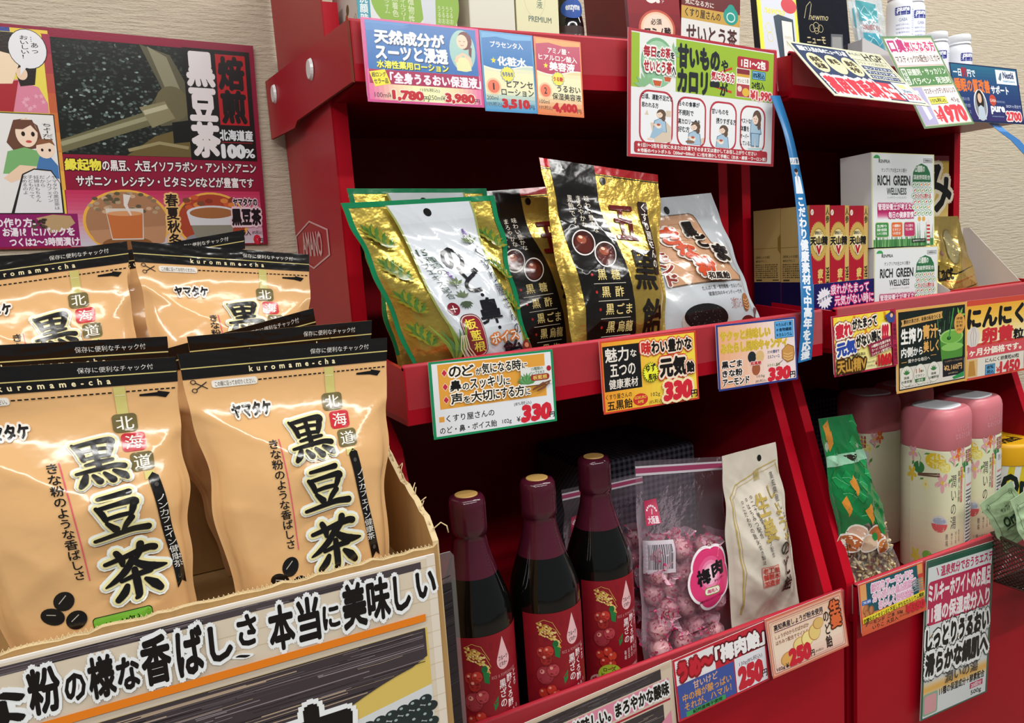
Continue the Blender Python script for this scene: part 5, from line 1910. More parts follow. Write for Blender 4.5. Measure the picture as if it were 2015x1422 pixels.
# ------------------------------------------------------------------ poster on the wall and the hanging ribbon
def poster_art(a):
    """u 0..100 over 0.40 m (the drawn strip at the near edge runs out past the tea bags), v over 0.29 m"""
    a.R(0, 0, 100, 100, '8c1836')
    # roasting drum photograph: dark beans, a metal shaft and hub
    x0, x1 = 45.6, 79.5
    a.R(x0, 4, x1, 56.5, '1c1f1a')
    r = random.Random(12)
    for i in range(900):
        x, y = r.uniform(x0 + .5, x1 - .5), r.uniform(4.6, 56)
        lit = math.exp(-((x - 60) / 12) ** 2 - ((y - 32) / 16) ** 2)
        c = r.choice(('2a2f28', '343a34', '24281f', '3c403a')) if r.random() > lit * .8 else r.choice(('6a7a74', '8c9c96', '54625c', '42564e'))
        a.E(x, y, r.uniform(.35, .6), r.uniform(.4, .65), c, 6)
    a.G([(68, 4), (76, 8), (79.5, 20), (79.5, 40), (72, 42), (68, 36), (73, 24)], '5e5a44')
    a.G([(70, 4.6), (75, 9), (78, 24), (74, 34), (70, 36), (74, 24)], '8e8a70')
    a.E(75.6, 31, 4.6, 8.4, '6c6648', 20)
    a.G([(x0, 50), (68, 35.5), (70.6, 41), (x0, 56)], '6e6a4c')
    a.L([(x0, 52), (69, 38)], 1.3, '9a9878')
    a.G([(66.5, 33.5), (73.5, 30), (76, 38), (69.5, 43)], '8a8462')
    a.L([(67.6, 36), (74, 32.4)], 1.4, 'b8b494')
    a.G([(62, 56.5), (70, 47), (79.5, 41.5), (79.5, 56.5)], '6a5c34')
    a.L([(62.6, 54), (71, 50), (79, 52)], 1.0, '9a9068')
    a.G([(75, 40), (79.5, 38.6), (79.5, 49), (75, 50)], '16150f')
    a.R(79.5, 3.6, 98.6, 57.6, '191312')
    a.R(88.6, 5.6, 97.2, 40, 'b51c22')
    a.T('黒豆茶', 80.4, 6, 87.9, 55.6, 'e6e2e2', .055, vert=True)
    a.T('焙煎', 89.4, 7, 96.4, 38.6, '1a100f', .055, vert=True)
    a.T('北海道産', 88.2, 42.4, 97.8, 47.6, 'dfe8ec', .04)
    a.R(88.6, 48.4, 97.6, 48.8, '9a2028')
    a.T('100', 88.6, 50, 95, 56, 'e4ecf0', .08)
    a.T('%', 95.2, 51.6, 98, 56, 'e4ecf0', .03)
    a.T('縁起物', 46, 58.6, 55, 63.8, 'eee24c', .04, halo=[('3a1018', .08)])
    a.T('の黒豆、大豆イソフラボン・アントシアニン', 55.4, 58.8, 98, 63.8, 'eee6e6', .03, halo=[('3a1018', .07)])
    a.T('サポニン・レシチン・ビタミンEなどが豊富です', 48.4, 66.2, 97, 71.2, 'eee6e6', .03, halo=[('3a1018', .07)])
    a.grad(45.4, 73, 98.6, 99.4, ['c03058', 'cc5a7a', 'd0a0b4', 'c6c6d0'], 14)
    a.E(60.5, 88, 11.6, 15.4, 'e8b04a', 34)
    a.E(60.5, 88, 10.8, 14.4, 'a87a58', 34)
    a.G([(50.4, 92), (71, 90), (70, 98), (64, 101.6), (56, 101.6), (51.6, 97)], 'b98a66')
    for i in range(40):
        q = r.uniform(0, 6.28)
        d = math.sqrt(r.random())
        a.E(60.5 + 9.4 * d * math.cos(q), 80 + 6 * d * math.sin(q), .8, .9, r.choice(('8a7458', 'b09a7a', '5e5640', 'c8a888')), 7)
    a.E(60, 98.5, 6.6, 3.4, '8a5a34', 22)
    a.G([(55, 81.6), (65, 81.6), (64.4, 96.6), (56, 96.6)], 'd8d0c4')
    a.G([(55.3, 84), (64.7, 84), (64.1, 96), (56.2, 96)], 'c4703c')
    a.E(60, 84, 4.7, 1.2, 'd89a6a', 20)
    a.L([(61, 75), (60.4, 80), (61.6, 85)], [2.0, 1.0, .4], 'e0dad4')
    a.E(84, 88, 10.6, 14.4, 'e8b04a', 34)
    a.E(84, 88, 9.8, 13.4, 'a8442c', 34)
    for i in range(30):
        a.E(84 + r.uniform(-7, 7), 80 + r.uniform(-4, 6), 1.2, 1.3, r.choice(('c85a34', '8c3424', 'd8843c', '7a4a30')), 7)
    a.E(84.6, 97, 8.6, 3.6, '8c8c96', 22)
    a.G([(76.8, 83.6), (91.2, 83.6), (89.4, 95), (87, 98.6), (81, 98.6), (78.6, 95)], '8a8878')
    a.G([(76.8, 83.6), (91.2, 83.6), (90.4, 90), (77.6, 90)], 'd4d6da')
    a.E(84, 83.6, 7.2, 3.4, 'd8dade', 26)
    a.E(84, 83.9, 6.4, 2.8, 'a0683c', 24)
    a.T('春夏秋冬', 71.2, 74.6, 74.6, 100, '2a1c18', .03, vert=True, halo=[('ecc27a', .14)])
    a.T('ヤマタケの', 90.4, 76.6, 97.6, 80.2, '1d1216', .05, halo=[('e6c8d2', .13)])
    a.T('黒豆茶', 89.8, 82, 98.4, 90, '1d1216', .06, halo=[('e6c8d2', .13)])
    a.T('14袋入', 90.6, 92.6, 95, 95.4, '1d1216', .02)
    a.T('(8%税込)', 95.4, 93, 98.4, 95.2, '1d1216', .01)
    a.T('0', 96, 95.6, 97.6, 99.6, 'c8243a', .1)
    a.T('円', 97.4, 97, 98.5, 99.4, '1d1216', .02)
    # drawn comic strip at the near edge
    a.R(0, 1.5, 45.2, 98, 'e8c84a')
    a.grad(43.2, 3, 45.6, 73, ['9a2a50', 'c86a3a', 'e8b84a'], 8)
    a.R(0, 1.5, 34.5, 3.4, '3c4a94')
    a.R(0, 3.4, 43.4, 38.5, 'e8d65a')
    a.G([(0, 38), (0, 27), (30, 25), (35, 24), (41, 27), (43.2, 34), (43.2, 38.4)], 'd9869c')
    a.G([(28, 26), (35.4, 24.4), (33, 38.4), (26, 38.4)], 'a82c34')
    for i in range(10):
        a.star(r.uniform(36, 43), r.uniform(28, 37.6), .8, 'e6a8b8')
    a.G([(33, 6), (38.5, 10), (41, 18), (40, 26), (35.8, 27), (34, 16)], '2a221e')
    a.G([(24, 6), (34, 6), (36.4, 16), (33.6, 26), (24, 27)], 'f0d8b8')
    a.E(36.6, 21.4, 1.6, 2.8, 'eccdb0', 16)
    a.G([(24, 3.6), (36, 3.6), (36.6, 9), (33.6, 13), (24, 10)], '342a26')
    a.E(39, 10.4, 5.6, 8.8, '2a2622', 24)
    a.E(39, 10.4, 5.4, 8.5, 'e6e6ea', 24)
    a.G([(36.6, 17), (38.6, 17.6), (36, 22.5)], 'e6e6ea')
    a.T('…あっ', 40, 5, 42.2, 12, '2a2624', .01, vert=True)
    a.T('おいしい！', 37, 4.6, 39.4, 14.6, '2a2624', .01, vert=True)
    # second panel: a woman with a small child
    a.R(0, 38.8, 44.6, 84, '2a2624')
    a.R(0, 39.2, 44.3, 83.6, 'e6e4e2')
    a.G([(30, 52), (32.6, 42), (36.4, 41), (39.4, 44), (40.6, 52), (40, 54), (32, 56)], '6b4636')
    a.E(36, 47.5, 3.2, 6.4, 'f2d8c0', 22)
    a.G([(32.6, 46), (34, 41.8), (38, 41.6), (39.6, 48), (37.4, 44), (35, 46)], '6b4636')
    for q in (35, 37.8):
        a.E(q, 48, .55, 1.1, '2a1c18', 12)
    a.E(36.4, 51.4, .9, .6, 'c8504a', 10)
    a.G([(28, 66), (30, 56), (35, 54), (40, 56), (41, 66)], '7ab070')
    a.G([(28, 68), (33, 62), (38, 62.5), (37, 66), (30, 70)], 'eccdb0')
    a.G([(37.6, 64), (39, 58), (42, 57.6), (44.2, 62), (44.2, 68), (38, 66)], '4a78b0')
    a.E(41, 54.4, 2.7, 4.4, 'f2d8c0', 20)
    a.G([(38.2, 53), (39.4, 50), (43, 50), (44, 53), (42.4, 51.6), (40, 52.4)], '8a5a3c')
    for q in (40, 42.2):
        a.E(q, 55, .4, .7, '2a1c18', 10)
    a.T('ちょーだい', 40.6, 43, 43.6, 50.6, '2a2624', .0, vert=True)
    a.G([(29, 84), (33.4, 66), (37, 63.4), (42, 64), (44.3, 70), (44.3, 84)], '2a2624')
    a.G([(30, 83.6), (33.8, 66.4), (37, 64), (41.8, 64.6), (44.1, 70), (44.1, 83.6)], 'e2e2e4')
    for i, t in enumerate(('ヤマタケの黒豆茶は', 'ノンカフェイン', 'だから', '妊婦はもちろん', '子どもだって', '飲めるのよ')):
        a.T(t, 41.8 - i * 1.75, 66.6, 43.4 - i * 1.75, 66.6 + len(t) * 1.72, '2a2624', .0, vert=True)
    a.R(0, 84, 47.8, 99, '8c1f62')
    a.G([(36, 86), (41, 84.4), (46, 85), (47, 88.4), (44, 92), (40, 93)], 'b89a70')
    for i in range(24):
        a.E(36.4 + r.uniform(-1.6, 2.4), 88.6 + r.uniform(-2, 2), .6, .6, r.choice(('3a2f28', '5a4a3c')), 6)
    w = 'ece2ea'
    a.T('の作り方-', 24, 86, 35.6, 90, w, .04)
    a.T('お湯1ℓに1パックを', 26, 90.4, 46.6, 94.2, w, .04)
    a.T('つくは2～3時間漬け', 27.6, 95, 47.6, 98.8, w, .04)


def poster_fit(a):
    poster_art(a)
    for i, q in enumerate(a.it):
        u = q[0][:, 0]
        q[0][:, 0] = np.where(u > 45, 98.6 - (98.6 - u) * 1.087, u * (40.3 / 45))


card('wall_poster', frame((-.1935, -.0045, 1.7034), (.3937, 0, -.0139), (-.0091, 0, -.2585)), poster_fit, 'crimson poster of roasted black beans taped to the beige wall', 'poster', thick=.0006, rad=.0004, base='9a2a44', fin='l')

rb = MB()
RB = [((.7559, -.365, 1.5688), (.7724, -.365, 1.5693)), ((.7608, -.38, 1.5251), (.7747, -.38, 1.5252)), ((.7630, -.39, 1.4775), (.7779, -.39, 1.4773)), ((.7627, -.398, 1.4209), (.7813, -.398, 1.4202)),
      ((.7528, -.410, 1.3586), (.7739, -.410, 1.3571)), ((.7437, -.4205, 1.2968), (.7656, -.4205, 1.2946)), ((.7369, -.4205, 1.2382), (.7598, -.4205, 1.2398))]


def ribbon_pos(u, v, h):
    u, v = np.asarray(u, float), np.asarray(v, float)
    n = len(RB) - 1
    out = []
    P = np.array(RB)
    hh = np.broadcast_to(np.asarray(h, float), u.shape)
    for uu, vv, h in zip(u, v, hh):
        t = min(max(vv, 0), .99999) * n
        i = int(t)
        f = t - i
        p0, p1, p2, p3 = P[max(i - 1, 0)], P[i], P[i + 1], P[min(i + 2, n)]
        q = .5 * (2 * p1 + (p2 - p0) * f + (2 * p0 - 5 * p1 + 4 * p2 - p3) * f * f + (3 * p1 - p0 - 3 * p2 + p3) * f ** 3)
        e = q[0] * (1 - uu) + q[1] * uu
        out.append(e + np.array((0, -h, 0)))
    return np.array(out)


def strip_mesh(mb, fn, mat, n=40, thick=.0006):
    V = np.linspace(0, 1, n + 1)
    f0, f1 = fn(np.zeros_like(V), V, 0), fn(np.ones_like(V), V, 0)
    b0, b1 = f0 + (0, thick, 0), f1 + (0, thick, 0)
    m = n + 1
    v = np.concatenate([f0, f1, b0, b1])
    f = []
    for i in range(n):
        f += [(i, i + 1, m + i + 1, m + i), (2 * m + i, 3 * m + i, 3 * m + i + 1, 2 * m + i + 1), (i, 2 * m + i, 2 * m + i + 1, i + 1), (m + i, m + i + 1, 3 * m + i + 1, 3 * m + i)]
    mb.add(v, f, mat, True)


strip_mesh(rb, ribbon_pos, M('2a78b4', 'l'))
ro = tag(rb.build('hanging_ribbon'), 'long blue lettered paper ribbon hanging from the top tray to the middle one', 'ribbon')
a = Art(.02, .335, 'l')
a.R(0, 29.2, 100, 32, 'e4e8ec')
a.T('ノノ屋', 8, 29.6, 92, 31.6, '3a5a86', .03)
a.E(48, 35, 18, 1.1, 'd8b8a0', 14)
a.E(48, 34.4, 20, .8, '3a2a24', 14)
a.G([(14, 43), (22, 37), (50, 36), (78, 37), (86, 43)], 'e4e8ee')
a.G([(44, 36.2), (56, 36.2), (50, 40)], '7a90b0')
a.T('こだわり健康素材で中高年を応援', 18, 44.6, 82, 98.6, 'e6eaf0', .05, vert=True)
pm = MB()
a.emit(pm, ribbon_pos, cell=.006)
o = pm.build('ribbon_print')
o.parent = ro

# a second blue ribbon slants away from the far end of the top tray
R2 = [((1.2040, -.352, 1.5535), (1.2280, -.352, 1.5530)), ((1.2213, -0.37, 1.5284), (1.2445, -0.37, 1.5271)), ((1.2528, -0.37, 1.515), (1.2739, -0.37, 1.5158)), ((1.2828, -0.37, 1.4965), (1.3017, -0.37, 1.498)), ((1.3221, -0.37, 1.4728), (1.3443, -0.37, 1.4756))]
mb = MB()
for i in range(len(R2) - 1):
    (a0, a1), (b0, b1) = R2[i], R2[i + 1]
    v = [a0, a1, b1, b0]
    v2 = [(x, y + .0008, z) for x, y, z in v]
    mb.add(v + v2, [(0, 1, 2, 3), (7, 6, 5, 4), (0, 4, 5, 1), (1, 5, 6, 2), (2, 6, 7, 3), (3, 7, 4, 0)], M('4a86c8', 'l'))
tag(mb.build('hanging_ribbon'), 'plain blue ribbon slanting from the far end of the top tray', 'ribbon')
# ------------------------------------------------------------------ lowest tray, first stand: vinegar, plum candy, ginger candy
ZL = .885
WINE, WINE_D = '4a1626', '3a1020'


def vinegar_label(r0, z0, z1):
    a = Art(.098, z1 - z0, 'p')
    a.R(0, 0, 100, 100, '8c1522')
    r = random.Random(31)
    for i in range(60):
        a.E(r.uniform(2, 98), r.uniform(2, 98), r.uniform(2, 5), r.uniform(2, 4), r.choice(('861424', '921a24', '8e1820', '841222')), 10)
    s = 100 / .150 / 1000                                             # percent per millimetre
    # rice ear over pomegranates and rose hips
    for i in range(90):
        t = r.random()
        x, y = 17 + 24 * t + r.uniform(-2, 2), 9 + 17 * t * t + r.uniform(-5, 5) + 4
        a.E(x, y, 1.5, .75, r.choice(('e0bc62', 'd0a648', 'ecd088', 'b88a34')), 8, r.uniform(10, 60))
    for p in ([(16, 8), (24, 5), (33, 8), (41, 20)], [(16, 11), (26, 9), (36, 15), (42, 26)], [(17, 15), (26, 14), (34, 22)]):
        a.L(p, .5, 'd8b25a')
    a.E(35, 27, 3.4, 3.2, '1f6a34', 14)
    a.G([(33, 28), (40, 31), (39, 40), (34, 38)], '24783c')
    a.G([(42, 58), (48, 52), (47, 60), (43, 64)], '2a7c40')
    for x, y, q, c in ((20, 34, 6, 'b8322a'), (27, 33, 6, 'c83c30'), (24, 40, 6.5, 'a82a26'), (22, 54, 10, 'a03440'), (31, 50, 7, 'b8404a'), (19, 70, 5.5, 'c03428'), (28, 67, 5.5, 'c83a2c'), (33, 72, 5.5, 'cc4430'), (24, 77, 6, 'b82c24'), (32, 80, 5.4, 'c03a2a')):
        a.E(x, y, q, q * .86, '7c1a1c', 20)
        a.E(x, y - .3, q * .92, q * .78, c, 20)
        a.E(x - q * .3, y - q * .34, q * .26, q * .2, 'e8a090', 10)
    a.E(17, 96, 12, 7, 'd8b0a8', 20)
    for i in range(14):
        a.E(17 + r.uniform(-8, 8), 96 + r.uniform(-4, 3), 1.6, 1.3, 'a82a30', 8)
    a.E(29, 88, 13.4, 8.6, 'a8bc38', 26)
    a.T('ローズ', 22, 82.2, 36, 86, '3a3a12', .03)
    a.T('ヒップ酢', 19.6, 87, 38.6, 91, '3a3a12', .03)
    a.T('入り', 29, 92, 34, 95, '3a3a12', .02)
    a.G([(57, 4)] + [(57 + 8.2 * math.cos(math.radians(q)), 24 + 7.6 * math.sin(math.radians(q))) for q in range(-35, 216, 12)], 'e8b8ba')
    a.T('フルーツ', 51, 20, 63, 23.6, '2a1a1c', .02)
    a.T('ビネガー', 52, 25, 62, 28.6, '2a1a1c', .02)
    a.T('RICE & POMEGRANATE', 42, 34.6, 74, 37.2, 'c88888', .0)
    w = 'ecdada'
    a.T('黒ざの', 50, 40, 58.4, 63, w, .02, vert=True)
    a.T('酢くろ酢', 60, 38, 68, 66, w, .02, vert=True)
    a.T('とろ', 70, 37, 76, 51, w, .01, vert=True)
    for i, t in enumerate(('毎毎', '日日', '飲お', 'めい', 'るしい')):
        a.T(t, 49 + i * 5.6, 70 - i * .6, 52.4 + i * 5.6, 79, w, .0, vert=True)
    a.T('内堀醸造', 57, 87, 75, 91, 'e0b8b8', .0)
    return a


def vinegar(label, x, y):
    root = empty('vinegar_bottle', (x, y, ZL), label, 'bottle', 'wine red topped vinegar bottles')
    z = ZL + .001
    mb = MB()
    prof = [(.035, 0), (.0387, .003), (.0390, .010), (.0390, .146), (.0382, .155), (.0355, .165), (.0305, .179), (.0248, .195), (.0202, .210), (.0175, .222), (.0167, .232)]
    mb.lathe([(r_, z + h) for r_, h in prof], M('0a0908', 'g'), 56, cx=x, cy=y)
    mb.build('glass_body', root)
    mb = MB()
    prof = [(.0264, .191), (.0226, .203), (.0190, .217), (.0176, .227), (.0174, .2315), (.0190, .2325), (.0191, .240), (.0192, .254), (.0192, .262), (.0189, .267), (.0168, .271), (.0122, .272)]
    mb.lathe([(r_, z + h) for r_, h in prof], M(WINE, 'f'), 48, cx=x, cy=y)
    for q in range(22):
        an = math.radians(-62)
        h = .196 + q * .0032
        rr_ = np.interp(h, [p[1] for p in prof], [p[0] for p in prof]) + .0002
        mb.ball((x + rr_ * math.cos(an), y + rr_ * math.sin(an), z + h), .0004, .0004, .0004, M('2a0c16', 'p'), 6, 4)
    mb.build('neck_capsule', root)
    mb = MB()
    mb.lathe([(.0118, z + .2715), (.0118, z + .2728), (.0112, z + .2730)], M('c09a58', 'p'), 32, cx=x, cy=y)
    mb.build('cap_disc', root)
    z0, z1 = z + .010, z + .137
    R_ = .0392
    mb = MB()
    art = vinegar_label(R_, z0, z1)

    def fn(u, v, h):
        an = math.radians(-156) + u * (.098 / R_)
        return np.stack([x + (R_ + h) * np.cos(an), y + (R_ + h) * np.sin(an), z1 - v * (z1 - z0)], 1)
    art.emit(mb, fn, cell=.006, h0=.0001, smooth=True)
    mb.build('label', root)
    return root


vinegar('vinegar bottle nearest the tea carton', .2895, -.400)
b2 = None
vinegar('middle bottle of the three vinegar bottles', .3735, -.397)
vinegar('vinegar bottle standing against the plum candy bag', .4660, -.366)

# clear bags of wrapped plum candy
FILM = clear_film('candy_bag_film', 'f3e6ee', .045, .07, .7, .35)
WRAP = clear_film('candy_wrapper_film', 'f6cbd9', .20, .10, .9, .5)


def plum_bag(label, p, sticker):
    root = empty('clear_candy_bag', p.base(), label, 'candy bag', 'clear bags of plum candy')
    mb = MB()
    p.body(mb, FILM, FILM, 44, 60)
    mb.build('film', root)
    a = Art(p.w, p.h, 'p')
    a.R(0, 2.6, 100, 7.4, 'e4dce4')
    a.R(0, 3.6, 100, 6.2, 'b0486e')
    a.G([(8, 20), (20, 19), (20, 31), (7, 32)], 'c02050')
    a.T('大阪屋', 9, 27.4, 18.4, 31, 'f0dfe6', .03)
    for q in range(7):
        t = math.radians(200 + q * 25)
        a.E(13.6 + 4.2 * math.cos(t), 25.4 + 3.0 * math.sin(t), .8, .6, 'f0dfe6', 8)
    a.L([(13.4, 26.6), (14.2, 24)], .6, 'f0dfe6')
    a.R(4, 39, 26, 55, 'c9bec6')
    r = random.Random(2)
    x = 6.
    while x < 23:
        w_ = r.choice((.35, .6, .9))
        a.R(x, 41, x + w_, 53, '4a444c')
        x += w_ + r.choice((.4, .7))
    pm = MB()
    p.print_on(pm, a)
    pm.build('zip_print', root)
    if sticker:
        # plum-blossom shaped sticker
        s = Art(p.w, p.h, 'l')

        def blossom(k):
            pts = []
            for q in range(60):
                t = 2 * math.pi * q / 60
                rr_ = (1 + .13 * abs(math.cos(2.5 * t + math.pi / 2)) ** .8) * k
                pts.append((59 + 22 * rr_ * math.cos(t - math.pi / 2), 60 + 14.5 * rr_ * math.sin(t - math.pi / 2)))
            return pts
        s.G(blossom(1.06), 'f0e6ea')
        s.G(blossom(.97), 'd83a72')
        for q, c in ((.8, 'e0588a'), (.62, 'e884a8'), (.46, 'efb0c6'), (.3, 'f2cfdc')):
            s.E(58, 58.5, 18 * q, 11.5 * q, c, 30)
        s.T('梅', 43, 55.4, 57, 63, '1a1418', .05, rot=-8)
        s.T('肉', 60, 52.6, 74, 60, '1a1418', .05, rot=-8)
        s.T('キャンデー', 62, 61.2, 75, 62.8, '1a1418', .02, rot=-8)
        s.R(50, 65, 69, 69, '7a8a3a', .004)
        s.R(50.6, 65.4, 68.4, 68.6, 'ece6d4', .0038)
        s.T('梅肉入', 53, 66, 66, 68, 'c84878', .03)
        s.T('種飴を中心に入れてつくりました', 45, 70.2, 73, 71.6, '7a1a40', .02, rot=-6)
        pm = MB()
        p.print_on(pm, s, h0=.0045, zs=2, flat=1)
        pm.build('sticker', root)
    return root


P1 = Pouch((.539, -.345, 1.134), (.677, -.345, 1.114), (.510, -.385, .889), (.650, -.385, .889), .030, seed=41, wr=.0014, seal=(.10, .02), pull=.0, back=.75)
P2 = Pouch((.493, -.240, 1.080), (.625, -.240, 1.078), (.480, -.270, .889), (.612, -.270, .889), .026, seed=43, wr=.0014, seal=(.10, .02), pull=.0, back=.75)
plum_bag('clear plum candy bag with the pink blossom sticker', P1, True)
plum_bag('clear plum candy bag standing behind the vinegar bottles', P2, False)


# one wrapped candy: pale ball in a pink printed twist of film
def candy_meshes(seed):
    r = random.Random(seed)
    body = MB()
    body.ball((0, 0, 0), .0128, .0118, .0120, M('f0dccf', 'f'), 18, 12)
    for q in range(9):
        t, f_ = r.uniform(0, 6.28), math.acos(r.uniform(-.9, .9))
        c = Vector((math.sin(f_) * math.cos(t), math.sin(f_) * math.sin(t), math.cos(f_)))
        e1 = c.orthogonal().normalized()
        e2 = c.cross(e1)
        pts = []
        for j in range(11):
            an = 2 * math.pi * j / 10
            pts.append((c * .01285 + (e1 * math.cos(an) + e2 * math.sin(an)) * .0022).normalized() * .0131)
        body.tube(pts, .00045, M('b81c4c', 'f'), 5)
        pts = [(c * .013 + e1 * (.0022 + .004 * k / 4) + e2 * .002 * math.sin(k)).normalized() * .0131 for k in range(5)]
        body.tube(pts, .00035, M('b81c4c', 'f'), 4)
    wrap = MB()
    n, m = 14, 9
    v, f = [], []
    for j in range(m + 1):
        x = -.024 + .048 * j / m
        rad = .0135 * math.sqrt(max(0.03, 1 - (x / .0165) ** 2)) if abs(x) < .015 else .003 + (abs(x) - .015) * 1.1
        for i in range(n):
            an = 2 * math.pi * i / n
            q = rad * (1 + r.uniform(-.22, .22) * (1.6 if abs(x) > .014 else .55))
            v.append((x + r.uniform(-.001, .001), q * math.cos(an) + r.uniform(-.0008, .0008), q * math.sin(an)))
    for j in range(m):
        for i in range(n):
            k = (i + 1) % n
            f.append((j * n + i, j * n + k, (j + 1) * n + k, (j + 1) * n + i))
    wrap.add(v, f, WRAP, False)
    # crumpled printed flecks on the twisted ends and the skirt
    for q in range(120):
        i = r.randrange(len(v))
        c = Vector(v[i]) * .97
        d1 = Vector((r.uniform(-1, 1), r.uniform(-1, 1), r.uniform(-1, 1))).normalized()
        d2 = d1.orthogonal().normalized()
        s1, s2 = r.uniform(.0016, .0042), r.uniform(.0008, .0020)
        wrap.add([c + d1 * s1, c + d2 * s2, c - d1 * s1, c - d2 * s2], [(0, 1, 2, 3)], M(r.choice(('c01e5a', 'c8306e', 'b0164c', 'd8608e')), 'f'))
    return body, wrap


protos = []
for sd in (1, 2, 3):
    root = empty('wrapped_candy', (0, 0, 0), 'x', 'candy')
    b_, w_ = candy_meshes(sd)
    b_.build('sweet', root)
    w_.build('wrapper', root)
    protos.append(root)
rnd = random.Random(77)
n_used = 0
taken = []
for P_, lab, grp, v0, nv, nu, dk in ((P1, 'pink wrapped candy inside the bag with the blossom sticker', 'candies in the stickered bag', .43, 6, 6, 2), (P2, 'pink wrapped candy inside the bag behind the bottles', 'candies in the rear bag', .38, 4, 5, 1)):
    for j in range(nv):
        for i in range(nu):
            for d in range(dk):
                u = (i + .5 + (j % 2) * .3 - .15 + rnd.uniform(-.12, .12)) / nu
                u = min(.83, max(.17, u))
                v = v0 + (j + .5 + rnd.uniform(-.2, .2)) * (.97 - v0) / nv
                q = P_.pos([u], [v], 0, True)[0]
                bk = P_.pos([u], [v], 0, False)[0]
                th = np.linalg.norm(q - bk)
                if th < .03:
                    q = (q + bk) / 2
                    if d:
                        continue
                else:
                    t = .45 if dk == 1 else (.40 if d == 0 else .76)
                    q = q * (1 - t) + bk * t
                if any(np.linalg.norm(q - w) < .0225 for w in taken):
                    continue
                taken.append(q)
                pr = protos[n_used % 3]
                o = pr if n_used < 3 else copy_tree(pr)
                o.location = tuple(q)
                o.rotation_euler = (rnd.uniform(0, 6.28), rnd.uniform(0, 6.28), rnd.uniform(0, 6.28))
                o.scale = (1.04, 1.04, 1.04)
                o['label'] = lab
                o['group'] = grp
                n_used += 1


# ginger candy: tall cream pouch with gold writing
def ginger_art(p):
    a = Art(p.w, p.h * .86, 'f')
    g, k = 'bba256', '2a2622'
    hole(a, 66, 7, 4.0, 1.0)
    for d, w_ in ((0, 1.3), (2.6, .6)):
        a.L([(12 + d * .4, 100), (12 + d, 70), (10 + d, 45), (9 + d, 26 + d * .6), (20 + d, 19.4 + d * .7), (50, 16 + d), (60, 13.6 + d), (96, 10.8 + d)], w_, g)
    a.L([(94, 12), (98, 20)], 1.0, g)
    a.T('加州', 53, 14, 62, 20, 'c8b26a', .03)
    a.T('生姜', 44, 28, 64, 56, g, .03, vert=True)
    a.T('しょうが', 68, 25, 84, 63, g, .02, vert=True)
    v = a.it[-1][0]
    v[:, 0] += (v[:, 1] - 25) * .22
    a.T('高知県産しょうが使用', 79, 17, 86, 66, k, .0, vert=True)
    v = a.it[-1][0]
    v[:, 0] += (v[:, 1] - 17) * .16
    a.T('のど飴', 65, 59, 80, 92, k, .02, vert=True)
    v = a.it[-1][0]
    v[:, 0] += (v[:, 1] - 60) * .05
    for i, t in enumerate(('こだわりの直火炊き製法', 'はちみつ配合', '二十種類のハーブ配合')):
        a.T(t, 22 + i * 8, 33 - i * .8, 26.6 + i * 8, 33 + len(t) * 3.3, k, .0, vert=True)
        v = a.it[-1][0]
        v[:, 0] += (v[:, 1] - 33) * .36
        a.ring(24.5 + i * 8, 30.4 - i * .8, 1.3, .8, .5, k, 12)
    a.R(34, 71, 57, 84, 'c87a6c')
    a.R(35, 71.6, 56, 83.4, 'd8b4a4')
    for i in range(3):
        for j in range(3):
            a.T('老舗加工製造飴本'[(i * 3 + j) % 8], 35.6 + i * 6.8, 72 + j * 3.9, 42 + i * 6.8, 75.4 + j * 3.9, 'b83c34', .03)
    return a


p = Pouch((.636, -.392, 1.132), (.732, -.386, 1.132), (.640, -.400, .889), (.757, -.400, .889), .022, seed=47, wr=.0016, seal=(.13, .03), pull=-.03)
bag('candy_bag', 'tall cream pouch of ginger candy with gold brush writing', p, 'd6ccbc', 'f', ginger_art(p))


# boxes wrapped in navy gingham cloth at the back of the lowest trays
def gingham(name):
    m = bpy.data.materials.new(name)
    m.use_nodes = True
    nt = m.node_tree
    b = nt.nodes['Principled BSDF']
    b.inputs['Roughness'].default_value = .9
    tc = nt.nodes.new('ShaderNodeTexCoord')
    sep = nt.nodes.new('ShaderNodeSeparateXYZ')
    nt.links.new(tc.outputs['Object'], sep.inputs[0])

    def stripe(src, s):
        a1 = nt.nodes.new('ShaderNodeMath')
        a1.operation = 'MULTIPLY'
        a1.inputs[1].default_value = s
        a2 = nt.nodes.new('ShaderNodeMath')
        a2.operation = 'FRACT'
        a3 = nt.nodes.new('ShaderNodeMath')
        a3.operation = 'GREATER_THAN'
        a3.inputs[1].default_value = .5
        nt.links.new(src, a1.inputs[0])
        nt.links.new(a1.outputs[0], a2.inputs[0])
        nt.links.new(a2.outputs[0], a3.inputs[0])
        return a3.outputs[0]
    s1 = stripe(sep.outputs[0], 110)
    ad0 = nt.nodes.new('ShaderNodeMath')
    ad0.operation = 'ADD'
    nt.links.new(sep.outputs[1], ad0.inputs[0])
    nt.links.new(sep.outputs[2], ad0.inputs[1])
    s2 = stripe(ad0.outputs[0], 110)
    ad = nt.nodes.new('ShaderNodeMath')
    ad.operation = 'ADD'
    nt.links.new(s1, ad.inputs[0])
    nt.links.new(s2, ad.inputs[1])
    hf = nt.nodes.new('ShaderNodeMath')
    hf.operation = 'MULTIPLY'
    hf.inputs[1].default_value = .5
    nt.links.new(ad.outputs[0], hf.inputs[0])
    mx = nt.nodes.new('ShaderNodeMix')
    mx.data_type = 'RGBA'
    mx.inputs[6].default_value = (*lin('62626e'), 1)
    mx.inputs[7].default_value = (*lin('0c0e20'), 1)
    nt.links.new(hf.outputs[0], mx.inputs[0])
    nt.links.new(mx.outputs[2], b.inputs['Base Color'])
    return m


GING = gingham('navy_gingham_cloth')


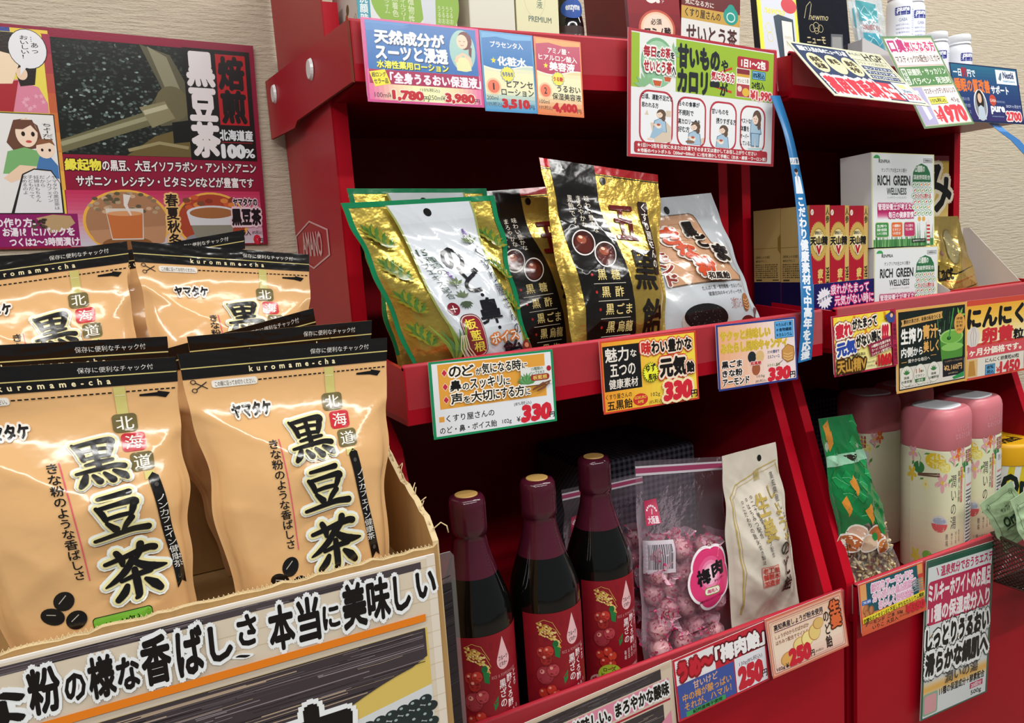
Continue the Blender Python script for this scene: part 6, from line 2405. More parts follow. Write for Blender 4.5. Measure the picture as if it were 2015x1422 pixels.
def cloth_box(label, x0, x1, y0, y1, z1):
    mb = MB()
    n = 24
    r = random.Random(int(x0 * 1000))
    prof = []
    # softly rounded cloth corners around a carton
    c = .006
    ring = []
    for cx, cy, a0 in ((x1 - c, y0 + c, -90), (x1 - c, y1 - c, 0), (x0 + c, y1 - c, 90), (x0 + c, y0 + c, 180)):
        for k in range(5):
            t = math.radians(a0 + k * 22.5)
            ring.append((cx + c * math.cos(t), cy + c * math.sin(t)))
    zs = [(ZL, 1.0), (z1 - .02, 1.0), (z1 - .004, .995), (z1, .97)]
    mx, my = (x0 + x1) / 2, (y0 + y1) / 2
    v = []
    for z, k in zs:
        for px, py in ring:
            v.append((mx + (px - mx) * k, my + (py - my) * k, z + r.uniform(-.0008, .0008) * (z > ZL)))
    m = len(ring)
    f = []
    for j in range(len(zs) - 1):
        for i in range(m):
            k = (i + 1) % m
            f.append((j * m + i, j * m + k, (j + 1) * m + k, (j + 1) * m + i))
    f.append(tuple((len(zs) - 1) * m + i for i in range(m)))
    f.append(tuple(reversed(range(m))))
    mb.add(v, f, GING)
    return tag(mb.build('gingham_box'), label, 'box', 'boxes wrapped in navy gingham')


cloth_box('navy gingham box behind the plum candy and vinegar', .568, .752, -.205, -.035, 1.092)
cloth_box('navy gingham box deep behind the bath salt bottles', .980, 1.215, -.110, -.030, 1.090)

# laminated striped sign leaning between the tea carton and the vinegar bottles
SHEET = clear_film('laminate_sheet', 'ffffff', .06, .1, .0, .3)
mb = MB()
mb.prism([(.170, .90), (.2390, .90), (.2400, 1.132), (.2370, 1.1365), (.170, 1.1365)], -.480, -.4788, SHEET)
so = tag(mb.build('laminated_sign'), 'clear laminated sign with a dark striped edge beside the carton', 'sign')
mb = MB()
mb.prism([(.170, .90), (.2350, .90), (.2355, 1.108), (.170, 1.108)], -.4803, -.4801, M('2a2528', 'l'))
a = Art(.065, .208, 'l')
r = random.Random(4)
for q in range(60):
    v0 = r.random() * 98
    a.L([(0, v0), (50, v0 - 2), (100, v0 - 5)], .8, r.choice(('3a3438', '1c181a', '4a4448')))
a.emit(mb, lambda u, v, h: np.stack([.170 + u * .065, -.4803 - h, 1.108 - v * .208], 1))
q = mb.build('striped_print')
q.parent = so
# ------------------------------------------------------------------ middle tray, second stand: boxed health goods
ZM = 1.245


def boxed(name, label, fr, depth, cols, art_fn, cat='box', group=None, side_fn=None, fin='p', top=None):
    """a printed carton; fr = front face frame (TL, right, down); depth runs back"""
    m, w, h = fr
    front, side = cols
    mb = MB()
    e = .0008
    # slightly softened edges: eight corner chamfers along the height
    ol = [(e, 0), (w - e, 0), (w, e), (w, depth - e), (w - e, depth), (e, depth), (0, depth - e), (0, e)]
    v = [(x, y, 0) for x, y in ol] + [(x, y, -h) for x, y in ol]
    n = 8
    mats = [M(front, fin), M(front, fin), M(side, fin), M(side, fin), M(side, fin), M(side, fin), M(side, fin), M(front, fin)]
    mb.add(v, [(i, (i + 1) % n, (i + 1) % n + n, i + n) for i in range(n)], mats)
    mb.add(v, [tuple(reversed(range(n))), tuple(range(n, 2 * n))], M(top or side, fin))
    # tuck flap line on the lid
    mb.box(w * .04, depth * .9, 0, w * .96, depth * .93, .0003, M(side, fin))
    o = mb.build(name, mat4=m)
    tag(o, label, cat, group)
    pm = MB()
    if art_fn:
        a = Art(w, h, fin)
        art_fn(a)
        a.emit(pm, lambda u, v, hh: np.stack([u * w, -hh + 0 * u, -v * h], 1))
    if side_fn:
        a = Art(depth, h, fin)
        side_fn(a)
        a.emit(pm, lambda u, v, hh: np.stack([-hh + 0 * u, depth - u * depth, -v * h], 1))
    if art_fn or side_fn:
        p_ = pm.build('box_print')
        p_.parent = o
    return o


def tenzan_front(a):
    a.R(0, 0, 78, 100, 'a81428')
    a.R(78, 0, 100, 100, 'c9aa62')
    a.E(12, 5, 8, 2.2, 'e8dccb', 16)
    a.L([(8, 5.8), (16, 4.2)], 1.6, 'b81c28')
    a.T('人参', 80, 2, 98, 13, '1c1812', .02, vert=True)
    a.G([(43 + 46 * (1 if q % 2 else .92) * math.cos(q * math.pi / 36), 26 + 14.6 * (1 if q % 2 else .92) * math.sin(q * math.pi / 36)) for q in range(72)], 'c2a050')
    a.E(43, 26, 32, 9.6, '9a7c38', 30)
    a.E(43, 26, 30, 8.9, 'dcc682', 30)
    a.E(43, 24.5, 20, 6.4, 'ecdfb4', 26)
    a.T('滋養強壮に', 24, 18.5, 62, 21, '1c1812', .02)
    a.T('天山精', 2, 22.6, 88, 28.6, '1c1812', .06, halo=[('dcc682', .08)])
    a.T('V', 32, 29.4, 54, 35, 'b01824', .08, halo=[('e8dccb', .1)])
    a.T('疲れがたまって', 40, 46, 66, 96, 'd8bc6a', .04, vert=True)
    a.T('淫羊霍', 80, 45, 98, 72, '1c1812', .02, vert=True)


def tenzan_side(a):
    a.R(0, 0, 100, 55, 'b99c62')
    a.R(0, 29, 100, 29.5, '94793f')
    a.T('【使用上の注意】', 8, 35, 60, 37, '4a3c20', .01)
    a.T('●用法を守ること', 8, 38, 50, 40, '4a3c20', .01)
    r = random.Random(6)
    for i in range(7):
        for q in range(12):
            a.R(6 + q * 7, 41.4 + i * 1.6, 6 + q * 7 + r.uniform(3, 6.4), 42.3 + i * 1.6, '5c4c2c')
    a.R(8, 53, 30, 54.2, '4a3c20')
    a.R(70, 53.2, 92, 54, '4a3c20')
    a.G([(90, 22), (100, 19), (100, 34), (90, 31)], '8c6c34')
    a.R(0, 55, 100, 100, '14123f')


# three across and two deep in a low navy tray
W1, D1 = .0376, .0505
for k in range(3):
    for d in range(2):
        lab = ['red and gold box nearest the hanging blue ribbon', 'middle box of the three red and gold boxes', 'red and gold box against the tall white boxes'][k] if d == 0 else ['gold sided box behind the ribbon-side red box', 'gold sided box behind the middle red box', 'gold sided box behind the red box by the white ones'][k]
        boxed('tonic_box', lab, frame((.8215 + k * W1, -.3655 + d * D1, 1.4318 - k * .0017), (W1 - .0004, 0, -.0009), (-.0008, -.002, -.183)), D1 - .0006, ('a81428', 'b99c62'), tenzan_front if d == 0 else None, 'tonic box', 'red and gold tonic boxes', tenzan_side if k == 0 else None)


def navy_tag(a):
    a.R(0, 0, 100, 100, '1c1658')
    a.star(17, 56, 13, 'eceaf2', 16, .72)
    a.T('おすすめ', 8, 49, 27, 62, '1c1658', .03, rot=-18)
    for t, x0, y0, x1, y1 in (('疲れがたまって', 27, 9, 90, 45), ('元気がない時に', 33, 51, 98, 88)):
        a.T(t, x0, y0, x1, y1, 'd0387c', .06, halo=[('d0387c', .06)])
        a.T(t, x0, y0, x1, y1, 'f0e4ee', .015)


card('display_tag', frame((.8170, -.3745, 1.3285), (.1178, 0, -.0010), (-.0003, -.0004, -.0360)), navy_tag, 'navy tag with pink lettering stuck across the red boxes', 'tag', rad=.0005)


def green_front(a):
    a.R(0, 0, 100, 100, 'dfe2e2')
    for d in (0, 98.4):
        a.R(d, 0, d + 1.6, 100, 'd8d8a0')
    a.R(0, 0, 100, .8, 'd8d8a0')
    g = '2f6e46'
    a.G([(6 + 5 * math.cos(math.radians(q)) + 2, 6 + 3.6 * math.sin(math.radians(q))) for q in range(180, 361, 20)], '3f9a54')
    a.R(11, 5.6, 12.6, 10, '6a7a52')
    a.T('KENPRIA', 11, 7.2, 28, 10.6, '3a3e3c', .02)
    a.R(82, 4.6, 97, 9.2, '4a4e50')
    a.R(82.6, 5.1, 96.4, 8.7, 'dfe2e2')
    a.T('栄養機能食品', 83.4, 5.8, 95.6, 8, '4a4e50', .02)
    a.T('ケンプリアの生エキス青汁', 15, 16, 55, 20.4, '3a3e3c', .01)
    a.T('RICH GREEN', 9, 24, 60, 34, '2c302e', .035)
    a.T('WELLNESS', 23, 37, 54, 44, '2c302e', .025)
    a.T('リッチグリーンウェルネス', 24, 46, 54, 48.4, '3a3e3c')
    a.grad(8, 52, 66, 70, ['dfe2e2', 'c8688e', 'b02a60', 'b02a60', 'c8688e', 'dfe2e2'], 14)
    a.T('管理栄養士が考えた', 9, 53.6, 62, 60.4, 'f0dfe6', .03, halo=[('b02a60', .14)])
    a.T('毎日の健康習慣', 25, 62.4, 65, 69, 'f0dfe6', .03, halo=[('b02a60', .14)])
    r = random.Random(9)
    a.R(1.6, 92, 98.4, 100, '4f8a4e')
    for i in range(70):
        x = 3 + 94 * r.random()
        a.L([(x, 100), (x + r.uniform(-2, 2), r.uniform(74, 92) if 3 < x < 97 else 92)], [1.3, .2], r.choice(('3f7a42', '6aa060', '2f6636', '8ab878')))
    for x, c, t in ((5, '3f8a4a', ('生搾り', '国産大麦若葉', 'エキス使用')), (30, 'd8683a', ('11種類の', 'ビタミン', '1/3日分')), (50, 'b83464', ('さっと溶ける', 'やさしい味わい'))):
        a.R(x - .5, 73.4, x + 20.5 - (x > 5) * 3, 89.5, 'c8c49a', .003)
        a.R(x, 74, x + 20 - (x > 5) * 3, 89, c, .003)
        for i, q in enumerate(t):
            a.T(q, x + 2, 76 + i * 4, x + 17 - (x > 5) * 3, 79 + i * 4, 'eef0e4', .02)
    # vegetable-dot acorn shape
    a.G([(64, 30), (65, 20), (70, 13), (79, 10), (88, 13), (93, 20), (94.6, 30)], g)
    a.T('22種類の', 68, 12.5, 84, 19.5, 'dfe6da', .03, slant=.1)
    a.T('国産野菜配合', 66, 22.5, 93, 27.5, 'dfe6da', .02)
    for j in range(6):
        for i in range(5):
            x, y = 66.4 + i * 6.4 + (j % 2) * 2.4 - 1, 33 + j * 6.2
            if x > 96:
                continue
            a.E(x, y, 3.2, 3.0, '3f7a4a', 14)
            a.E(x, y, 2.7, 2.5, 'e8ebe4', 14)
            a.L([(x - 1.2, y + 1), (x + 1.2, y - 1)], 1.5, r.choice(('4f8a3e', 'c8423a', '8ab04a', 'd8883a', '6a9a4a')))
    a.T('たくさん摂れる', 68, 43, 94, 48, 'b83a40', .04, halo=[('e8ebe4', .12)])
    a.E(75, 70.5, 2.8, 2.8, 'd8a44a', 12)
    a.E(82, 70.5, 2.8, 2.8, 'd8a44a', 12)
    a.G([(86, 74), (90, 70), (93, 74), (92, 98), (87, 98)], 'e0d8d0')
    for j in range(5):
        a.R(87, 77 + j * 4, 92.4, 79 + j * 4, 'b8343a')
    a.R(62, 92, 85, 96.4, '2a3a2c', .001)
    a.T('3g×30スティック', 64, 93, 83, 95.4, 'e4e8dc', .02)


boxed('green_juice_box', 'white and green box on top of its stacked twin', frame((.9410, -.3655, 1.4990), (.1335, 0, -.0040), (-.0004, -.0045, -.1295)), .052, ('dfe2e2', 'd3d1d4'), green_front, 'box', 'white and green juice powder boxes')
boxed('green_juice_box', 'white and green box underneath its stacked twin', frame((.9405, -.3705, 1.3680), (.1385, 0, -.0045), (-.0004, -.0015, -.1215)), .056, ('dfe2e2', 'd3d1d4'), green_front, 'box', 'white and green juice powder boxes')


def mi_front(a):
    a.grad(0, 0, 100, 88, ['c8a444', 'd8b65c', 'e0c88a', 'd8a848'], 10)
    a.R(0, 0, 100, 3, '8a1420')
    a.R(0, 88, 100, 100, 'c87a3a')
    a.T('み', 50, 6, 104, 34, '14100c', .03, halo=[('e8dcc0', .07)])
    a.E(60, 52, 34, 14, '2a1a14', 22)
    a.E(60, 48, 20, 7, '4a2c20', 18)
    a.L([(26, 66), (60, 72), (94, 64)], 6, 'b83a2c')
    a.E(72, 78, 14, 6, 'd8d2c8', 18)


boxed('sesame_box', 'gold and red box half hidden behind the white boxes', frame((1.098, -.280, 1.5060), (.1400, 0, -.002), (0, -.001, -.2600)), .05, ('c8a444', '8e1a20'), mi_front, 'box')


# gold foil pouch in a low open-sided carton
def foil_art(p):
    a = Art(p.w, p.h, 'm')
    a.grad(0, 44, 100, 100, ['c8a848', 'd8b45a', 'c88a4a', 'd8c07a'], 10)
    for q in range(5):
        a.L([(0, 52 + q * 9), (40, 60 + q * 8), (100, 52 + q * 9)], [.8, 2.4, .6], ('3a3222', 'd87a3a', '4a4228', 'e8e0c0', '3a3222')[q])
    a.E(54, 32, 14, 20, '9a8a5a', 22, 20)
    a.E(54, 32, 12.6, 18.6, 'c0b07a', 22, 20)
    a.star(26, 38, 6, 'c8848c', 8, .3)
    a.T('Lact', 8, 50, 34, 64, '2a2418', .03, slant=.2)
    return a


p = Pouch((1.128, -.300, 1.408), (1.232, -.300, 1.406), (1.120, -.352, 1.250), (1.232, -.352, 1.250), .012, seed=51, wr=.0016, seal=(.08, .04))
bag('foil_pouch', 'shiny gold foil pouch leaning in the low orange carton', p, 'c6a858', 'm', foil_art(p), cat='pouch')

lc = empty('display_carton', (1.17, -.34, ZM), 'low orange fronted carton with a sloping white end, holding the gold pouch', 'carton')
mb = MB()
x0, x1, y0, y1 = 1.0875, 1.262, -.386, -.290
mb.box(x0, y0, ZM, x1, y0 + .002, 1.2985, M('d0583e', 'p'))
mb.build('front_panel', lc)
a = Art(x1 - x0, 1.2985 - ZM, 'p')
a.R(0, 0, 100, 100, 'cf5a40')
a.grad(3, 8, 97, 100, ['d86850', 'dc8a6a', 'e0a888', 'd8a04a', 'c8843a'], 12, True)
a.R(0, 0, 100, 5, 'b02a2c')
a.T('Lactobacillus', 12, 26, 40, 46, '4a7aa0', .04, slant=.15)
a.star(14, 34, 5, '6a7ab0', 4, .4)
a.G([(36, 14), (52, 10), (50, 44), (34, 46)], 'ecd23a')
a.G([(54, 8), (80, 4), (78, 40), (50, 44)], 'dca8b0')
a.T('乳酸菌青汁', 57, 14, 80, 34, '7a1c4a', .08, slant=.1)
a.E(89, 32, 8, 18, '2a2c2a', 18)
pm = MB()
a.emit(pm, lambda u, v, h: np.stack([x0 + u * (x1 - x0), y0 - h + 0 * u, 1.2985 - v * (1.2985 - ZM)], 1))
pm.build('front_print', lc)
mb = MB()
for xx in (x0, x1 - .001):
    hi = 1.345 if xx == x0 else 1.385
    v = [(xx, y0 + .002, ZM), (xx, y0 + .002, 1.298), (xx, y1 - .012, hi), (xx, y1, hi), (xx, y1, ZM)]
    v2 = [(x + .001, y, z) for x, y, z in v]
    tri = [tuple(t) for t in tessellate_polygon([[Vector((y, z, 0)) for _, y, z in v]])]
    mb.add(v + v2, tri + [tuple(i + 5 for i in t) for t in tri] + [(i, (i + 1) % 5, (i + 1) % 5 + 5, i + 5) for i in range(5)], M('cfc6bf', 'p'))
mb.box(x0, y1 - .001, ZM, x1, y1, 1.385, M('cfc6bf', 'p'))
mb.box(x0, y0, ZM, x1, y1, ZM + .001, M('cfc6bf', 'p'))
mb.build('shell', lc)
# ------------------------------------------------------------------ goods on the top trays (cut by the upper edge of the view)
ZT = 1.576


def wash_front(a):
    a.R(0, 0, 100, 100, 'e0e2e0')
    a.R(0, 0, 12.5, 100, '4a9cae')
    a.T('洗顔時の', 2.6, 33, 10.2, 60, 'e6f0f0', .03, vert=True)
    a.E(42, 32, 29, 24, '92b84e', 40)
    a.E(86, 34, 17, 23, '92b84e', 34)
    a.G([(60, 0), (80, 0), (77, 58), (66, 58)], 'd5dade')
    for i, t in enumerate(('植物性', 'オイルフリー', '無着色', '洗顔フォーム')):
        a.T(t, 50 - i * 8, 31, 56 - i * 8, 51 - i * 2, 'd5e2b4', .02, vert=True)
    for i in range(4):
        a.T('うるおい', 80 + i * 4.2, 36, 83.6 + i * 4.2, 53, 'd5e2b4', .02, vert=True)
    a.T('洗顔', 20, 72, 60, 90, '4a9cae', .03)


def wash_side(a):
    a.R(0, 0, 100, 100, 'd6d2c8')
    for x, y, c in ((56, 44, 'b85a3a'), (62, 38, '6a5c34'), (50, 52, 'c8884a'), (58, 54, '8a4030')):
        a.E(x, y, 6, 4, c, 12)
    a.T('オーガニクス', 66, 48, 96, 54, '6a8a70', .01, rot=-20)


boxed('face_wash_box', 'white box with a teal stripe and lime green ovals', frame((.2555, -.298, 1.715), (.1105, 0, -.002), (0, 0, -.1385)), .09, ('e0e2e0', 'd6d2c8'), wash_front, 'box', None, wash_side)
boxed('cream_box', 'plain cream box between the lime green and pale yellow boxes', frame((.3800, -.302, 1.722), (.0560, 0, -.001), (0, 0, -.1455)), .056, ('dcdacb', 'c6bfa6'), None, 'box')


def premium_front(a):
    a.R(0, 0, 100, 100, 'e4e0b6')
    a.ring(44, 26, 26, 18, 1.0, 'cfc79a')
    a.T('美容液', 48, 20, 62, 37, '4a6a5c', .0, vert=True)
    a.T('PREMIUM', 28, 43, 82, 47, '6a7a6c', .015)


boxed('serum_box', 'pale yellow box lettered PREMIUM', frame((.4390, -.300, 1.725), (.0550, 0, -.001), (0, 0, -.1485)), .05, ('e4e0b6', 'd2cca0'), premium_front, 'box')

# amino drink bottle with a blue seal
bt = empty('drink_bottle', (.5240, -.270, ZT), 'dark drink bottle with a blue seal and brown label', 'bottle')
mb = MB()
mb.lathe([(.0165, ZT), (.0190, ZT + .003), (.0190, ZT + .085), (.0175, ZT + .095), (.0125, ZT + .108), (.0115, ZT + .125)], M('120c0c', 'g'), 40, cx=.524, cy=-.27)
mb.build('glass_body', bt)
mb = MB()
mb.lathe([(.0135, ZT + .118), (.0140, ZT + .122), (.0140, ZT + .138), (.0125, ZT + .140)], M('c8c8cc', 'm'), 32, cx=.524, cy=-.27)
mb.build('cap', bt)
mb = MB()
a = Art(.07, .078, 'p')
a.R(0, 0, 100, 100, '3a2420')
a.T('サポートする', 28, 12, 66, 22, 'd8ccbc', .01, rot=0)
a.T('アミノ', 26, 30, 62, 54, 'e0d8cc', .04)
a.T('配合飲料', 24, 62, 66, 82, 'e0d8cc', .03)
a.emit(mb, lambda u, v, h: np.stack([.524 + (.0192 + h) * np.cos(math.radians(-160) + u * .07 / .0192), -.27 + (.0192 + h) * np.sin(math.radians(-160) + u * .07 / .0192), ZT + .082 - v * .078], 1), cell=.004)
mb.build('label', bt)
mb = MB()
a = Art(.03, .022, 'p')
a.E(50, 50, 50, 50, '2a54a8', 24)
a.T('enzyme', 20, 34, 80, 66, 'e6eaf2', .04)
a.emit(mb, lambda u, v, h: np.stack([.524 + (.0176 + h) * np.cos(math.radians(-150) + u * .03 / .0176), -.27 + (.0196 + h) * np.sin(math.radians(-150) + u * .03 / .0176), ZT + .112 - v * .022], 1), cell=.003)
mb.build('seal', bt)


def alpha_front(a):
    a.grad(0, 0, 100, 100, ['7a1420', '8e1c28', '6a101c', '5a0c16'], 10)
    a.R(0, 0, 4, 100, '4a0a14')
    a.T('α', 38, 22, 62, 31.5, 'efe6e2', .05)
    a.T('アルファ', 66, 21, 72, 32, 'e6d8d4', .01, vert=True)
    a.E(55, 51, 34, 14, 'c85a48', 34)
    a.E(55, 51, 30, 12.4, 'efc8a8', 34)
    a.E(55, 51, 26, 10.8, 'f0d8c4', 34)
    a.T('必須', 44, 43.6, 64, 48, '3a1c18', .02)
    a.T('アミノ酸', 32, 50, 80, 57, '2a1412', .04)


boxed('supplement_box', 'deep red box with a glowing oval', frame((.5850, -.300, 1.738), (.0830, 0, .004), (0, 0, -.1615)), .088, ('7a1420', '6a101a'), alpha_front, 'box')


def tea_front(a):
    a.R(0, 0, 100, 100, '7c1a22')
    a.R(0, 0, 100, 29, '6a2a2c')
    a.T('気になる方に', 6, 24.4, 54, 28.6, 'eadcd0', .02)
    a.R(0, 30, 100, 39.6, 'c8a04a')
    a.T('くすり屋さんの', 6, 31.4, 66, 37.6, '2a1c14', .015)
    a.R(0, 39.6, 100, 59, 'e2e0dc')
    a.T('せいとう茶', 9, 42.6, 95, 56.6, '4a2224', .03)
    a.E(84, 32, 13, 7, '2a9a8c', 24)
    a.E(84, 27, 7, 4, '2a9a8c', 18)
    a.ring(84, 33, 7, 3.4, 1.6, 'dce8e4', 14)
    r = random.Random(5)
    for i in range(14):
        x, y = r.uniform(36, 96), r.uniform(62, 80)
        for q in range(5):
            t = q * 72
            a.E(x + 4 * math.cos(math.radians(t)), y + 2.4 * math.sin(math.radians(t)), 3, 1.8, r.choice(('e8dcc8', 'd8bca0')), 8)
        a.E(x, y, 1.6, 1, 'd8a848', 8)


def tea_side(a):
    a.R(0, 0, 100, 100, '7c1a22')
    for i in range(5):
        a.T('せいとう茶', 40, 12 + i * 16, 62, 24 + i * 16, 'b89a94', .0, vert=True)


boxed('herb_tea_box', 'red and white tea box with a gold band', frame((.6770, -.300, 1.738), (.0970, 0, -.006), (0, 0, -.1615)), .03, ('7c1a22', '7c1a22'), tea_front, 'box', None, tea_side)

# grey tubes standing upside down
for i, (x, lab) in enumerate(((.792, 'grey tube beside the tea box'), (.826, 'grey tube next to the yellow edged card'))):
    t = empty('cosmetic_tube', (x, -.215, ZT), lab, 'tube', 'grey cosmetic tubes')
    mb = MB()
    mb.lathe([(.0150, ZT), (.0160, ZT + .002), (.0160, ZT + .028), (.0150, ZT + .030)], M('3a3c44', 'p'), 32, cx=x, cy=-.215)
    mb.build('cap', t)
    mb = MB()
    v, f = [], []
    n = 32
    for j in range(9):
        q = j / 8
        for k in range(n):
            an = 2 * math.pi * k / n
            v.append((x + .0145 * (1 + .3 * q) * math.cos(an), -.215 + .0145 * (1 - .96 * q) * math.sin(an), ZT + .03 + .13 * q))
    for j in range(8):
        for k in range(n):
            l = (k + 1) % n
            f.append((j * n + k, j * n + l, (j + 1) * n + l, (j + 1) * n + k))
    f.append(tuple(8 * n + k for k in range(n)))
    mb.add(v, f, M('aeb0b6', 'p'), True)
    mb.build('tube_body', t)


def newmo_yellow(a):
    a.R(0, 0, 100, 100, 'ece43a')
    a.R(9, 0, 93, 100, 'cdd0da')
    a.T('newmo', 16, 23, 66, 31.5, 'e6d850', .02, slant=.3)
    a.E(80, 21, 20, 7, 'c8303c', 24)
    a.G([(38, 33), (50, 30.5), (88, 33), (88, 100), (52, 100)], '22384a')
    a.R(56, 34.6, 86, 100, '1a2a38')
    a.R(58, 35.6, 84, 100, 'e0dfd8')
    a.T('newmo', 62, 47, 80, 52, 'c8c4a8', .01, slant=.3)
    a.T('育毛剤', 66, 54, 78, 58, 'c8c4a8', .01)
    a.ring(24, 44, 8, 4.4, 1.2, 'dcd46a', 14)
    a.ring(26, 52, 7, 4.4, 1.2, 'dcd46a', 14)


def newmo_black(a):
    a.R(0, 0, 100, 100, '14161f')
    g = 'd2c294'
    a.L([(12, 32), (18, 22), (26, 18), (28, 20), (25, 26), (22, 31)], .9, g)
    a.T('newmo', 20, 26.5, 58, 33.5, g, .0, slant=.35)
    for cx, cy, q in ((26, 40, 5), (34, 38.6, 6), (42, 40, 5), (34, 42, 4)):
        a.ring(cx, cy, q, q * .62, .7, g, 16)
    a.T('ニューモ', 14, 47, 50, 52.6, g, .02)
    a.T('30 days Pack', 24, 55, 50, 57, g)
    a.G([(62, 44), (86, 44), (82, 76), (56, 76)], '6a6c70')
    a.G([(64, 46.4), (83, 46.4), (80, 76), (59, 76)], '9a9a98')
    for q in range(6):
        a.L([(72 + q * 3, 14), (84 + q * 2, 44), (98, 66)], .25, '2e3342')


boxed('hair_tonic_box', 'yellow edged pale box with a navy bottle case drawn on it', frame((.7985, -.300, 1.735), (.0720, 0, -.004), (.0115, -.022, -.150)), .012, ('ece43a', '2a2c34'), newmo_yellow, 'box')
boxed('hair_tonic_box', 'glossy black box with gold script', frame((.8875, -.285, 1.745), (.1010, 0, .003), (.004, -.012, -.165)), .045, ('14161f', '181a24'), newmo_black, 'box', fin='f')

# grey card carton with a slanting cut, holding clear toothpaste pouches
gc = empty('display_carton', (1.04, -.31, ZT), 'grey card carton under the clear teal pouch', 'carton')
mb = MB()
mb.prism([(.985, ZT - .008), (1.100, ZT - .013), (1.100, 1.628), (1.060, 1.640), (1.020, 1.654), (.985, 1.664)], -.3165, -.3150, M('c4c1c2', 'p'))
mb.build('front_panel', gc)
mb = MB()
mb.box(.985, -.3150, ZT, .9865, -.292, 1.662, M('bab7b8', 'p'))
mb.box(1.0985, -.3150, ZT, 1.100, -.22, 1.625, M('bab7b8', 'p'))
mb.box(.992, -.3150, ZT - .010, 1.100, -.22, ZT - .0085, M('bab7b8', 'p'))
mb.build('shell', gc)


def rinse_art(p):
    a = Art(p.w, p.h, 'f')
    for y, c in ((6, '5aa8b0'), (34, '4a9cae'), (58, '3a8ca0')):
        a.R(12, y, 78, y + 17, c)
        a.L([(20, y + 12), (36, y + 4), (52, y + 11), (70, y + 5)], 2.0, 'b8dade')
    for y in (26, 52, 78):
        a.T('薬用歯みがき', 16, y, 74, y + 5, 'b06a6a' if y < 60 else '4a6a8a', .02)
    a.R(12, 84, 90, 99, '4a86c8')
    return a


POUCH = clear_film('rinse_pouch_film', 'eef4f8', .25, .1, .6, .4)
for i, (dx, dy, lab) in enumerate(((0, 0, 'clear teal printed pouch standing in the grey carton'), (.030, .030, 'clear pouch tucked behind the teal printed one'))):
    p = Pouch((.994 + dx, -.290 + dy, 1.735), (1.060 + dx, -.290 + dy, 1.730), (1.020 + dx, -.302 + dy, 1.569), (1.084 + dx, -.302 + dy, 1.569), .008, seed=61 + i, wr=.0012, seal=(.05, .03))
    root = empty('clear_pouch', p.base(), lab, 'pouch', 'clear rinse pouches')
    mb = MB()
    p.body(mb, POUCH, POUCH, 24, 40)
    mb.build('film', root)
    pm = MB()
    p.print_on(pm, rinse_art(p))
    pm.build('front_print', root)


# white supplement bottles
def pure_bottle(label, x, y, z, h=.086, r_=.0195, turn=0.):
    root = empty('supplement_bottle', (x, y, z), label, 'bottle', 'white supplement bottles')
    w = M('e6e8ec', 'p')
    mb = MB()
    mb.lathe([(r_ * .93, z), (r_, z + .003), (r_, z + h * .70), (r_ * .97, z + h * .755), (r_ * .86, z + h * .80), (r_ * .78, z + h * .815), (r_ * .78, z + h * .84)], w, 44, cx=x, cy=y)
    mb.build('body', root)
    mb = MB()
    rc = r_ * .90
    mb.lathe([(rc, z + h * .83), (rc, z + h * .855), (rc * .96, z + h * .86), (rc, z + h * .866), (rc, z + h * .965), (rc * .97, z + h * .985), (rc * .90, z + h)], w, 48, cx=x, cy=y)
    mb.build('cap', root)
    a = Art(r_ * 3.6, h * .62, 'p')
    a.R(0, 0, 100, 100, 'e4e7ee')
    a.R(20, 4, 54, 27, '1f2a86', .002)
    a.T('pure', 24, 7, 50, 20, 'eceef6', .05, slant=.15)
    a.T('encapsulations', 24, 21.6, 50, 24.6, 'c8cce6')
    a.T('GABA', 28, 36, 46, 45, '6a70a0', .0)
    for i, t in enumerate(('睡眠の質の向上', '機能性表示食品', '栄養補助食品', '30カプセル')):
        a.T(t, 22, 52 + i * 11, 52, 57 + i * 11, '7a80b0')
    for i in range(12):
        a.R(60, 10 + i * 6.4, 90 - (i * 7) % 11, 12.4 + i * 6.4, '8a94cc')
    pm = MB()

    def fn(u, v, hh):
        t = math.radians(-203) + turn + u * 3.6
        return np.stack([x + (r_ + hh) * np.cos(t), y + (r_ + hh) * np.sin(t), z + h * .68 - v * h * .62], 1)
    a.emit(pm, fn, cell=.005, h0=.0002, smooth=True)
    pm.build('label', root)


pure_bottle('white supplement bottle behind the clear pouch, raised on the white step', 1.168, -.240, 1.681)
pure_bottle('white supplement bottle raised on the white step, nearest the blank wall', 1.210, -.232, 1.681, turn=.45)
pure_bottle('white supplement bottle with its cap just behind the pink card', 1.176, -.296, 1.601)
pure_bottle('white supplement bottle at the far end behind the dark blue card', 1.236, -.294, 1.601, turn=.45)
st = MB()
st.box(1.120, -.318, ZT - .016, 1.262, -.2725, 1.600, M('dedfe2', 'p'))
st.box(1.120, -.2725, ZT - .016, 1.262, -.190, 1.680, M('dedfe2', 'p'))
tag(st.build('riser_step'), 'white card step under the white supplement bottles', 'step')
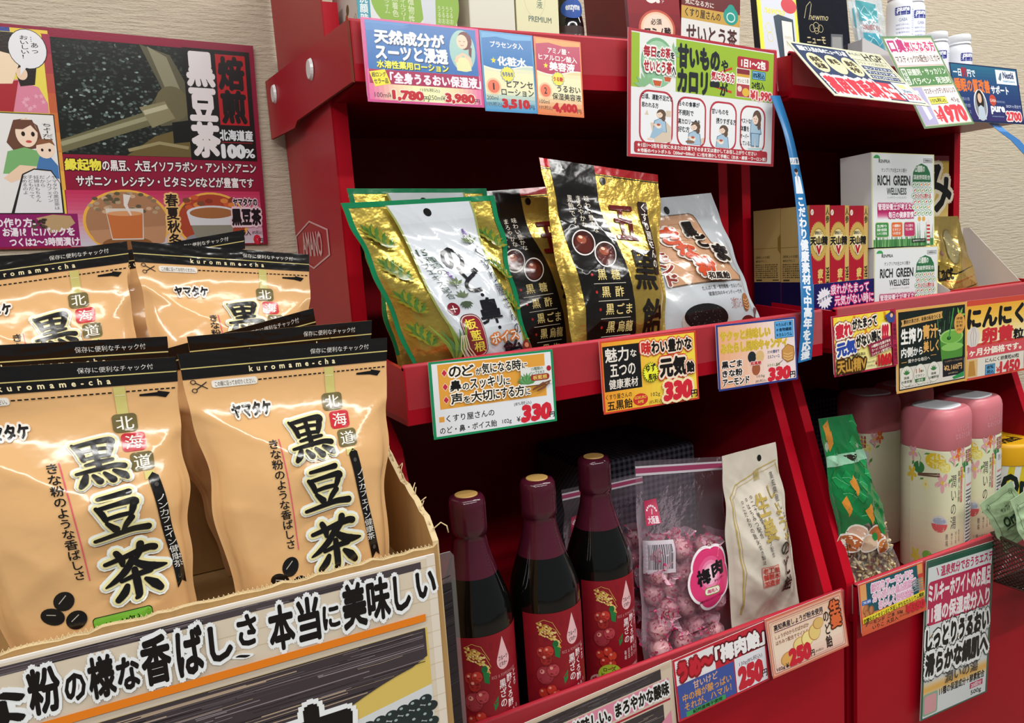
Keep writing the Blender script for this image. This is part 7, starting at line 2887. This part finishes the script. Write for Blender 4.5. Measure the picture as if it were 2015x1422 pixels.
# ------------------------------------------------------------------ lowest tray, second stand: snack bag, bath salts, tin, basket
def bath_art(w, h):
    a = Art(w, h, 'p')
    a.grad(0, 0, 100, 100, ['dcdcbc', 'dcdcb8', 'dcd6b4', 'dcc8a8', 'd8b49a'], 14)
    r = random.Random(3)

    def bloom(x, y, s, c, n=5, core='e0b84a'):
        for q in range(n):
            t = 2 * math.pi * q / n + .3
            a.E(x + s * .9 * math.cos(t), y + s * .9 * w / h * math.sin(t), s * .75, s * .42 * w / h, c, 10, math.degrees(t))
        a.E(x, y, s * .35, s * .35 * w / h, core, 8)
    n0 = len(a.it)
    for base in (0, 50):
        a.E(base + 24, 7, 8.6, 6.4, 'd8b82e', 22)
        for i in range(10):
            a.E(base + 24 + r.uniform(-6, 6), 7 + r.uniform(-4, 4), 1.2, .8, 'e8d66a', 6)
        a.E(base + 32, 12, 5.0, 4.4, 'e8dc8a', 20)
        a.E(base + 32, 12, 4.2, 3.7, 'd8c84a', 20)
        for q in range(8):
            a.L([(base + 32, 12), (base + 32 + 3.6 * math.cos(q * .785), 12 + 3.1 * math.sin(q * .785))], .35, 'eee6a8')
        a.E(base + 9, 14, 5.6, 5.0, '3c7a46', 20)
        a.G([(base + 9, 14), (base + 8, 8.4), (base + 10.4, 8.4)], 'dcdcbc')
        a.L([(base + 9, 12), (base + 11, 6), (base + 8, 2)], .5, '6a9a5a')
        bloom(base + 3, 3, 3, 'd8a0a8')
        bloom(base + 40, 4, 3.2, 'd8a0a8')
        bloom(base + 46, 2, 2.8, 'd8683a')
        bloom(base + 2, 20, 3, 'd8b83a')
        bloom(base + 30, 24, 3.8, 'dca4a8')
        bloom(base + 16, 27, 2.4, 'e6dc9a')
        for x0, y0, x1, y1 in ((14, 3, 20, 1), (36, 6, 40, 10), (41, 12, 46, 9), (4, 9, 2, 13), (38, 20, 35, 25), (10, 24, 14, 22)):
            mx, my = (x0 + x1) / 2, (y0 + y1) / 2
            a.G([(base + x0, y0), (base + mx + 1.2, my + .6), (base + x1, y1), (base + mx - 1.2, my - .6)], '5a8e4a')
        for dx in (0, 2):
            a.L([(base + 8, 19.4 + dx * .5), (base + 28, 17 + dx)], 1.0, '6a5040')
        bloom(base + 6, 88, 3.2, 'd8c44a')
        a.E(base + 18, 86, 5, 4.2, '7ab04a', 20)
        a.G([(base + 18, 86), (base + 24, 84), (base + 23, 87.6)], 'dcbc9e')
        a.L([(base + 18, 89), (base + 12, 92), (base + 8, 97)], .5, '8aa85a')
        a.G([(base + 6, 97), (base + 10, 93), (base + 13, 97)], '5a8e4a')
    # front lettering (first half), directions (second half)
    k = '4a4440'
    a.T('潤いの湯', 37, 18, 43, 62, k, .0, vert=True)
    a.T('薬用入浴剤', 45, 15.6, 48.4, 41, k, .0, vert=True)
    a.R(49.4, 13, 52.4, 42, 'c85a5e', .001)
    a.T('やさしくうるおう', 49.9, 14, 51.9, 40, 'f0dcd8', .01, vert=True)
    a.E(28, 58, 6.4, 7.0, 'c8c8d2', 24)
    a.G([(21.6, 58)] + [(28 + 6.4 * math.cos(math.radians(q)), 58 + 7.0 * math.sin(math.radians(q))) for q in range(0, 181, 15)], 'd05a5c')
    a.E(28, 55.6, 5, 2.8, 'a0a8ba', 20)
    for i, t in enumerate(('腰痛', '肩のこり', '冷え症', '疲労回復')):
        a.T(t, 33 + i * 4.6, 66 - i * .8, 35 + i * 4.6, 76 - i * .8, k, .0, vert=True)
    a.T('11種の保湿成分＋酵素', 30, 80, 52, 83.6, k, .0)
    a.R(30, 85, 52, 85.4, 'c88a78')
    a.T('医薬部外品', 36, 87, 50, 89, 'a86a5a')
    a.R(58, 14, 84, 96, 'd9d8d4')
    for j in range(3):
        for i in range(3):
            a.R(59 + i * 8, 1 + j * 3.6, 66 + i * 8, 4 + j * 3.6, '9a4a48', .0004)
            a.T('保湿', 60.4 + i * 8, 1.6 + j * 3.6, 64.6 + i * 8, 3.4 + j * 3.6, 'e8d8d0')
    a.T('潤いの湯', 62, 16, 80, 21, '4a4440', .0)
    a.R(61, 29, 78, 31, 'c87a72', .001)
    for i in range(20):
        a.R(60, 34 + i * 2.8, 82 - (i * 5) % 7, 35.2 + i * 2.8, '5a5654')
    a.ring(68, 44, 5, 3, .7, '6a6664', 16)
    for q in a.it[n0:]:
        q[0][:, 0] *= .55
    return a


def bath_bottle(label, x, y, turn):
    root = empty('bath_salt_bottle', (x, y, ZL), label, 'bottle', 'pink capped bath salt bottles')
    z = ZL + .001
    R_, pw = .041, 3.4

    def ringpt(an, rad):
        c, d = np.cos(an), np.sin(an)
        q = (np.abs(c) ** pw + np.abs(d) ** pw) ** (-1 / pw)
        ca, sa = math.cos(turn), math.sin(turn)
        px, py = rad * q * c, rad * q * d
        return x + px * ca - py * sa, y + px * sa + py * ca
    n = 64

    def lathe(prof, mat):
        mb = MB()
        v, f = [], []
        for rad, h in prof:
            an = np.arange(n) * 2 * math.pi / n
            px, py = ringpt(an, rad)
            v += list(zip(px, py, np.full(n, z + h)))
        for j in range(len(prof) - 1):
            for i in range(n):
                k = (i + 1) % n
                f.append((j * n + i, j * n + k, (j + 1) * n + k, (j + 1) * n + i))
        mb.add(v, f, mat, True)
        mb.add(v[:n], [tuple(reversed(range(n)))], mat)
        mb.add(v[-n:], [tuple(range(n))], mat)
        return mb
    lathe([(R_ * .95, 0), (R_, .004), (R_, .185), (R_ * .985, .188)], M('dcdcbc', 'p')).build('body', root)
    pk = M('d07880', 'p')
    cap = lathe([(R_ * .985, .188), (R_ * 1.01, .190), (R_ * 1.01, .232), (R_ * .985, .238), (R_ * .93, .2435), (R_ * .86, .246)], pk)
    t1 = Art(.04, .022, 'p')
    t1.T('しっとり潤い', 8, 4, 92, 42, 'dc929a', .02)
    t1.T('なめらかな絹肌', 0, 52, 100, 92, 'dc929a', .02)

    def on(u0, wid, z1, hh):
        def fn(u, v, h):
            px, py = ringpt(math.radians(-167) + (u0 + u * wid) * 2 * math.pi, R_ * 1.012 + h)
            return np.stack([px, py, z + z1 - v * hh], 1)
        return fn
    t1.emit(cap, on(.13, .16, .224, .022), cell=.003)
    cap.build('cap', root)
    lid = lathe([(R_ * .70, .2462), (R_ * .70, .2475), (R_ * .66, .248)], M('dfe4e8', 'l'))
    lid.build('lid_disc', root)
    a = bath_art(R_ * 2 * math.pi, .184)
    pm = MB()

    def fn(u, v, h):
        px, py = ringpt(math.radians(-201) + u * 2 * math.pi * .999, R_ + h)
        return np.stack([px, py, z + .186 - v * .184], 1)
    a.emit(pm, fn, cell=.006, h0=.0002, smooth=True)
    pm.build('label', root)
    return root


bath_bottle('pink capped bath salt bottle at the front, above the tall banner', 1.052, -.388, .12)
bath_bottle('pink capped bath salt bottle beside the yellow tin', 1.146, -.376, .12)
bath_bottle('pink capped bath salt bottle in the shade, its directions side showing', 1.066, -.262, -1.88)
bath_bottle('pink capped bath salt bottle in the shade, hidden at the back', 1.160, -.255, .12)

# snack bag: green leaf print over a clear window of almonds and little fish
p = Pouch((.797, -.398, 1.154), (.868, -.392, 1.148), (.838, -.412, .889), (.962, -.402, .889), .022, seed=71, wr=.0022, seal=(.12, .03), pull=-.02)
root = empty('snack_bag', p.base(), 'snack bag with green leaves printed over a window of almonds', 'snack bag')
mb = MB()
SNACK = clear_film('snack_bag_film', 'f4f2ec', .05, .07, .7, .3)
p.body(mb, SNACK, SNACK, 40, 60)
mb.build('film', root)
a = Art(p.w, p.h, 'f')
a.G([(0, 0), (100, 0), (100, 12), (96, 48), (92, 56), (80, 62), (60, 60), (40, 56), (20, 60), (0, 62)], '0f7038')
r = random.Random(15)
for i in range(16):
    x, y = r.uniform(4, 88), r.uniform(3, 56)
    a.G([(x, y), (x + r.uniform(6, 14), y - 4), (x + 18, y + 3), (x + 8, y + 6)], r.choice(('12803f', '0b6430', '158a48')))
    a.L([(x, y), (x + 9, y), (x + 18, y + 3)], .7, '6ab884')
for x, y, s in ((8, 4, 16), (14, 10, 14), (30, 34, 12), (40, 50, 14), (10, 44, 10)):
    a.G([(x, y), (x + s, y - 3), (x + s * 1.1, y + 4), (x + s * .3, y + 8)], 'c8822c')
a.R(0, 20, 100, 25.6, '8ab89a')
a.G([(44, 21), (76, 21), (60, 25)], '2a1c14')
for x, y, c in ((22, 62, 'c8a08a'), (50, 64, 'b8622c'), (74, 66, 'b8622c'), (34, 68, 'd8b89a'), (10, 66, 'a85a2c'), (60, 72, 'c8783a')):
    a.E(x, y, 15, 5.4, 'e6dcd0', 18, 12)
    a.E(x, y, 13, 4.4, c, 18, 12)
a.E(46, 65, 4, 2.4, '1f8a3c', 12)
a.G([(52, 52), (66, 50), (78, 56), (72, 68), (58, 64)], '0f7a38')
a.L([(54, 54), (66, 58), (72, 67)], .7, '8ac89a')
a.T('あじ', 2, 66, 10, 74, '2a1c14', .02)
a.G([(62, 92), (78, 90), (84, 97), (70, 98)], '1f8a3c')
pm = MB()
p.print_on(pm, a)
pm.build('front_print', root)
mb = MB()
for i in range(420):
    u, v = r.uniform(.06, .94), r.uniform(.60, .97)
    q = p.pos([u], [v], 0, True)[0] * .5 + p.pos([u], [v], 0, False)[0] * .5
    f_ = p.pos([u], [v], 0, True)[0]
    q = q + (f_ - q) * r.uniform(-.5, .80)
    d1 = Vector((r.uniform(-1, 1), r.uniform(-.4, .4), r.uniform(-1, 1))).normalized()
    kind = r.random()
    if kind < .55:                                                    # almond slivers
        L_ = r.uniform(.004, .008)
        mb.tube([Vector(q) - d1 * L_, Vector(q), Vector(q) + d1 * L_], [.0012, .0019, .0010], M(r.choice(('e2cc9e', 'd8bc88', 'ecdcb8', 'c8a878')), 'p'), 5)
    elif kind < .8:                                                   # little silver fish
        L_ = r.uniform(.007, .011)
        d2 = d1.orthogonal() * .003
        mb.tube([Vector(q) - d1 * L_, Vector(q) - d1 * L_ * .4 + d2 * .4, Vector(q) + d1 * L_ * .3 + d2 * .5, Vector(q) + d1 * L_], [.0005, .0013, .0015, .0004], M(r.choice(('8a8c88', '6e706a', 'a8aaa4')), 'f'), 6)
    else:
        mb.ball(tuple(q), .003, .003, .0026, M(r.choice(('d8c09a', 'e6d4b0')), 'p'), 8, 6)
tag(mb.build('snack_mix'), 'almond slivers and little dried fish inside the leaf printed bag', 'snack', None, 'stuff')

# yellow tin
tx, ty = 1.262, -.365
root = empty('yellow_tin', (tx, ty, ZL), 'yellow lidded tin beside the bath salt bottle', 'tin')
mb = MB()
mb.lathe([(.044, ZL + .0005), (.045, ZL + .003), (.045, ZL + .128)], M('d6dad8', 'p'), 56, cx=tx, cy=ty)
mb.build('body', root)
mb = MB()
mb.lathe([(.0465, ZL + .122), (.047, ZL + .124), (.047, ZL + .150), (.046, ZL + .154), (.043, ZL + .157), (.041, ZL + .156)], M('e0a818', 'p'), 56, cx=tx, cy=ty)
a = Art(.05, .03, 'p')
a.T('Oraltech', 0, 20, 100, 100, '1a1a14', .03, slant=.2)
a.emit(mb, lambda u, v, h: np.stack([tx - .034 + u * .05, ty - .02 + .03 - v * .03, ZL + .1562 + h + 0 * u], 1))
mb.build('lid', root)
mb = MB()
a = Art(.15, .118, 'p')
a.R(0, 0, 100, 100, 'd2c02c')
for q in range(9):
    a.G([(-4 + q * 12, 100), (2 + q * 12, 100), (14 + q * 12, 0), (8 + q * 12, 0)], 'd8dcd8')
for it in a.it:
    it[0][:, 0] = np.clip(it[0][:, 0], 0, 100)
a.T('Oral', 20, 12, 56, 42, '16221c', .05)
a.R(20, 45, 56, 47, '16221c')
a.emit(mb, lambda u, v, h: np.stack([tx + (.0452 + h) * np.cos(math.radians(-190) + u * .15 / .045), ty + (.0452 + h) * np.sin(math.radians(-190) + u * .15 / .045), ZL + .121 - v * .118], 1), cell=.006)
mb.build('label', root)

# wire mesh basket hung on the lip, with pale green sachets
bx0, bx1, by0, by1, bz0, bz1 = 1.086, 1.230, -.560, -.4535, .871, .946
root = empty('wire_basket', ((bx0 + bx1) / 2, by1, bz0), 'dark brown wire mesh basket hung on the lowest lip', 'basket')
wm = M('3a261e', 'f')


def mesh_wall(p00, p10, p11, p01, nx, nz, rad=.0010):
    """diamond lattice between four corners"""
    mb = MB()
    A, B, C, D = [Vector(q) for q in (p00, p10, p11, p01)]

    def at(u, v):
        return (A * (1 - u) + B * u) * (1 - v) + (D * (1 - u) + C * u) * v
    n = nx + nz
    for sgn in (1, -1):
        for k in range(-nz, nx + 1):
            # line u*nx - v*nz = k (or mirrored)
            pts = []
            for v in (0., 1.):
                pts.append(((k + v * nz) / nx, v))
            (u0, v0), (u1, v1) = pts
            if u0 < 0:
                v0 = v0 + (0 - u0) / (u1 - u0) * (v1 - v0)
                u0 = 0
            if u1 > 1:
                v1 = v0 + (1 - u0) / (u1 - u0) * (v1 - v0)
                u1 = 1
            if u0 >= 1 or u1 <= 0:
                continue
            if sgn < 0:
                u0, u1 = 1 - u0, 1 - u1
            mb.tube([at(u0, v0), at(u1, v1)], rad, wm, 5)
    return mb


t = .008
mesh_wall((bx0 + t, by0 + t, bz0), (bx1 - t, by0 + t, bz0), (bx1, by0, bz1 - .02), (bx0, by0, bz1 - .02), 20, 11).build('front_mesh', root)
mesh_wall((bx0 + t, by1, bz0), (bx0 + t, by0 + t, bz0), (bx0, by0, bz1 - .02), (bx0, by1, bz1), 15, 11).build('side_mesh', root)
mesh_wall((bx1 - t, by0 + t, bz0), (bx1 - t, by1, bz0), (bx1, by1, bz1), (bx1, by0, bz1 - .02), 15, 11).build('side_mesh', root)
mesh_wall((bx0 + t, by0 + t, bz0), (bx1 - t, by0 + t, bz0), (bx1 - t, by1, bz0), (bx0 + t, by1, bz0), 20, 11).build('bottom_mesh', root)
mb = MB()
mb.tube([(bx0, by1, bz1), (bx0, by0, bz1 - .02), (bx1, by0, bz1 - .02), (bx1, by1, bz1), (bx0, by1, bz1)], .0024, wm, 10)
mb.tube([(bx0 + t, by1, bz0), (bx0 + t, by0 + t, bz0), (bx1 - t, by0 + t, bz0), (bx1 - t, by1, bz0), (bx0 + t, by1, bz0)], .0016, wm, 8)
mb.build('rim', root)


def sachet_art(p):
    a = Art(p.w, p.h, 'p')
    a.rrect(14, 12, 88, 90, .9, '3a4a3c', .004)
    for x, y in ((16, 14), (86, 14)):
        a.ring(x, y, 5, 5, .8, '3a4a3c', 10)
    a.T('Oral', 30, 44, 72, 62, '1c3a2c', .04)
    a.R(30, 65, 72, 66.6, '1c3a2c')
    a.T('サンプル', 38, 28, 66, 36, '3a4a3c', .01)
    return a


for i, (TL, TR, BL, BR, lab) in enumerate((((1.0367, -.465, 1.0037), (1.0835, -.480, 1.0326), (1.1000, -.465, .9150), (1.1490, -.480, .9480), 'pale green sachet leaning out of the basket corner'),
                                           ((1.0474, -.500, 1.0159), (1.0902, -.510, 1.0349), (1.1010, -.500, .9000), (1.1480, -.510, .9220), 'pale green sachet in front of the leaning one'),
                                           ((1.1000, -.520, 1.0200), (1.1520, -.524, 1.0180), (1.1080, -.525, .8900), (1.1600, -.528, .8880), 'upright pale green sachet in the basket'))):
    p = Pouch(TL, TR, BL, BR, .003, seed=81 + i, wr=.0008, seal=(.1, .1))
    bag('sachet', lab, p, 'b4cfa4', 'p', sachet_art(p), cat='sachet', group='sachets in the wire basket')
bpy.data.objects.remove(_go)
